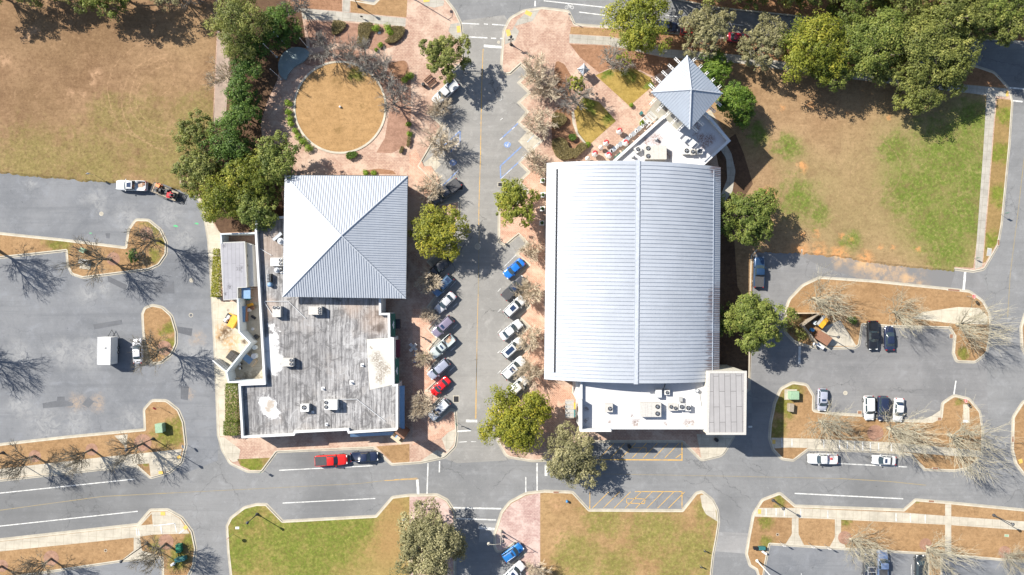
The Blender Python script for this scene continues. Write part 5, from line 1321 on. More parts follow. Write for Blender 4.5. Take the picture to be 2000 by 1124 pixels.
# right kerb
car('sedan', 1004, 525, A1 - 2, 4.6, 1.85, BLU, "bright blue sedan at the top of the right-hand row of angled cars")
car('pickup', 1004, 563, A2, 5.6, 2.0, GRY, "black pickup with covered bed next to the bright blue sedan", bed='cover', roofglass=(-0.05, 0.07))
car('suv', 1005, 599, A2, 4.8, 1.95, WHT, "white SUV with a square dark sunroof, below the black pickup", roofglass=(-0.2, 0.02))
car('sedan', 998, 645, A2 - 4, 4.9, 1.9, WHT, "plain white sedan without sunroof in the right-hand row")
car('suv', 1001, 680, A2 - 1, 4.8, 1.95, WHT, "white SUV with a long black glass roof", roofglass=(-0.33, 0.05))
car('suv', 1003, 719, A2, 5.3, 1.98, WHT, "long white SUV with a square sunroof near its windscreen, above the half hidden car", roofglass=(-0.14, 0.03))
car('suv', 1011, 755, A2 + 1, 4.6, 1.9, (0.56, 0.56, 0.55), "silvery white SUV half hidden by the big yellow-green corner tree")
car('suv', 1001, 1079, A2 - 8, 4.5, 1.85, (0.02, 0.15, 0.42), "blue SUV parked by the lamp on the pink lower corner pavement", rails=True, metal=0.2, roofglass=(-0.05, 0.04))
car('suv', 1004, 1117, A2, 4.7, 1.9, (0.58, 0.60, 0.64), "white car cut by the bottom edge behind the blue SUV", roofglass=(-0.12, 0.02))
# elsewhere
l_ = "white pickup towing a mower trailer along the brown field"
CARGO_LABEL[l_] = "tan gear in the bed of the white towing pickup"
car('pickup', 258, 363, 178, 5.9, 2.0, WHT, l_, cargo='tan', roofglass=(-0.055, 0.08))
car('pickup', 647, 899, 3, 6.3, 2.05, (0.55, 0.015, 0.01), "red pickup with black bed cover in the roadside bay", bed='cover')
car('pickup', 712, 892, 2, 5.3, 1.9, NVY, "dark navy pickup in the roadside bay ahead of the red pickup", bed='open')
car('pickup', 1482, 532, 88, 6.0, 2.05, (0.02, 0.05, 0.11), "blue pickup between two green trees by the hall's right side", bed='cover', metal=0.3)
car('pickup', 1704, 655, 271, 5.6, 2.0, BLK, "black pickup nose-out in the right parking lot's upper row", bed='open')
car('sedan', 1737, 661, 91, 4.7, 1.85, NVY, "dark navy sedan beside the black pickup in the right parking lot")
car('hatch', 1606, 781, 268, 4.3, 1.8, LAV, "small lavender grey hatchback alone beside the transformer island", roofglass=(-0.05, 0.05), metal=0.3)
car('suv', 1697, 797, 271, 4.7, 1.9, WHT, "white SUV left of the navy car in the lower parking row")
car('suv', 1724, 798, 270, 4.8, 1.9, NVY, "navy car between two white cars in the lower parking row")
car('sedan', 1755, 801, 266, 4.6, 1.85, WHT, "white sedan right of the navy car in the lower parking row", roofglass=(-0.30, -0.22))
l_ = "white pickup with red gear in its bed, kerbside on the lower right road"
car('pickup', 1606, 896, 180, 5.7, 2.0, WHT, l_)
t = thing("fuel_can", (*W(1624, 897, 1)[:2], 0.64), 0.3, "small red can in the bed of the kerbside white pickup", "fuel can")
MB().box(0, 0, 0, 0.5, 0.35, 0.4, 0, 0.85).build("can", M['red'], t); MB().tube([(-.15, 0, .4), (-.1, 0, .5), (.12, 0, .5), (.15, 0, .4)], 0.03, 5).build("handle", M['red'], t)
car('sedan', 1726, 899, 177, 4.6, 1.85, WHT, "white sedan with dark sunroof parked at the lower right kerb", roofglass=(-0.07, 0.03))
car('sedan', 1442, 74, -5, 4.5, 1.85, (0.30, 0.012, 0.03), "dark red sedan between two pale trees on the top road")
car('suv', 1352, 62, -6, 4.6, 1.85, (0.42, 0.05, 0.035), "red car almost hidden under the pale tree on the top road")
car('suv', 1301, 52, -6, 4.6, 1.85, NVY, "dark car under the right edge of the olive tree on the top road")
car('sedan', 1817, 118, -8, 4.6, 1.85, (0.10, 0.20, 0.45), "blue car hidden below the big olive trees at the top right")
car('pickup', 1723, 1103, 270 - 180, 5.6, 1.95, (0.20, 0.27, 0.42), "steel blue pickup in the bottom right lot", bed='cover', metal=0.3)
car('pickup', 1696, 1108, 90, 5.4, 1.95, (0.03, 0.035, 0.05), "dark pickup with a ladder rack left of the steel blue pickup", rack=True)
car('hatch', 1797, 1107, 90, 4.4, 1.8, (0.02, 0.025, 0.03), "black car by the planted strip in the bottom right lot")
car('sedan', 269, 686, 92, 4.8, 1.85, (0.55, 0.56, 0.60), "white car beside the box trailer, under bare branches")

# box trailer
p = W(202, 686, 2.9)
t = thing("box_trailer", (p.x + 0.1, p.y, 0.012), R(-1), "white box trailer standing alone in the left parking lot", "trailer")
MB().box(0, 0, 0.55, 2.5, 5.2, 2.3).build("body", M['white'], t)
MB().box(0, 0, 2.85, 2.56, 5.26, 0.06).build("roof", M['white_metal'], t)
rs_ = MB()
for k in range(9): rs_.box(0, -2.4 + k * .6, 2.91, 2.5, .05, .025)
rs_.box(-1.24, 0, 2.91, .06, 5.2, .03).box(1.24, 0, 2.91, .06, 5.2, .03)
rs_.build("roof_bow", M['hvac_light'], KIDS[t.name][-1])
MB().box(.2, .6, 2.91, .36, .36, .12).build("roof_vent", M['grey_metal'], t)
for s in (-1, 1):
    for y in (-0.45, 0.45):
        wo = MB().tube([(s * 1.0, y, 0.36), (s * 1.27, y, 0.36)], 0.36, 14).build("wheel", M['tyre'], t); MB().tube([(s * 1.2, y, .36), (s * 1.285, y, .36)], 0.2, 10).build("rim", M['rim'], wo)
MB().tube([(-0.7, 2.6, .5), (0, 3.9, .5), (0.7, 2.6, .5)], 0.06, 6).build("tow_bar", M['dark_steel'], t)
MB().box(1.262, -1.6, 0.8, 0.02, 0.9, 1.8).build("side_door", M['white_metal'], t)
MB().box(0.7, -2.64, 0.7, 0.3, 0.05, 0.12).build("taillight", M['tail'], t); MB().box(-0.7, -2.64, 0.7, 0.3, 0.05, 0.12).build("taillight", M['tail'], t)
# mower trailer and its load
p = W(322, 375, 0.6)
t = thing("utility_trailer", (p.x, p.y, 0.012), R(-22), "open black utility trailer with a mesh ramp hitched behind the white pickup", "trailer")
MB().box(0, 0, 0.45, 5.0, 1.9, 0.1).build("deck", M['wood_grey'], t)
rl = MB()
for s in (-1, 1):
    rl.tube([(-2.5, s * .98, .85), (2.5, s * .98, .85)], 0.05, 6)
    for k in range(6): rl.tube([(-2.5 + k, s * .98, .5), (-2.5 + k, s * .98, .85)], 0.035, 5)
rl.tube([(-2.5, -.98, .85), (-2.5, .98, .85)], 0.05, 6)
rl.build("side_rail", M['dark_steel'], t)
for s in (-1, 1):
    for x in (-0.4, 0.45):
        wo = MB().tube([(x, s * 1.02, .34), (x, s * 1.26, .34)], .34, 14).build("wheel", M['tyre'], t); MB().tube([(x, s * 1.2, .34), (x, s * 1.275, .34)], .18, 10).build("rim", M['rim'], wo)
    MB().box(0.02, s * 1.15, 0.7, 1.9, 0.3, 0.05).build("fender", M['dark_steel'], t)
MB().tube([(-2.5, .7, .45), (-3.6, 0, .5), (-2.5, -.7, .45)], 0.06, 6).build("tow_bar", M['dark_steel'], t)
rm = MB()
for k in range(7): rm.tube([(2.5, -.95 + k * .317, .45), (4.0, -.95 + k * .317, .06)], 0.045, 5)
for k in range(4): rm.tube([(2.55 + k * .48, -.95, .44 - k * .125), (2.55 + k * .48, .95, .44 - k * .125)], 0.045, 5)
rm.build("ramp", M['dark_steel'], t)
def mower(lx, ly, rz, colr, label):
    c, s = math.cos(R(-22)), math.sin(R(-22))
    m = thing("ride_on_mower", (p.x + lx * c - ly * s, p.y + lx * s + ly * c, 0.562), R(-22 + rz), label, "mower", "mowers on the trailer")
    MB().box(0.1, 0, 0.3, 1.3, 0.75, 0.35, 0, 0.9).build("body", M[colr], m)
    MB().box(0.55, 0, 0.08, 0.7, 1.25, 0.22).build("mower_deck", M[colr], m)
    MB().box(-0.1, 0, 0.62, 0.5, 0.5, 0.14).box(-0.35, 0, 0.7, 0.12, 0.5, 0.45).build("seat", M['black'], m)
    MB().box(-0.65, 0, 0.4, 0.45, 0.55, 0.4).build("engine", M['dark_steel'], m)
    MB().tube([(-.45, -.42, .4), (-.5, -.42, 1.5), (-.5, .42, 1.5), (-.45, .42, .4)], 0.035, 5).build("roll_bar", M['dark_steel'], m)
    for sx, sy, rr in ((-.5, .48, .28), (-.5, -.48, .28), (.85, .4, .16), (.85, -.4, .16)):
        MB().tube([(sx, sy - .1, rr), (sx, sy + .1, rr)], rr, 12).build("wheel", M['tyre'], m)
mower(-1.4, 0.2, 90, 'orange', "orange ride-on mower at the front of the utility trailer")
mower(0.0, 0.1, 10, 'dark_steel', "dark ride-on mower in the middle of the utility trailer")
mower(1.5, -0.1, 190, 'red', "red ride-on mower at the ramp end of the utility trailer")

# big yellow waste skip and bins in the yard
p = W(452, 626, 1.2)
t = thing("yellow_skip", (p.x, p.y, 0.16), R(-28), "yellow waste skip holding white bags against the yard wall", "skip")
MB().box(0.45, 0, 0.15, 1.2, 2.3, 1.3, 0, 1.06).build("body", M['yellow'], t)
MB().box(-0.75, -0.1, 0.1, 1.3, 1.9, 0.7).build("bed", M['dark_steel'], t)
MB().box(-0.1, 1.05, 1.0, 1.9, 0.16, 0.16).build("arm", M['yellow'], t)
for x, y, z, lab in ((-0.7, 0.25, .82, "white bag nearer the arm of the yellow skip"), (-0.95, -0.5, .82, "white bag at the outer end of the yellow skip")):
    c, s = math.cos(R(-28)), math.sin(R(-28))
    o = MB().lathe(0, 0, [(.2, 0), (.42, .12), (.4, .3), (.15, .42), (.02, .48)], 10).build("waste_bag", M['white'], None, True)
    o.location = (p.x + x * c - y * s, p.y + x * s + y * c, 0.16 + z); tag(o, lab, "bag", "waste bags in the skip")
p = W(455, 698, 1.3)
t = thing("dumpster", (p.x, p.y, 0.16), R(-38), "dark dumpster with a ribbed lid inside the gate corner of the yard wall", "dumpster")
MB().box(0, 0, 0.15, 2.0, 1.6, 1.15, 0, 1.08).build("body", M['dark_steel'], t)
for s in (-1, 1):
    lid = MB().box(s * 0.52, 0, 1.3, 0.98, 1.7, 0.07).build("lid", M['interior'], t)
    rr = MB()
    for k in range(3): rr.box(s * 0.52, -.5 + k * .5, 1.37, 0.8, 0.08, 0.03)
    rr.build("lid_rib", M['dark_steel'], lid)
# ---------------------------------------------------------------- trees and shrubs
def leafmat(name, c1, c2, c3=None, k=2.45):
    m = bpy.data.materials.new(name); m.use_nodes = True
    c1, c2 = sc(c1, k), sc(c2, k)
    if c3: c3 = sc(c3, k)
    nt = m.node_tree; b = nt.nodes["Principled BSDF"]
    at = nt.nodes.new("ShaderNodeAttribute"); at.attribute_name = "tint"
    cr = nt.nodes.new("ShaderNodeValToRGB")
    el = cr.color_ramp.elements
    el[0].position = 0.0; el[0].color = (*c1, 1)
    el[1].position = 0.75; el[1].color = (*c2, 1)
    if c3:
        e = el.new(1.0); e.color = (*c3, 1)
    nt.links.new(at.outputs["Fac"], cr.inputs[0])
    nt.links.new(cr.outputs[0], b.inputs["Base Color"])
    b.inputs["Roughness"].default_value = 0.55
    b.inputs["Specular IOR Level"].default_value = 0.3
    tr = nt.nodes.new("ShaderNodeBsdfTranslucent")
    nt.links.new(cr.outputs[0], tr.inputs["Color"])
    mx = nt.nodes.new("ShaderNodeMixShader"); mx.inputs[0].default_value = 0.45
    nt.links.new(b.outputs[0], mx.inputs[1]); nt.links.new(tr.outputs[0], mx.inputs[2])
    nt.links.new(mx.outputs[0], nt.nodes["Material Output"].inputs["Surface"])
    return m
LM = {
    'yg': leafmat("leaf_yellow_green", (0.05, 0.064, 0.01), (0.128, 0.132, 0.018), (0.19, 0.165, 0.026)),
    'ye': leafmat("leaf_yellowish", (0.055, 0.066, 0.01), (0.145, 0.142, 0.017), (0.22, 0.175, 0.022)),
    'gr': leafmat("leaf_fresh_green", (0.036, 0.052, 0.011), (0.088, 0.104, 0.022), (0.145, 0.146, 0.04)),
    'dk': leafmat("leaf_glossy_green", (0.02, 0.042, 0.008), (0.056, 0.09, 0.016), (0.095, 0.135, 0.026)),
    'br': leafmat("leaf_bright_green", (0.026, 0.052, 0.008), (0.07, 0.105, 0.014), (0.11, 0.145, 0.026)),
    'yb': leafmat("leaf_lime", (0.05, 0.085, 0.01), (0.11, 0.155, 0.018), (0.15, 0.19, 0.03)),
    'ol': leafmat("leaf_olive", (0.045, 0.055, 0.014), (0.108, 0.116, 0.03), (0.165, 0.16, 0.048)),
    'gy': leafmat("leaf_grey_olive", (0.07, 0.068, 0.032), (0.145, 0.135, 0.07), (0.22, 0.2, 0.115)),
    'hb': leafmat("leaf_hedge_brown", (0.05, 0.042, 0.02), (0.11, 0.09, 0.04), (0.14, 0.125, 0.05)),
}
M['bark'] = mat_plain("bark_grey_brown", (0.105, 0.085, 0.062), 0.9, 0, 0.25, 6)
M['bark_pale'] = mat_plain("bark_pale_lichen", (0.31, 0.285, 0.215), 0.9, 0, 0.18, 5)
M['bark_tan'] = mat_plain("bark_tan", (0.46, 0.39, 0.29), 0.9, 0, 0.2, 6)
M['bark_grey'] = mat_plain("bark_grey", (0.22, 0.205, 0.18), 0.9, 0, 0.22, 6)
M['bark_dark'] = mat_plain("bark_dark", (0.15, 0.13, 0.095), 0.9, 0, 0.25, 6)

def leaves(name, cen, nor, size, tint, mat, parent):
    n = len(cen)
    nor = nor / (np.linalg.norm(nor, axis=1, keepdims=True) + 1e-9)
    a = rng.normal(size=(n, 3)); u = np.cross(nor, a); u /= (np.linalg.norm(u, axis=1, keepdims=True) + 1e-9)
    v = np.cross(nor, u)
    s = size[:, None]
    el = rng.uniform(0.5, 0.9, (n, 1))
    co = np.empty((n, 4, 3))
    co[:, 0] = cen - u * s; co[:, 1] = cen - v * s * el; co[:, 2] = cen + u * s; co[:, 3] = cen + v * s * el
    me = bpy.data.meshes.new(name)
    me.vertices.add(n * 4); me.vertices.foreach_set("co", co.reshape(-1).astype(np.float32))
    me.loops.add(n * 4); me.loops.foreach_set("vertex_index", np.arange(n * 4, dtype=np.int32))
    me.polygons.add(n); me.polygons.foreach_set("loop_start", np.arange(0, n * 4, 4, dtype=np.int32)); me.polygons.foreach_set("loop_total", np.full(n, 4, dtype=np.int32))
    me.update(calc_edges=True)
    at = me.attributes.new("tint", 'FLOAT', 'FACE'); at.data.foreach_set("value", tint.astype(np.float32))
    me.materials.append(mat)
    o = bpy.data.objects.new(name, me); COL.objects.link(o)
    if parent is not None:
        o.parent = parent; KIDS.setdefault(parent.name, []).append(o)
    return o

def unit(n):
    d = rng.normal(size=(n, 3)); return d / np.linalg.norm(d, axis=1, keepdims=True)

def crown_points(Rr, zc, Hh, nl, lobe, nsub, nleaf, sub=0.36, thin=0.0):
    """lobes -> clumps -> leaves; Rr crown radius, zc centre height, Hh half height"""
    cs, ns, ts = [], [], []
    L = []
    ph = rng.uniform(0, 6.28)
    for i in range(nl):
        z = rng.uniform(-0.55, 0.9); a = ph + i * 2.39996 + rng.uniform(-.5, .5)
        rad = math.sqrt(max(0.05, 1 - z * z)) * rng.uniform(0.35, 0.80)
        L.append((np.array([rad * math.cos(a) * Rr, rad * math.sin(a) * Rr, zc + z * 0.72 * Hh]), Rr * lobe * rng.uniform(0.72, 1.25)))
    for k in range(4):
        a = rng.uniform(0, 6.28); q = rng.uniform(0.05, 0.38)
        L.append((np.array([q * Rr * math.cos(a), q * Rr * math.sin(a), zc + rng.uniform(0.3, 0.62) * Hh]), Rr * lobe * rng.uniform(0.9, 1.2)))
    for c, r in L:
        lt = rng.uniform(-0.28, 0.28)
        m = max(4, int(nsub * rng.uniform(0.8, 1.2)))
        d = unit(m); d[:, 2] = np.abs(d[:, 2]) * 0.95 - 0.25
        sc_ = c + d * np.array([r, r, r * 0.72]) * rng.uniform(0.65, 1.05, (m, 1))
        for q in sc_:
            if rng.random() < thin: continue
            k = max(3, int(nleaf * rng.uniform(0.5, 1.5)))
            e = unit(k); rr = r * sub * rng.uniform(0.6, 1.25)
            pos = q + e * rr * (rng.uniform(0.25, 1, (k, 1)) ** 0.6) * np.array([1, 1, 0.8])
            cs.append(pos); ns.append(e * 0.6 + (q - c) / r * 0.45 + np.array([-0.12, 0.08, 0.7]) + rng.normal(size=(k, 3)) * 0.35)
            ts.append(np.clip(0.42 + lt + rng.normal(0, 0.12) + rng.normal(0, 0.17, k) , 0, 1))
    return np.concatenate(cs), np.concatenate(ns), np.concatenate(ts), L

def limb_tubes(mb, base, L, r0, zsplit, wig=0.15):
    base = np.array(base, float)
    top = np.array([base[0], base[1], zsplit])
    mb.tube([tuple(base), tuple((base + top) / 2 + rng.normal(0, .05, 3) * [1, 1, 0]), tuple(top)], [r0 * 1.25, r0, r0 * 0.8], 8)
    for c, r in L:
        m = top + (c - top) * 0.5 + rng.normal(0, wig, 3)
        mb.tube([tuple(top - [0, 0, .1]), tuple(m), tuple(c)], [r0 * 0.5, r0 * 0.3, r0 * 0.12], 5)
        for k in range(4):
            e = c + unit(1)[0] * r * 0.9
            mb.tube([tuple(c), tuple(e)], [r0 * 0.13, 0.02], 4)

def evergreen(px, py, rpx, h, pal, label, dens=1.0, group=None, name="leafy_tree", nl=15, lobe=0.36, leaf=0.14, thin=0.0, squash=None, cat="tree", base_z=0.13, bark='bark'):
    zc = h * 0.6
    p = W(px, py, zc)
    Rr = rpx * 0.1 * (CAMH - zc) / CAMH * 1.10
    t = thing(name, (p.x, p.y, base_z), rng.uniform(0, 6.28) if squash is None else 0, label, cat, group)
    Hh = min(h * 0.42, Rr * 1.0)
    nsub = int(15 * dens * max(0.7, (Rr / 5) ** 0.9)); nleaf = int(38 * max(0.75, (Rr / 5) ** 0.5))
    cs, ns, ts, L = crown_points(Rr, zc, Hh, nl, lobe, nsub, nleaf, 0.36, thin)
    mb = MB(); limb_tubes(mb, (0, 0, -0.05), L, 0.05 + h * 0.018, max(1.2, zc - Hh * 1.0))
    mb.build("trunk", M[bark], t, True)
    sz = rng.uniform(0.6, 1.35, len(cs)) * leaf * (0.8 + 0.2 * Rr / 5)
    o = leaves("crown", cs, ns, sz, ts, LM[pal], t)
    return t

# --- bare trees
def bare_branches(seed, h, spread, nprim, levels, ratio=0.74, kids=3, trunk=0.22, up=0.10, start=0.25, r_twig=0.018, jitter=0.22, pr=0.55):
    rs = random.Random(seed)
    tr, br = MB(), MB()
    r0 = 0.022 * h + 0.03
    def rv(): return Vector((rs.gauss(0, 1), rs.gauss(0, 1), rs.gauss(0, 1)))
    def grow(p, d, L, r, lev):
        pts, rad = [p], [r]
        n = 3 if lev > 1 else 4
        for i in range(n):
            d = (d + rv() * jitter * 0.5 + Vector((0, 0, up))).normalized()
            p = p + d * L / n
            pts.append(p); rad.append(max(r_twig * 0.7, r * (1 - 0.42 * (i + 1) / n)))
            if lev < levels and i < n - 1 and lev >= 1 and rs.random() < 0.75:
                sd_ = (d + rv().normalized() * 0.75).normalized()
                grow(p, sd_, L * rs.uniform(0.4, 0.65), max(r_twig, r * 0.42), lev + 1)
        (tr if lev <= 1 else br).tube(pts, rad, 6 if lev <= 1 else 3, False)
        if lev < levels:
            for k in range(kids):
                sd_ = (d + rv().normalized() * (0.42 + 0.1 * lev)).normalized()
                grow(p, sd_, L * ratio * rs.uniform(0.75, 1.1), max(r_twig, r * 0.55), lev + 1)
    base = Vector((0, 0, -0.05)); top = Vector((rs.gauss(0, .1), rs.gauss(0, .1), h * start))
    tr.tube([base, (base + top) / 2, top], [r0 * 1.3, r0, r0 * 0.9], 8)
    for k in range(nprim):
        a = 2 * math.pi * k / nprim + rs.uniform(-.3, .3)
        s = spread * rs.uniform(0.6, 1.15)
        d = Vector((math.cos(a) * s, math.sin(a) * s, 1)).normalized()
        grow(top - Vector((0, 0, rs.uniform(0, h * .08))), d, h * 0.30 * rs.uniform(.85, 1.15), r0 * pr, 1)
    return tr, br
PROTO = {}
def bare(kind, seed, px, py, scale, label, rz=None, group=None, base_z=0.13, name="bare_tree", cat="tree", mat=None):
    """px, py: foot of the trunk"""
    spec = {
        'vase': dict(h=11, spread=0.88, nprim=12, levels=4, kids=3, up=0.09, start=0.10, r_twig=0.0165, jitter=0.13, ratio=0.80, pr=0.32),
        'lot': dict(h=9, spread=0.75, nprim=7, levels=4, kids=4, up=0.05, start=0.3, r_twig=0.022, jitter=0.25, pr=0.55),
        'crape': dict(h=4.2, spread=0.85, nprim=9, levels=4, kids=4, up=0.05, start=0.08, r_twig=0.023, jitter=0.2, ratio=0.8, pr=0.5),
        'dense': dict(h=4.6, spread=1.1, nprim=13, levels=4, kids=4, up=0.02, start=0.15, r_twig=0.021, jitter=0.22, ratio=0.75, pr=0.45),
        'plaza': dict(h=7, spread=0.8, nprim=7, levels=4, kids=4, up=0.07, start=0.15, r_twig=0.023, jitter=0.28, pr=0.6),
    }[kind]
    mm = mat or {'vase': 'bark_pale', 'lot': 'bark_dark', 'crape': 'bark_tan', 'dense': 'bark_tan', 'plaza': 'bark_grey'}[kind]
    key = (kind, seed, mm)
    p = W(px, py)
    if key not in PROTO:
        t = thing(name, (p.x, p.y, base_z), 0, label, cat, group)
        tr, br = bare_branches(seed, **spec)
        tr.build("trunk", M[mm], t, True); br.build("branches", M[mm], t)
        PROTO[key] = t
    else:
        t = copy_tree(PROTO[key]); t["label"] = label; t["category"] = cat
        if group: t["group"] = group
        t.location = (p.x, p.y, base_z)
    t.scale = (scale * (1.15 if kind in ('crape', 'dense', 'plaza') else 1.0),) * 3
    t.rotation_euler = (0, 0, rz if rz is not None else rng.uniform(0, 6.28))
    return t

def shrub(px, py, rx, ry, h, pal, label, rz=0, n=500, group=None, leaf=0.11, name="shrub", cat="shrub", box=False, poly=None):
    p = W(px, py, h * 0.6)
    t = thing(name, (p.x, p.y, 0.135), R(rz), label, cat, group)
    if poly is not None:
        pts = np.array([tuple(W(x, y, h * 0.6)[:2]) for x, y in smooth_loop(poly)]) - np.array([p.x, p.y])
        lo, hi = pts.min(0), pts.max(0); q = []
        while len(q) < n:
            c = rng.uniform(lo, hi); ins = False
            for i in range(len(pts)):
                (x1, y1), (x2, y2) = pts[i - 1], pts[i]
                if (y1 > c[1]) != (y2 > c[1]) and c[0] < (x2 - x1) * (c[1] - y1) / (y2 - y1) + x1: ins = not ins
            if ins: q.append(c)
        q = np.array(q)
        d = unit(n); cen = np.c_[q, h * (0.75 + 0.3 * rng.random(n) ** 0.5) * np.where(rng.random(n) < 0.25, rng.random(n), 1)]
        d[:, 2] = np.abs(d[:, 2]) + 0.5
        mb = MB()
        for c in q[:24]: mb.tube([(c[0], c[1], -.02), (c[0], c[1], h * .8)], [0.05, 0.02], 5)
    elif box:
        u = rng.uniform(-1, 1, (n, 3)); d = unit(n) * 0.6
        ax_ = rng.integers(0, 3, n); 
        for i in range(3):
            s = ax_ == i
            if i == 2: u[s, 2] = 1
            else: u[s, i] = np.sign(u[s, i])
            d[s, i] += np.sign(u[s, i]) * 0.9
        cen = u * [rx * .1, ry * .1, h * .5] + [0, 0, h * .55] + rng.normal(0, 0.07, (n, 3))
        mb = MB()
        for k in range(8): mb.tube([((k - 3.5) / 4 * rx * .09, (k - 3.5) / 4 * ry * .09, -.02), ((k - 3.5) / 4 * rx * .09, (k - 3.5) / 4 * ry * .09, h * .9)], [.05, .02], 5)
    else:
        d = unit(n); d[:, 2] = np.abs(d[:, 2]) * 1.1 - 0.2
        k = 7
        lob = unit(k) * 0.4; lob[:, 2] = np.abs(lob[:, 2])
        cen = (lob[rng.integers(0, k, n)] + d * rng.uniform(0.45, 0.72, (n, 1))) * [rx * .1, ry * .1, h * .5] + [0, 0, h * .42]
        mb = MB()
        for k in range(6):
            e = unit(1)[0]; mb.tube([(0, 0, -.02), (e[0] * rx * .06, e[1] * ry * .06, h * .6)], [.04, .015], 5)
    mb.build("stems", M['bark'], t)
    leaves("foliage", cen, d, rng.uniform(.6, 1.4, n) * leaf, np.clip(rng.normal(.5, .22, n), 0, 1), LM[pal], t)
    return t

# evergreens ------------------------------------------------------
E = evergreen
gtop = "trees along the top edge of the brown field"
E(62, -30, 42, 9, 'ol', "olive tree at the very top left corner", group=gtop)
E(150, -24, 44, 9, 'ol', "olive tree second from the left along the top edge", group=gtop, dens=0.9)
E(215, -26, 55, 10, 'gr', "green tree at the top edge casting the biggest shadow on the brown field", group=gtop)
E(-30, -25, 45, 9, 'ol', "olive tree just outside the top left corner", group=gtop)
E(330, -22, 40, 8, 'gy', "thin grey tree at the top edge right of the big shadow", dens=0.6, group=gtop, thin=0.2)
E(468, 48, 60, 11, 'ol', "large hazy olive tree at the plaza's upper left corner", nl=18, leaf=0.125)
E(549, 52, 40, 7, 'dk', "round glossy dark green tree behind the plaza stage", nl=12, lobe=0.42, dens=1.3)
gh = "glossy trees in a line left of the plaza"
for x, y, r, h_, lab in ((500, 96, 30, 6, "top glossy tree of the line left of the plaza stage"), (482, 138, 32, 6.5, "second glossy tree of the line, left of the stage slab"), (470, 186, 32, 6.5, "third glossy tree of the line, level with the lawn circle's top"), (477, 226, 33, 6, "lowest glossy tree of the line, beside the pinkish path")):
    E(x, y, r, h_, 'dk', lab, nl=11, lobe=0.44, dens=1.25, group=gh)
gc = "tree clump above the pyramid roof"
E(385, 258, 38, 8, 'ol', "olive tree at the clump's upper left beside the brown field", group=gc, thin=0.12)
E(450, 282, 46, 8.5, 'dk', "darkest round tree inside the clump above the service yard", group=gc, lobe=0.42, dens=1.2)
E(392, 330, 50, 8, 'ol', "dull olive tree over the end of the parking lot walk", group=gc, nl=17)
E(545, 318, 50, 9, 'gr', "fresh green tree overlapping the pyramid roof's upper left corner", group=gc)
E(487, 352, 56, 9, 'yg', "broad yellow-green tree in the middle of the clump", group=gc, nl=18)
E(432, 392, 52, 8.5, 'yg', "yellow-green tree at the top of the pale service walk", group=gc, nl=17)
E(508, 408, 48, 8.5, 'gr', "green tree just above the service yard's corner wall", group=gc)
gs = "leafy street trees"
E(868, 112, 52, 8.5, 'ol', "sparse olive street tree over the white pickup at the top", thin=0.2, dens=1.0, group=gs, nl=24, lobe=0.24)
E(855, 455, 56, 9, 'ye', "yellowish street tree right of the pyramid roof", group=gs, nl=17)
E(1006, 398, 50, 9, 'yg', "street tree left of the barrel-roofed hall, patchy green and grey", group=gs, nl=18, lobe=0.3, thin=0.15)
E(1006, 820, 70, 10, 'ye', "big yellow-green tree at the street corner below the parked white cars", group=gs, nl=22, lobe=0.32)
E(1114, 892, 62, 8.5, 'gy', "greyish thin tree over the hatched bay below the white annex", group=gs, nl=20, thin=0.2, lobe=0.3, bark='bark_grey')
E(842, 1060, 80, 11, 'gy', "very large grey-olive tree at the bottom by the street", nl=24, thin=0.1, lobe=0.3)
E(1247, 56, 62, 11, 'yg', "large olive-yellow tree over the top road right of the bike symbol", nl=20)
gn = "trees along the top road"
E(1378, 62, 58, 10, 'gy', "pale sparse tree over the red cars on the top road", nl=20, thin=0.35, dens=0.9, group=gn, lobe=0.28, bark='bark_grey')
E(1492, 86, 52, 9.5, 'gy', "pale grey-green tree right of the dark red car", nl=18, thin=0.25, group=gn, lobe=0.3, bark='bark_grey')
E(1590, 92, 68, 12, 'yg', "yellow-green tree at the left of the big clump on the top road", nl=22, group=gn)
E(1622, 130, 48, 10, 'gr', "lower green tree under the left of the big clump", nl=15, group=gn)
E(1700, 84, 70, 12, 'gr', "green tree in the middle of the big clump on the top road", nl=22, group=gn)
E(1735, 140, 40, 9, 'ol', "smaller olive tree filling the lower middle of the big clump", nl=14, group=gn)
E(1812, 92, 78, 12, 'ol', "largest olive tree at the right of the big clump, over the blue car", nl=26, group=gn)
E(1788, 188, 46, 9, 'ol', "olive tree hanging lowest from the clump over the east lawn", nl=15, group=gn)
E(1850, 150, 42, 9, 'ol', "olive tree at the clump's right end by the sidewalk", nl=14, group=gn, thin=0.1)
gf = "forest trees beyond the top road"
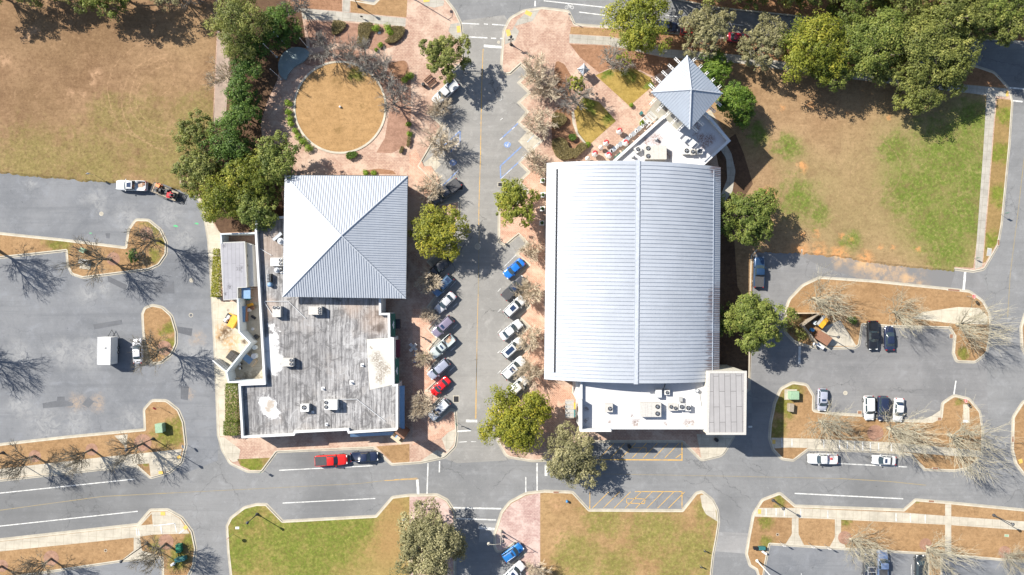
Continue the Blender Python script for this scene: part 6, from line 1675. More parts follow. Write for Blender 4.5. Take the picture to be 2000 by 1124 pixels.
for x, y, r, h_, pal, lab in ((1660, -8, 48, 12, 'gr', "forest tree poking in at the top above the clump's middle"), (1470, -28, 45, 12, 'ol', "forest tree at the top edge above the dark red car"), (1570, -30, 48, 12, 'ol', "forest tree at the top edge left of the clump"), (1760, -2, 44, 12, 'ol', "forest tree at the top edge right of the clump's middle"), (1850, 22, 62, 16, 'ol', "wide forest tree above the end of the top road"), (1905, 38, 46, 16, 'ol', "forest tree closest to the road bend at the top right"), (1965, 44, 42, 16, 'ol', "forest tree right of the one closest to the road bend"), (1930, 8, 60, 16, 'gr', "forest tree near the top right corner"), (1990, 30, 55, 13, 'ol', "forest tree in the top right corner over the road bend"), (1890, -40, 60, 13, 'gr', "forest tree just outside the top right corner"), (1300, -70, 60, 15, 'ol', "forest tree outside the top edge above the olive-yellow tree"), (1400, -66, 60, 15, 'ol', "forest tree outside the top edge above the pale sparse tree"), (1520, -62, 62, 16, 'ol', "forest tree outside the top edge left of the big clump"), (1630, -64, 62, 16, 'ol', "forest tree outside the top edge above the big clump"), (1740, -62, 60, 16, 'ol', "forest tree outside the top edge right above the big clump"), (2060, -10, 60, 13, 'ol', "forest tree outside the right end of the top edge")):
    E(x, y, r, h_, pal, lab, nl=18, group=gf)
E(1397, 139, 33, 6, 'br', "small round bright green tree right of the pyramid tower", nl=17, lobe=0.38, dens=1.6)
E(1437, 203, 39, 6.5, 'br', "rounder bright green tree below right of the pyramid tower", nl=20, lobe=0.38, dens=1.6)
E(1466, 427, 62, 10, 'gr', "green tree at the right edge of the barrel roof, above the blue pickup", nl=22, lobe=0.28)
E(1469, 627, 68, 10.5, 'gr', "larger green tree at the right edge of the barrel roof, below the blue pickup", nl=24, lobe=0.28)

# bare trees ------------------------------------------------------
gl = "bare trees on the left parking islands"
bare('lot', 1, 312, 471, 0.95, "bare tree on the rounded tip of the upper left island", group=gl)
bare('lot', 2, 216, 507, 1.0, "bare tree in the middle of the upper left island, by the cabinet pad", group=gl)
bare('lot', 1, -2, 490, 1.15, "bare tree at the left edge casting a shadow across the upper lot", rz=2.0, group=gl)
bare('lot', 3, 324, 681, 1.05, "bare tree on the small oval island over the white car", group=gl)
bare('lot', 2, -45, 688, 1.15, "bare tree outside the left edge, only its shadow tips showing", rz=1.1, group=gl)
bare('lot', 3, 69, 891, 0.9, "bare tree left on the strip above the lower left road", rz=0.7, group=gl)
bare('lot', 1, 180, 878, 0.85, "middle bare tree of the strip above the lower left road", rz=3.4, group=gl)
bare('lot', 2, 280, 866, 0.85, "bare tree beside the green transformer on the lower left strip", rz=4.4, group=gl)
bare('lot', 2, 101, 1091, 0.85, "bare tree left on the strip at the bottom left", rz=5.1, group=gl)
bare('lot', 3, 325, 1062, 1.0, "bare tree at the rounded end of the bottom left strip", rz=2.6, group=gl)
bare('lot', 1, 5, 1106, 0.85, "bare tree at the bottom left corner", rz=1.4, group=gl)
gr_ = "pale bare trees of the right parking lots"
bare('vase', 11, 1588, 583, 1.0, "pale bare tree above the dumpster enclosure", group=gr_)
bare('vase', 12, 1744, 609, 0.85, "pale bare tree above the dark pair of parked cars", group=gr_, rz=0.6)
bare('vase', 13, 1868, 634, 1.05, "pale bare tree leaning over the right road by the stop sign", group=gr_)
bare('vase', 12, 1600, 822, 0.95, "pale bare tree below the small lavender hatchback", group=gr_, rz=2.2)
bare('vase', 11, 1733, 836, 1.1, "pale bare tree below the white sedan in the lower parking row", group=gr_, rz=3.3)
bare('vase', 13, 1852, 849, 1.2, "largest pale bare tree, spreading over the lower right corner road", group=gr_, rz=4.0)
bare('vase', 12, 1659, 1052, 0.85, "pale bare tree over the dark pickup in the bottom right lot", group=gr_, rz=5.0)
bare('vase', 11, 1809, 1067, 0.9, "pale bare tree on the planted strip of the bottom right lot", group=gr_, rz=1.0)
bare('vase', 13, 1963, 1082, 0.75, "pale bare tree at the bottom right corner", group=gr_, rz=2.0)
gk = "small bare street trees"
bare('dense', 21, 840, 550, 0.82, "thick tan crown of bare twigs beside the slate blue SUV", group=gk)
bare('dense', 22, 836, 614, 0.58, "small tan bare tree between the silver sedan and the mauve SUV", group=gk)
bare('crape', 31, 829, 700, 0.72, "tan bare tree beside the yellow and blue patio things", group=gk)
bare('dense', 21, 829, 790, 0.9, "thick tan bare crown left of the last white SUV", rz=1.3, group=gk)
bare('crape', 32, 857, 219, 0.9, "bare tree on the kerb below the top white pickup", group=gk)
bare('crape', 33, 862, 290, 1.25, "larger bare tree at the left blue parking bay", group=gk)
bare('crape', 31, 846, 372, 1.1, "bare tree above the dark grey covered pickup", rz=2.0, group=gk)
bare('crape', 32, 1042, 152, 1.15, "bare tree at the upper end of the right-hand bays", rz=1.0, group=gk)
bare('crape', 33, 1058, 182, 1.2, "bare tree right of the upper right-hand bays with its shadow on a brown bed", rz=3.0, group=gk)
bare('crape', 31, 1052, 245, 1.15, "bare tree above the right blue parking bay", rz=4.0, group=gk)
bare('crape', 32, 1044, 318, 1.0, "bare tree below the right blue parking bay", rz=5.0, group=gk)
bare('crape', 33, 1032, 490, 0.85, "bare tree right of the bright blue sedan", rz=2.5, group=gk)
bare('crape', 31, 1030, 572, 1.05, "bare tree right of the black pickup", rz=0.6, group=gk)
bare('crape', 32, 1036, 655, 1.0, "bare tree right of the plain white sedan", rz=3.7, group=gk)
bare('crape', 33, 1036, 722, 1.05, "bare tree right of the long white SUV", rz=5.5, group=gk)
bare('crape', 33, 1042, 1108, 1.0, "bare tree at the bottom edge on the pink corner pavement", rz=1.5, group=gk)
gq = "grey bare trees round the lawn circle"
bare('plaza', 41, 645, 106, 0.85, "dense grey bare tree at the upper left of the lawn circle", group=gq)
bare('plaza', 42, 690, 112, 0.7, "grey bare tree at the top of the lawn circle", group=gq)
bare('plaza', 41, 716, 120, 0.85, "grey bare tree at the upper right of the lawn circle", rz=2.0, group=gq)
bare('plaza', 42, 752, 152, 0.9, "grey bare tree at the right shoulder of the lawn circle", rz=4.0, group=gq)
bare('plaza', 41, 772, 206, 0.95, "grey bare tree at the right of the lawn circle, shadow on the pink bed", rz=5.0, group=gq)
bare('plaza', 42, 448, 155, 0.85, "pale bare tree on the path beside the brown field", mat='bark_tan', group=gq)
bare('plaza', 41, 1122, 200, 0.95, "mossy bare tree between the two yellow lawns", rz=1.0, group=gq)
bare('plaza', 42, 1186, 122, 0.75, "bare tree in the brown bed above the yellow lawns", rz=1.7, group=gq)
bare('plaza', 41, 1212, 128, 0.6, "smaller bare tree right of the one in the brown bed", rz=3.0, group=gq)
bare('plaza', 42, 590, 22, 0.9, "bare tree over the top sidewalk left of the plaza", rz=0.3, group=gq)
bare('plaza', 41, 385, -2, 1.0, "bare tree at the top edge near the brown field's right corner", rz=0.9, group=gq)
# ball moss in the mossy tree, evergreen tufts in others
E(1125, 165, 22, 6.5, 'yg', "yellowish evergreen tuft growing beside the mossy bare tree", thin=0.4, nl=9, dens=0.8, name="small_leafy_tree")
E(263, 500, 14, 2.2, 'dk', "small dark green sapling on the upper left island", nl=6, dens=0.8, name="small_leafy_tree")

# shrubs ------------------------------------------------------------
gsb = "clipped bright shrubs round the plaza"
for x, y, r, h_, lab in ((734, 55, 7, .9, "bright green shrub at the left of the plaza's top bed"), (757, 53, 7, .8, "bright shrub at the upper right of the plaza's top bed"), (760, 63, 8, .9, "largest bright shrub of the plaza's top bed"), (744, 89, 5, .7, "lone small shrub at the lower end of the plaza's top bed"), (735, 98, 3, .5, "tiniest shrub at the tip of the plaza's top bed"), (800, 148, 7, .8, "round shrub at the end of the brown bed right of the lawn circle"), (791, 156, 6, .8, "shrub just left of the round one right of the lawn circle"), (800, 262, 5, .7, "small bright shrub low in the pink bed"), (798, 244, 5, .6, "dull shrub in the pink bed under the bare tree's shadow"),
                      (563, 203, 7, .9, "top shrub of the curved row left of the lawn circle"), (563, 219, 6, .8, "second shrub of the curved row left of the lawn circle"), (565, 231, 6, .8, "third shrub of the curved row left of the lawn circle"), (568, 243, 6, .8, "fourth shrub of the curved row left of the lawn circle"), (577, 256, 5, .7, "fifth shrub of the curved row, at its narrow waist"), (583, 268, 7, .9, "sixth shrub of the curved row left of the lawn circle"), (592, 277, 7, .9, "seventh shrub of the curved row left of the lawn circle"), (602, 288, 8, .9, "last shrub of the curved row, below the lawn circle's left"),
                      (715, 338, 6, .6, "low shrub at the pyramid roof's upper edge"), (730, 338, 5, .5, "smaller low shrub at the pyramid roof's upper edge"), (1272, 170, 5, .8, "shrub at the right tip of the upper yellow lawn"), (1148, 283, 5, .7, "shrub at the lower tip of the lower yellow lawn"), (1232, 206, 4, .7, "shrub at the lower tip of the upper yellow lawn"), (1253, 240, 5, .9, "potted-looking shrub by the cafe patio")):
    shrub(x, y, r * 1.35, r * 1.35, h_ * 1.2, 'yb', lab, n=420, group=gsb, leaf=0.1)
ghg = "low hedges on the plaza"
for poly, pal, h_, lab in (([(703, 48), (728, 47), (722, 70), (712, 92), (698, 88), (700, 68)], 'hb', .6, "brown strip hedge in the plaza's top bed"), ([(765, 54), (790, 55), (786, 72), (768, 85), (752, 82), (764, 70)], 'hb', .6, "brown corner hedge at the right of the plaza's top bed"), ([(652, 42), (676, 46), (668, 62), (650, 68)], 'hb', .5, "dark brown hedge patch left in the plaza's top bed"),
                          ([(678, 300), (697, 297), (697, 306), (680, 312)], 'dk', .8, "small clipped hedge at the lower rim of the lawn circle"), ([(1079, 224), (1096, 222), (1107, 233), (1098, 246), (1080, 250)], 'hb', .8, "upper brown hedge in the bed left of the lower yellow lawn"), ([(1078, 276), (1096, 270), (1106, 276), (1112, 290), (1124, 292), (1120, 308), (1100, 313), (1084, 302)], 'hb', .9, "large kidney-shaped hedge at the corner of the barrel-roofed hall"), ([(1124, 290), (1137, 279), (1146, 288), (1132, 302), (1122, 310)], 'hb', .9, "hedge wedge beside the kidney-shaped hedge"), ([(1112, 264), (1122, 263), (1125, 271), (1117, 276), (1111, 271)], 'dk', .8, "small round clipped hedge above the kidney-shaped one"), ([(797, 269), (802, 270), (800, 284), (795, 287)], 'hb', .6, "narrow brown hedge at the pink bed's lower right"), ([(784, 287), (789, 288), (786, 298), (780, 299)], 'hb', .6, "tiny brown hedge at the pink bed's bottom")):
    cx, cy = sum(p[0] for p in poly) / len(poly), sum(p[1] for p in poly) / len(poly)
    xs_ = [p[0] for p in poly]; ys_ = [p[1] for p in poly]
    shrub(cx, cy, 0, 0, h_, pal, lab, poly=poly, n=int(60 + 2.6 * (max(xs_) - min(xs_)) * (max(ys_) - min(ys_))), group=ghg, name="hedge", cat="hedge", leaf=0.1)
ghw = "hedges along the left building"
shrub(424.5, 541, 7, 38, 1.5, 'ye', "long yellow-green hedge against the cooler shed", n=3600, box=True, name="hedge", cat="hedge", group=ghw, rz=-3)
shrub(424, 493, 5, 6, 1.0, 'yg', "short hedge stub above the long one by the cooler shed", n=260, box=True, name="hedge", cat="hedge", group=ghw)
shrub(455, 786, 11, 36, 1.6, 'gr', "tall green hedge left of the grey-roofed building's lower corner", n=4200, box=True, name="hedge", cat="hedge", group=ghw)
shrub(453, 836, 13, 13, 1.5, 'gr', "short green hedge at the brick corner below the tall hedge", n=1700, box=True, name="hedge", cat="hedge", group=ghw)
for x, y, r, lab in ((1545, 640, 16, "autumn-brown bush left of the dumpster enclosure"), (1565, 655, 18, "larger yellowish bush against the dumpster enclosure"), (1555, 622, 14, "brown bush at the island's left edge above the enclosure")):
    shrub(x, y, r, r, 1.3, 'hb' if r < 18 else 'ol', lab, n=420, leaf=0.13, group="bushes by the dumpster enclosure")
shrub(1664, 626, 11, 11, 1.6, 'dk', "dark round bush above the dry grass wedge in the right lot", n=420, leaf=0.13)
shrub(827, 697, 7, 6, 1.0, 'ye', "bright yellow potted plant by the patio tables", n=200, leaf=0.1)
# ---------------------------------------------------------------- street furniture
M['pole'] = mat_plain("lamp_pole_dark", (0.055, 0.058, 0.065), 0.5, 0.3)
M['pole_white'] = mat_plain("pole_white", (0.52, 0.52, 0.50), 0.5)
M['pole_tan'] = mat_plain("pole_tan", (0.30, 0.28, 0.24), 0.5)
def lamp(px, py, h, label, arm=None, r=0.085, mat='pole', cross=False, head='cap', base_z=0.14, group="street lamps", tilt=None):
    p = W(px, py)
    t = thing("street_lamp", (p.x, p.y, base_z), 0, label, "street lamp", group)
    MB().lathe(0, 0, [(0.30, 0), (0.32, 0.12), (0.22, 0.3), (0.16, 0.7), (r * 1.3, 0.8)], 12).build("base", M[mat], t)
    MB().tube([(0, 0, 0.3), (0, 0, h)], [r * 1.15, r * 0.8], 8).build("pole", M[mat], t)
    if arm:
        a = Vector((arm[0], arm[1], 0))
        MB().tube([(0, 0, h - 0.5), (a.x * .5, a.y * .5, h + 0.05), (a.x, a.y, h)], 0.05, 6).build("arm", M[mat], t)
        MB().lathe(a.x, a.y, [(0.08, h), (0.32, h - 0.25), (0.3, h - 0.32), (0.02, h - 0.3)], 12).build("lamp_head", M[mat], t)
    else:
        MB().lathe(0, 0, [(0.12, h), (0.2, h + 0.05), (0.24, h + 0.45), (0.3, h + 0.5), (0.12, h + 0.7), (0.02, h + 0.78)], 12).build("lamp_head", M[mat], t)
    if cross:
        MB().tube([(-.55, -.1, h - .7), (.55, .1, h - .7)], 0.045, 5).build("crossbar", M[mat], t)
        for s in (-1, 1): MB().box(s * .35, s * .06, h - 1.25, .36, .06, .5, .18).build("banner_sign", M['pole'], t)
    return t
lamp(979, 1037, 7.0, "tall lamp with one arm on the pink lower corner pavement above the blue SUV", arm=(-2.2, 0.1), mat='pole_tan')
lamp(805, -3, 7.4, "tall arm lamp at the top edge whose shadow crosses the plaza's top ramp", arm=(0.4, 1.7))
lamp(503, 1004, 4.4, "lone post lamp on the lower left green lawn")
lamp(300, 857, 8.6, "tall dark lamp on the lower left strip below the green transformer")
lamp(7, 884, 8.6, "tall dark lamp at the left edge above the lower left road")
lamp(288, 1061, 8.2, "tall dark lamp on the bottom left strip beside the cross path")
lamp(1939.5, 1006, 4.6, "dark lamp by the far right sidewalk near the bottom")
lamp(1509, 977, 4.6, "dark lamp on the small grass tip at the lower right road")
lamp(1478, 1095, 6.8, "pale thick-poled lamp at the entrance of the bottom right lot", mat='pole_white', r=0.12)
lamp(998, 88, 3.6, "short lamp with cross signs on the top corner plaza", cross=True)
lamp(819, 981, 3.3, "short lamp with cross signs on the pink pavement above the very large tree", cross=True)
lamp(701, 14, 3.4, "short lamp in the brown verge above the top sidewalk")
lamp(1612, 655, 4.6, "slim lamp inside the dumpster enclosure corner")
lamp(983, 1047, 2.2, "low lamp bollard beside the tall arm lamp on the pink pavement", r=0.06)
def post_sign(px, py, h, label, kind='disc', face=(-1, 0), col='white', name="sign_post", group="sign posts", size=0.38, cat="sign"):
    p = W(px, py)
    t = thing(name, (p.x, p.y, 0.14), math.atan2(face[1], face[0]), label, cat, group)
    MB().tube([(0, 0, 0), (0, 0, h + 0.1)], 0.035, 6).build("post", M['steel'], t)
    if kind == 'disc': MB().tube([(0.05, 0, h), (0.08, 0, h)], size, 16).build("sign_plate", M[col], t)
    elif kind == 'plate': MB().box(0.06, 0, h - size, 0.03, size * 1.3, size * 1.9).build("sign_plate", M[col], t)
    return t
M['sign_red'] = mat_plain("sign_red", (0.50, 0.02, 0.03), 0.5)
M['sign_green'] = mat_plain("sign_green", (0.02, 0.16, 0.09), 0.5)
def stop_sign(px, py, label, face):
    t = post_sign(px, py, 2.2, label, None, face, group="stop signs", name="stop_sign", cat="stop sign")
    mk = lambda r, x0, x1: MB().tube([(x0, 0, 2.2), (x1, 0, 2.2)], r, 8)
    def octo(r, x0, x1):
        mb = MB(); P = [(r * math.cos(R(22.5 + 45 * k)), r * math.sin(R(22.5 + 45 * k))) for k in range(8)]
        return mb.add([(x0, a, 2.2 + b) for a, b in P] + [(x1, a, 2.2 + b) for a, b in P], [tuple(range(8))[::-1], tuple(range(8, 16))] + [(k, (k + 1) % 8, 8 + (k + 1) % 8, 8 + k) for k in range(8)])
    pl = octo(0.46, 0.05, 0.07).build("sign_plate", M['white'], t)
    octo(0.42, 0.07, 0.078).build("sign_face", M['sign_red'], pl)
    cu = bpy.data.curves.new("lettering", 'FONT'); cu.body = "STOP"; cu.size = 0.32; cu.align_x = 'CENTER'; cu.align_y = 'CENTER'; cu.extrude = 0.003; cu.offset = 0.01
    to = bpy.data.objects.new("tmp", cu); COL.objects.link(to)
    me = bpy.data.meshes.new_from_object(to); bpy.data.objects.remove(to)
    me.transform(Matrix(((0, 0, 1, 0.084), (1, 0, 0, 0), (0, 1, 0, 2.2), (0, 0, 0, 1))))
    me.materials.append(M['white'])
    o = bpy.data.objects.new("lettering", me); COL.objects.link(o); o.parent = pl; KIDS.setdefault(pl.name, []).append(o)
    return t
stop_sign(1887, 579, "red stop sign at the end of the sandy driveway by the right road", (-1, -.05))
stop_sign(1871, 779, "red stop sign on the small island tip of the right parking lot", (-1, -.1))
for x, y, h, k, f, c, lab in ((313, 795, 2.0, 'disc', (.6, .8), 'sign_red', "round-shadowed sign post above the green transformer on the lower left island"), (365, 869, 1.6, 'disc', (1, .3), 'white', "sign post on the kerb of the lower left island's right side"),
        (456, 1043, 2.2, 'disc', (-.7, .7), 'sign_red', "sign post on the lower left lawn below the post lamp"), (514, 919, 1.4, 'plate', (.5, -.8), 'sign_green', "street sign at the tip of the small green corner lawn"), (893, 826, 1.9, 'plate', (.7, .7), 'sign_green', "street sign at the corner ramp by the last white SUV"),
        (1953, 419, 1.8, 'plate', (-.3, 1), 'sign_green', "street sign beside the right road opposite the east lawn"), (1522, 1057, 2.2, 'plate', (0, -1), 'white', "first parking sign on the dry lawn edge of the bottom right lot"), (1578, 1060, 2.2, 'plate', (0, -1), 'white', "second parking sign along the bottom right lot's upper edge"), (1609, 1063, 2.2, 'plate', (0, -1), 'white', "third parking sign along the bottom right lot's upper edge"),
        (1374, 1073, 0.9, 'plate', (0, -1), 'pole', "upper small post at the right edge of the lower right lawn"), (1367, 1104, 0.9, 'plate', (0, -1), 'pole', "lower small post at the right edge of the lower right lawn"), (187, 343, 2.3, 'plate', (.5, -1), 'white', "sign post where the brown field meets the left parking lot"), (1901, 505, 1.2, 'plate', (0, 1), 'sign_green', "short post at the foot of the east lawn sidewalk"), (708, 37, 0.8, 'plate', (0, 1), 'pole', "small post above the plaza's top bed"),
        (1110, 39, 2.4, 'plate', (.3, 1), 'white', "sign post at the top right corner plaza by the cycle symbol"), (131, 494, 0.9, 'plate', (0, 1), 'white', "small white meter post at the notch of the upper left island"), (904, 832, 1.0, 'plate', (0, 1), 'pole', "short dark bollard by the lower left street corner"), (585, 179, 1.9, 'plate', (0.7, 0.7), 'pole', "dark post on the left rim of the lawn circle"), (975, 470, 1.5, 'plate', (1, 0), 'pole', "dark post at the point of the brick bulb above the blue sedan")):
    post_sign(x, y, h, lab, k, f, c)
gfl = "flagpoles round the stage"
for x, y, h, lab in ((558, 88, 6.4, "flagpole behind the stage slab, nearest the round dark tree"), (541, 112, 7.0, "flagpole at the left back of the stage slab"), (601, 93, 4.6, "flagpole at the right back of the stage slab"), (550, 155, 5.8, "flagpole at the lower left tip of the stage slab")):
    p = W(x, y); t = thing("flagpole", (p.x, p.y, 0.14), 0, lab, "flagpole", gfl)
    MB().lathe(0, 0, [(.2, 0), (.2, .08), (.1, .15), (.08, .3)], 10).build("base", M['steel'], t)
    MB().tube([(0, 0, .1), (0, 0, h)], [.07, .04], 8).build("pole", M['white_metal'], t); MB().lathe(0, 0, [(.01, h - .02), (.08, h + .06), (.01, h + .14)], 8).build("finial", M['steel'], t)
sp = smooth_loop([(544, 122), (553, 104), (572, 93), (592, 94), (604, 104), (594, 119), (575, 131), (563, 145), (558, 156), (549, 150), (544, 138)])
o = MB().prism(px2w(sp, .5), 0.1, 0.5).build("stage", M['slab_dark']); tag(o, "dark blue-grey lens-shaped stage slab left of the lawn circle", "stage")
# transformers and cabinets
def cabinet(px, py, sx, sy, h, rz, mat, label, pad=None, name="transformer_box", cat="utility box", lidmat=None, group="utility boxes"):
    p = W(px, py, h)
    t = thing(name, (p.x, p.y, 0.14), R(rz), label, cat, group)
    if pad: MB().box(pad[0], pad[1], 0, pad[2], pad[3], 0.1).build("pad", M['concrete'], t)
    MB().box(0, 0, 0.1, sx, sy, h - 0.25).build("body", M[mat], t)
    MB().add([(-sx / 2 - .05, -sy / 2 - .05, h - .15), (sx / 2 + .05, -sy / 2 - .05, h - .15), (sx / 2 + .05, sy / 2 + .05, h - .15), (-sx / 2 - .05, sy / 2 + .05, h - .15), (-sx / 2, -sy / 2, h - .02), (sx / 2, -sy / 2, h - .12), (sx / 2, sy / 2, h - .12), (-sx / 2, sy / 2, h - .02)], [(0, 1, 5, 4), (1, 2, 6, 5), (2, 3, 7, 6), (3, 0, 4, 7), (4, 5, 6, 7)]).build("lid", M[lidmat or mat], t)
    MB().box(sx / 2 + .01, 0, .3, .03, sy * .8, h * .5).build("door", M[mat], t)
    return t
cabinet(310, 837, 1.3, 1.7, 1.5, 5, 'green_box', "big green transformer on the lower left parking island")
cabinet(1552, 773, 1.7, 1.5, 1.4, 0, 'green_box', "larger green transformer on the lower right island's upper end", pad=(-.25, 0, 2.4, 2.0))
cabinet(1546, 797, 0.9, 1.5, 1.2, -4, 'wood_grey', "smaller olive-grey cabinet below the larger green transformer")
cabinet(162, 511, 1.6, 0.7, 1.1, -8, 'grey_metal', "grey cabinet on a square concrete pad in the upper left island", pad=(0, -.5, 2.1, 1.9))
cabinet(160, 489, 0.9, 0.8, 1.0, -20, 'green_box', "small grey-green box above the concrete pad on the upper left island")
cabinet(348, 1072, 0.9, 1.5, 1.1, 5, 'sign_green', "dark green box on the bottom left strip's rounded end")
cabinet(1477, 1072, 0.9, 0.45, 0.9, 0, 'black', "black box beside the teal cabinet at the bottom right lot entrance")
cabinet(1489, 1072, 1.2, 0.55, 1.0, 0, 'teal', "teal cabinet at the bottom right lot entrance")
cabinet(351, 1094, 1.9, 0.7, 1.3, 12, 'teal', "teal cabinet under the bare tree on the bottom left strip")
cabinet(1493, 1080, 0.9, 0.35, 0.6, -35, 'white', "white slab-like box leaning by the teal cabinet in the bottom right")
cabinet(337, 1103, 0.8, 0.4, 0.6, 30, 'white', "small white box by the teal cabinet on the bottom left strip")
def lid(px, py, sx, sy, mat, label, rz=0, rnd=False, z=0.143, name="manhole_cover", cat="manhole", group="covers in the ground"):
    p = W(px, py)
    t = thing(name, (p.x, p.y, z), R(rz), label, cat, group)
    if rnd:
        MB().lathe(0, 0, [(sx, 0), (sx, 0.012), (sx * .74, .012)], 20).build("rim", M['kerb'], t); MB().lathe(0, 0, [(sx * .74, 0), (sx * .74, .016), (.01, .016)], 18).build("cover", M[mat], t)
    else:
        MB().box(0, 0, 0, sx, sy, 0.012).build("frame", M['kerb'], t); MB().box(0, 0, 0.012, sx * .8, sy * .8, 0.006).build("cover", M[mat], t)
    return t
for x, y, r, m, z, lab in ((198, 418, .42, 'gutter', .008, "pale round manhole in the upper left parking lot"), (374, 548, .42, 'gutter', .008, "pale round manhole near the service walk"), (373, 616, .42, 'patch', .008, "round manhole between the oval island and the service walk"), (933, 482, .6, 'gutter', .009, "round manhole in the yellowish tree's shadow on the street"), (1651, 768, .42, 'gutter', .008, "round manhole in the right parking lot left of the white SUV"), (974, 83, .3, 'gutter', .009, "round manhole at the top crosswalk"),
                          (442, 757, .36, 'wood_grey', .155, "upper round cover on the pale walk beside the tall green hedge"), (443, 774, .36, 'wood_grey', .155, "lower round cover on the pale walk beside the tall green hedge"), (446, 606, .36, 'wood_grey', .155, "round cover on the yard slab above the yellow skip"), (1600, 588, .2, 'black', .15, "small round cover in the right island's dry grass"), (207, 1075, .3, 'mulch_shaded', .14, "dark round hole in the bottom left strip"), (1518, 1044, .28, 'mulch_shaded', .14, "small dark hole in the lower right dry grass")):
    lid(x, y, r, 0, m, lab, rnd=True, z=z)
for x, y, sx, sy, rz, m, z, lab in ((891, 780, 1.2, 1.4, 0, 'black', .01, "big square street drain below the red car"), (900, 366, 1.0, 1.3, 0, 'black', .01, "square street drain beside the dark grey covered pickup"), (977, 361, 1.0, .9, 0, 'black', .01, "square street drain by the tree left of the barrel roof"), (1086, 961.5, 1.3, .4, 0, 'wood_brown', .156, "rusty kerb drain at the lower right lawn's upper edge"), (1862, 567, 2.8, .4, -5, 'wood_brown', .156, "long rusty kerb drain by the first stop sign"), (1826, 915, 1.3, .4, -3, 'wood_brown', .156, "rusty kerb drain under the lower right bare trees"), (1818, 979, 1.3, .4, -3, 'wood_brown', .156, "rusty kerb drain on the lower right road's far side"), (1949, 474, .4, 1.3, 0, 'wood_brown', .156, "rusty kerb drain at the foot of the right road's grass strip"), (1977, 858, .4, 1.3, 0, 'wood_brown', .156, "rusty kerb drain on the far right island"), (1858, 657, .7, .9, 0, 'wood_brown', .012, "square drain in the corner of the right lot's upper row"), (1834, 818, .8, .6, 0, 'wood_brown', .156, "square drain in the concrete wedge of the right lot"),
                                   (464, 1031, .8, .5, 0, 'stucco_blue', .15, "pale teal cover on the lower left lawn's corner"), (790, 1015, .8, .5, 5, 'stucco_blue', .15, "pale teal cover at the right of the lower left lawn"), (1965, 1046, .9, .5, -5, 'green_box', .15, "green cover in the dry grass at the far bottom right"), (741, 65, .6, .45, 0, 'white', .15, "white square plate in the plaza's top bed"), (1931, 493, .9, 1.6, -8, 'grey_metal', .157, "grey plate in the grass strip by the right road"), (1885, 823, 1.2, .6, 0, 'white', .158, "white plate at the lower end of the small island tip"), (1679, 806, .9, .7, 0, 'wood_brown', .012, "rusty drain left of the white SUV in the lower row")):
    lid(x, y, sx, sy, m, lab, rz, z=z, name="drain_cover", cat="drain cover")
o = MB().lathe(0, 0, [(.2, 0), (.22, .25), (.15, .4), (.01, .42)], 12).build("sprinkler_head", M['white']); o.location = (*W(665, 210)[:2], .18); tag(o, "white sprinkler dome at the centre of the lawn circle", "sprinkler")
o = MB().lathe(0, 0, [(.2, 0), (.2, .5), (.26, .52), (.2, .68), (.06, .78)], 12).build("hydrant", M['blue']); o.location = (*W(1107, 978)[:2], .14); tag(o, "blue-capped hydrant in the orange grass by the lower right crosswalk", "hydrant")
# benches, bins, bicycle, patio sets
def bench(px, py, rz, label):
    p = W(px, py); t = thing("bench", (p.x, p.y, .14), R(rz), label, "bench", "benches by the street")
    s = MB()
    for k in range(4): s.box(0, -.2 + k * .14, .43, 1.9, .1, .04)
    s.build("seat", M['wood_brown'], t)
    s = MB()
    for k in range(3): s.box(0, .3 + k * .03, .55 + k * .14, 1.9, .04, .1)
    s.build("backrest", M['wood_brown'], t)
    for x in (-.8, .8): MB().box(x, .03, 0, .07, .5, .43).build("leg", M['dark_steel'], t)
bench(838, 157, 40, "brown slatted bench under the sparse olive street tree, nearer the kerb")
bench(846, 166, 40, "second brown bench beside the top white pickup's tail")
def bin_(px, py, label, mat='dark_steel'):
    p = W(px, py); t = thing("litter_bin", (p.x, p.y, .14), 0, label, "litter bin", "litter bins")
    MB().lathe(0, 0, [(.3, 0), (.34, .1), (.36, .8), (.3, .88)], 14).build("body", M[mat], t); MB().lathe(0, 0, [(.37, .86), (.36, .95), (.2, 1.02), (.16, .98), (.01, .96)], 14).build("lid", M['black'], t)
bin_(828, 168, "dark round litter bin beside the benches at the top"); bin_(1043, 777, "dark round litter bin right of the half hidden white car"); bin_(1228, 871, "black round bin at the shaded edge of the white annex bay"); bin_(1397, 858, "dark bin at the shaded ramp below the grey tower block")
def bicycle(px, py, rz, label):
    p = W(px, py); t = thing("bicycle", (p.x, p.y, .14), R(rz), label, "bicycle", "bicycles on the brick pavement")
    for x in (-.55, .55):
        mb = MB(); mb.tube([(x + .34 * math.cos(a), 0, .34 + .34 * math.sin(a)) for a in np.linspace(0, 6.283, 17)], .03, 5, False); mb.build("wheel", M['tyre'], t)
    MB().tube([(-.55, 0, .34), (-.1, 0, .3), (.35, 0, .8), (-.2, 0, .8), (-.1, 0, .3)], .025, 5).tube([(-.2, 0, .8), (-.55, 0, .34)], .02, 5).tube([(.35, 0, .8), (.55, 0, .34)], .025, 5).build("frame", M['dark_steel'], t)
    MB().tube([(.28, -.28, 1.0), (.4, 0, .98), (.28, .28, 1.0)], .022, 5).build("handlebar", M['steel'], t); MB().box(-.24, 0, .84, .3, .14, .07).build("saddle", M['black'], t)
bicycle(829, 660, -25, "dark bicycle nearer the building on the sunny brick pavement"); bicycle(834, 664, -40, "dark bicycle nearer the mauve SUV on the sunny brick pavement")
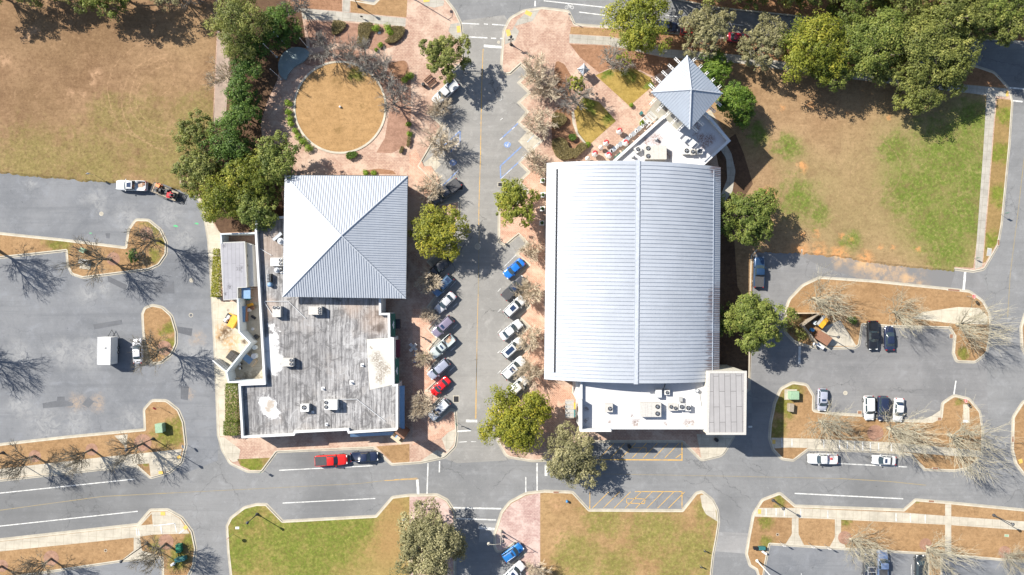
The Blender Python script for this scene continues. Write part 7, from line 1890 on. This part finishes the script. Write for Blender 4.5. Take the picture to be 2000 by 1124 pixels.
def chair(px, py, rz, mat, label, group):
    p = W(px, py, .5); t = thing("patio_chair", (p.x, p.y, .15), R(rz), label, "chair", group)
    MB().box(0, 0, .42, .55, .55, .06).build("seat", M[mat], t); MB().box(-.27, 0, .5, .06, .55, .5).build("backrest", M[mat], t)
    for x in (-.22, .22):
        for y in (-.22, .22): MB().box(x, y, 0, .05, .05, .42).build("leg", M[mat], t)
def table(px, py, r, mat, label, rz=0, sq=False, group="patio tables"):
    p = W(px, py, .75); t = thing("patio_table", (p.x, p.y, .15), R(rz), label, "table", group)
    (MB().box(0, 0, .71, r * 2, r * 2, .05) if sq else MB().lathe(0, 0, [(r, .71), (r, .76), (.01, .76)], 16)).build("table_top", M[mat], t)
    MB().cyl(0, 0, .05, .06, .66, 8).build("leg", M['dark_steel'], t); MB().lathe(0, 0, [(.3, 0), (.3, .05), (.06, .08)], 12).build("foot", M['dark_steel'], t)
table(807.5, 678.5, .4, 'grey_metal', "small table amid four white chairs on the shaded pavement")
for x, y, a, lab in ((803, 674, -45, "upper left"), (811.5, 674, -135, "upper right"), (803.5, 683.5, 45, "lower left"), (812, 682.5, 135, "lower right")):
    chair(x, y, a, 'white', f"white patio chair at the {lab} of the small shaded table", "white chairs round the small table")
chair(812, 692, 80, 'blue', "upper blue chair below the white chairs", "blue chairs"); chair(810, 705, 100, 'blue', "lower blue chair below the white chairs", "blue chairs")
gu = "closed umbrellas on the cafe patio"
def parasol(px, py, label, red=True, rr=.55):
    p = W(px, py, 1.2); t = thing("patio_umbrella", (p.x, p.y, .15), .7, label, "umbrella", gu)
    MB().box(0, 0, .0, .6, .6, .1).build("base", M['dark_steel'], t); MB().cyl(0, 0, .1, .035, 2.3, 6).build("pole", M['white_metal'], t)
    MB().lathe(0, 0, [(rr, .85), (rr * .9, 1.1), (rr * .4, 1.9), (.02, 2.55)], 8).build("canopy", M['white'], t)
    if red: MB().lathe(.1, .08, [(rr * .9, 1.22), (rr * .66, 1.6), (rr * .45, 1.95), (.03, 2.62)], 8).build("canopy_stripe", M['red'], t)
for x, y, r_, lab in ((1210, 257, True, "red and white closed umbrella farthest out on the cafe patio"), (1184, 280, True, "red and white closed umbrella in the middle of the outer patio row"), (1162, 301, True, "red and white closed umbrella nearest the kidney-shaped hedge"), (1174, 288, False, "plain white closed umbrella between two red ones"), (1148, 310, False, "small white closed umbrella at the barrel roof's edge"), (1222, 280, True, "red and white closed umbrella among the chairs by the cafe wall"), (1189, 304, True, "red and white closed umbrella by the cafe wall near the barrel roof")):
    parasol(x, y, lab, r_, .62 if r_ else .5)
gp_ = "patio tables along the cafe wall"
spots = [(1193, 305), (1203, 297), (1216, 287), (1229, 277), (1241, 267), (1252, 257), (1264, 246)]
words_ = ["first", "second", "third", "fourth", "fifth", "sixth", "seventh"]
for i, (x, y) in enumerate(spots):
    table(x - 4, y - 5, .42, 'steel', f"{words_[i]} patio table along the cafe wall counted from the barrel roof", 45, True, gp_)
    chair(x - 9, y - 2, 15, 'white_metal', f"pale chair left of the {words_[i]} patio table from the barrel roof", "pale chairs along the cafe wall")
    chair(x + 1, y - 9, 195, 'white_metal', f"pale chair right of the {words_[i]} patio table from the barrel roof", "pale chairs along the cafe wall")
# slatted pergola bay by the tower
t = thing("patio_pergola", (0, 0, 0), 0, "grey slatted pergola between the cafe patio and the pyramid tower", "pergola")
pc = [W(x, y, 3.0) for x, y in ((1255, 232), (1285, 206), (1296, 217), (1268, 244))]
for c in pc: MB().box(c.x, c.y, .12, .16, .16, 2.9).build("post", M['white_metal'], t)
bm_ = MB()
for a, b in ((0, 1), (1, 2), (2, 3), (3, 0)): bm_.tube([pc[a], pc[b]], .07, 4)
bm_.build("beam", M['white_metal'], t)
sm_ = MB()
for k in range(1, 6): sm_.box(*(((pc[0].lerp(pc[1], k / 6) + pc[3].lerp(pc[2], k / 6)) / 2)[:2]), 3.02, 1.9, .5, .06, math.atan2(pc[3].y - pc[0].y, pc[3].x - pc[0].x))
sm_.build("slat_panel", M['grey_metal'], t)
cabinet(1253, 221, .5, .5, 1.1, 40, 'teal', "teal newspaper box at the cafe patio's upper end", name="newspaper_box", cat="newspaper box", group="street boxes")
p = W(1140, 135, 2.6)
t = thing("kiosk", (p.x, p.y, .14), R(40), "small kiosk with a silver pyramid roof on the brick walk", "kiosk")
for x in (-.55, .55):
    for y in (-.55, .55): MB().box(x, y, 0, .12, .12, 2.1).build("post", M['white_metal'], t)
MB().box(0, 0, .8, 1.0, .1, 1.1).build("notice_board", M['wood_brown'], t)
hip(t, "roof", [Vector((x, y, 2.1)) for x, y in ((-.8, -.8), (.8, -.8), (.8, .8), (-.8, .8))], Vector((0, 0, 2.9)), M['roof_tower'], M['rib'], .4, .06)
for x, y, lab in ((1060, 353, "top white square planter at the barrel roof's left eave"), (1060.5, 381, "second white square planter from the top at the barrel roof's left eave"), (1059.5, 408, "third white square planter from the top at the barrel roof's left eave"), (1058.5, 436, "lowest white square planter at the barrel roof's left eave")):
    p = W(x, y, 1); t = thing("square_planter", (p.x, p.y, .15), 0, lab, "planter", "white planters by the hall")
    MB().box(0, 0, 0, .85, .85, .9, 0, 1.1).build("pot", M['white'], t); MB().lathe(0, 0, [(.26, .9), (.34, 1.15), (.2, 1.45), (.02, 1.5)], 9).build("plant", LM['dk'], t)
# yard odds and ends
def drum(px, py, r, h, m1, m2, lab, group="drums in the yard", z=.16):
    p = W(px, py, h); t = thing("drum", (p.x, p.y, z), 0, lab, "drum", group)
    MB().lathe(0, 0, [(r, 0), (r, h * .33), (r * 1.04, h * .35), (r, h * .37), (r, h * .66), (r * 1.04, h * .68), (r, h * .7), (r, h)], 16).build("body", M[m1], t); MB().lathe(0, 0, [(r * 1.04, h - .06), (r * 1.04, h + .02), (r * .9, h + .04), (.01, h + .03)], 16).build("lid", M[m2], t)
drum(496, 696, .52, 1.1, 'stucco_blue', 'white', "large white-topped drum beside the blue-topped crate in the yard")
drum(494, 643, .26, .9, 'grey_metal', 'white', "small white-topped drum below the yard's bend"); drum(469, 712, .22, .8, 'dark_steel', 'white', "upper small drum in the yard's lower corner"); drum(469, 720, .22, .8, 'dark_steel', 'white', "lower small drum in the yard's lower corner"); drum(484, 583, .42, 1.0, 'teal', 'teal', "teal drum below the blue shed roof in the yard"); drum(497, 679, .42, .9, 'stucco_blue', 'stucco_blue', "pale blue drum in the yard between the wall and the large white-topped drum"); drum(497, 539, .25, .9, 'yellow', 'yellow', "yellow drum between the cooler shed and the tall wall")
p = W(486, 704, 1.0); t = thing("storage_crate", (p.x, p.y, .16), R(-38), "tan crate with a dark blue cover in the service yard", "crate")
MB().box(0, 0, 0, 2.5, 1.5, .8).build("body", M['wood_tan'], t); MB().box(-.3, .05, .8, 1.7, 1.25, .06).build("cover", M['awn_blue'], t)
p = W(480, 573, 2.6); t = thing("yard_lean_to", (p.x, p.y, .16), 0, "small blue-roofed lean-to at the lower end of the cooler shed", "lean-to")
for x in (-.7, .7):
    for y in (-.9, .9): MB().box(x, y, 0, .1, .1, 2.3).build("post", M['steel'], t)
MB().box(0, 0, 2.3, 1.7, 2.1, .08).build("roof", M['awn_blue'], t)
p = W(476, 614, 1.8); t = thing("blue_rack", (p.x, p.y, .16), R(-2), "tall narrow blue storage rack against the yard wall", "rack")
MB().box(0, 0, .1, .6, 3.0, 1.7).build("body", M['awn_blue'], t); MB().box(.35, 0, .4, .12, 2.9, 1.2).build("shelf", M['wood_brown'], t)
for x, y, sx, sy, h, rz, m, lab in ((488, 596, .9, .5, .8, 20, 'yellow', "small yellow crate near the blue rack in the yard"), (492, 602, .6, .6, .6, 0, 'wood_brown', "brown box near the blue rack in the yard"), (485, 606, .7, .6, .9, 10, 'white', "white box beside the blue rack"), (495, 620, .9, .4, .5, -35, 'dark_steel', "dark cart in the sunny patch of the yard"), (500, 658, .8, .5, 1.0, -40, 'dark_steel', "dark grill cart inside the yard's bend"), (468, 744, 1.6, .6, .7, -18, 'wood_tan', "tan pallet stack at the yard's lower wall")):
    p = W(x, y, h); t = thing("yard_box", (p.x, p.y, .16), R(rz), lab, "box", "boxes in the service yard"); MB().box(0, 0, 0, sx, sy, h - .06).build("body", M[m], t); MB().box(0, 0, h - .06, sx * 1.06, sy * 1.06, .06).build("lid", M[m], t)
# dumpster enclosure in the right lot
t = thing("dumpster_enclosure", (0, 0, 0), 0, "brown timber-walled dumpster enclosure on the right lot's upper island", "enclosure")
wall_run(t, [(1600, 613), (1569, 636), (1597, 671)], 2.0, .22, M['wood_grey'])
wall_run(t, [(1555, 612.5), (1602, 612)], 2.1, .18, M['wood_tan'], "gate_beam")
p = W(1609, 661, 1.7); t = thing("brown_dumpster", (p.x, p.y, .15), R(-33), "brown-lidded dumpster in the lower part of the enclosure", "dumpster")
MB().box(0, 0, .1, 2.6, 1.7, 1.4).build("body", M['wood_brown'], t); MB().add([(-1.35, -.9, 1.5), (1.35, -.9, 1.5), (1.35, .9, 1.75), (-1.35, .9, 1.75), (-1.35, -.9, 1.42), (1.35, -.9, 1.42), (1.35, .9, 1.67), (-1.35, .9, 1.67)], [(0, 1, 2, 3), (0, 4, 5, 1), (1, 5, 6, 2), (2, 6, 7, 3), (3, 7, 4, 0)]).build("lid", M['wood_brown'], t)
p = W(1607, 629, 1.6); t = thing("yellow_dumpster", (p.x, p.y, .15), R(50), "yellow-lidded dumpster in the upper part of the enclosure", "dumpster")
MB().box(0, 0, .1, 2.2, 1.5, 1.3).build("body", M['dark_steel'], t); MB().box(0, -.3, 1.4, 2.2, .9, .1).build("lid", M['yellow'], t); MB().box(0, .45, 1.38, 2.2, .5, .08).build("rear_lid", M['grey_metal'], t)
drum(1587, 645, .35, .9, 'blue', 'blue', "blue drum against the enclosure's left wall", "drums in the enclosure"); drum(1592, 631, .4, .9, 'grey_metal', 'stucco_blue', "pale drum beside the yellow-lidded dumpster", "drums in the enclosure")
p = W(1601, 675, .9); t = thing("recycling_cart", (p.x, p.y, .02), R(-35), "blue recycling cart at the enclosure's lower opening", "cart")
MB().box(0, 0, .1, 1.9, .6, .8, 0, 1.05).build("body", M['awn_blue'], t); MB().box(0, 0, .9, 1.95, .66, .06).build("lid", M['white_metal'], t)
post_sign(1583, 671, 1.4, "white round sign beside the dumpster enclosure", 'disc', (-1, .3), 'white', size=.32)
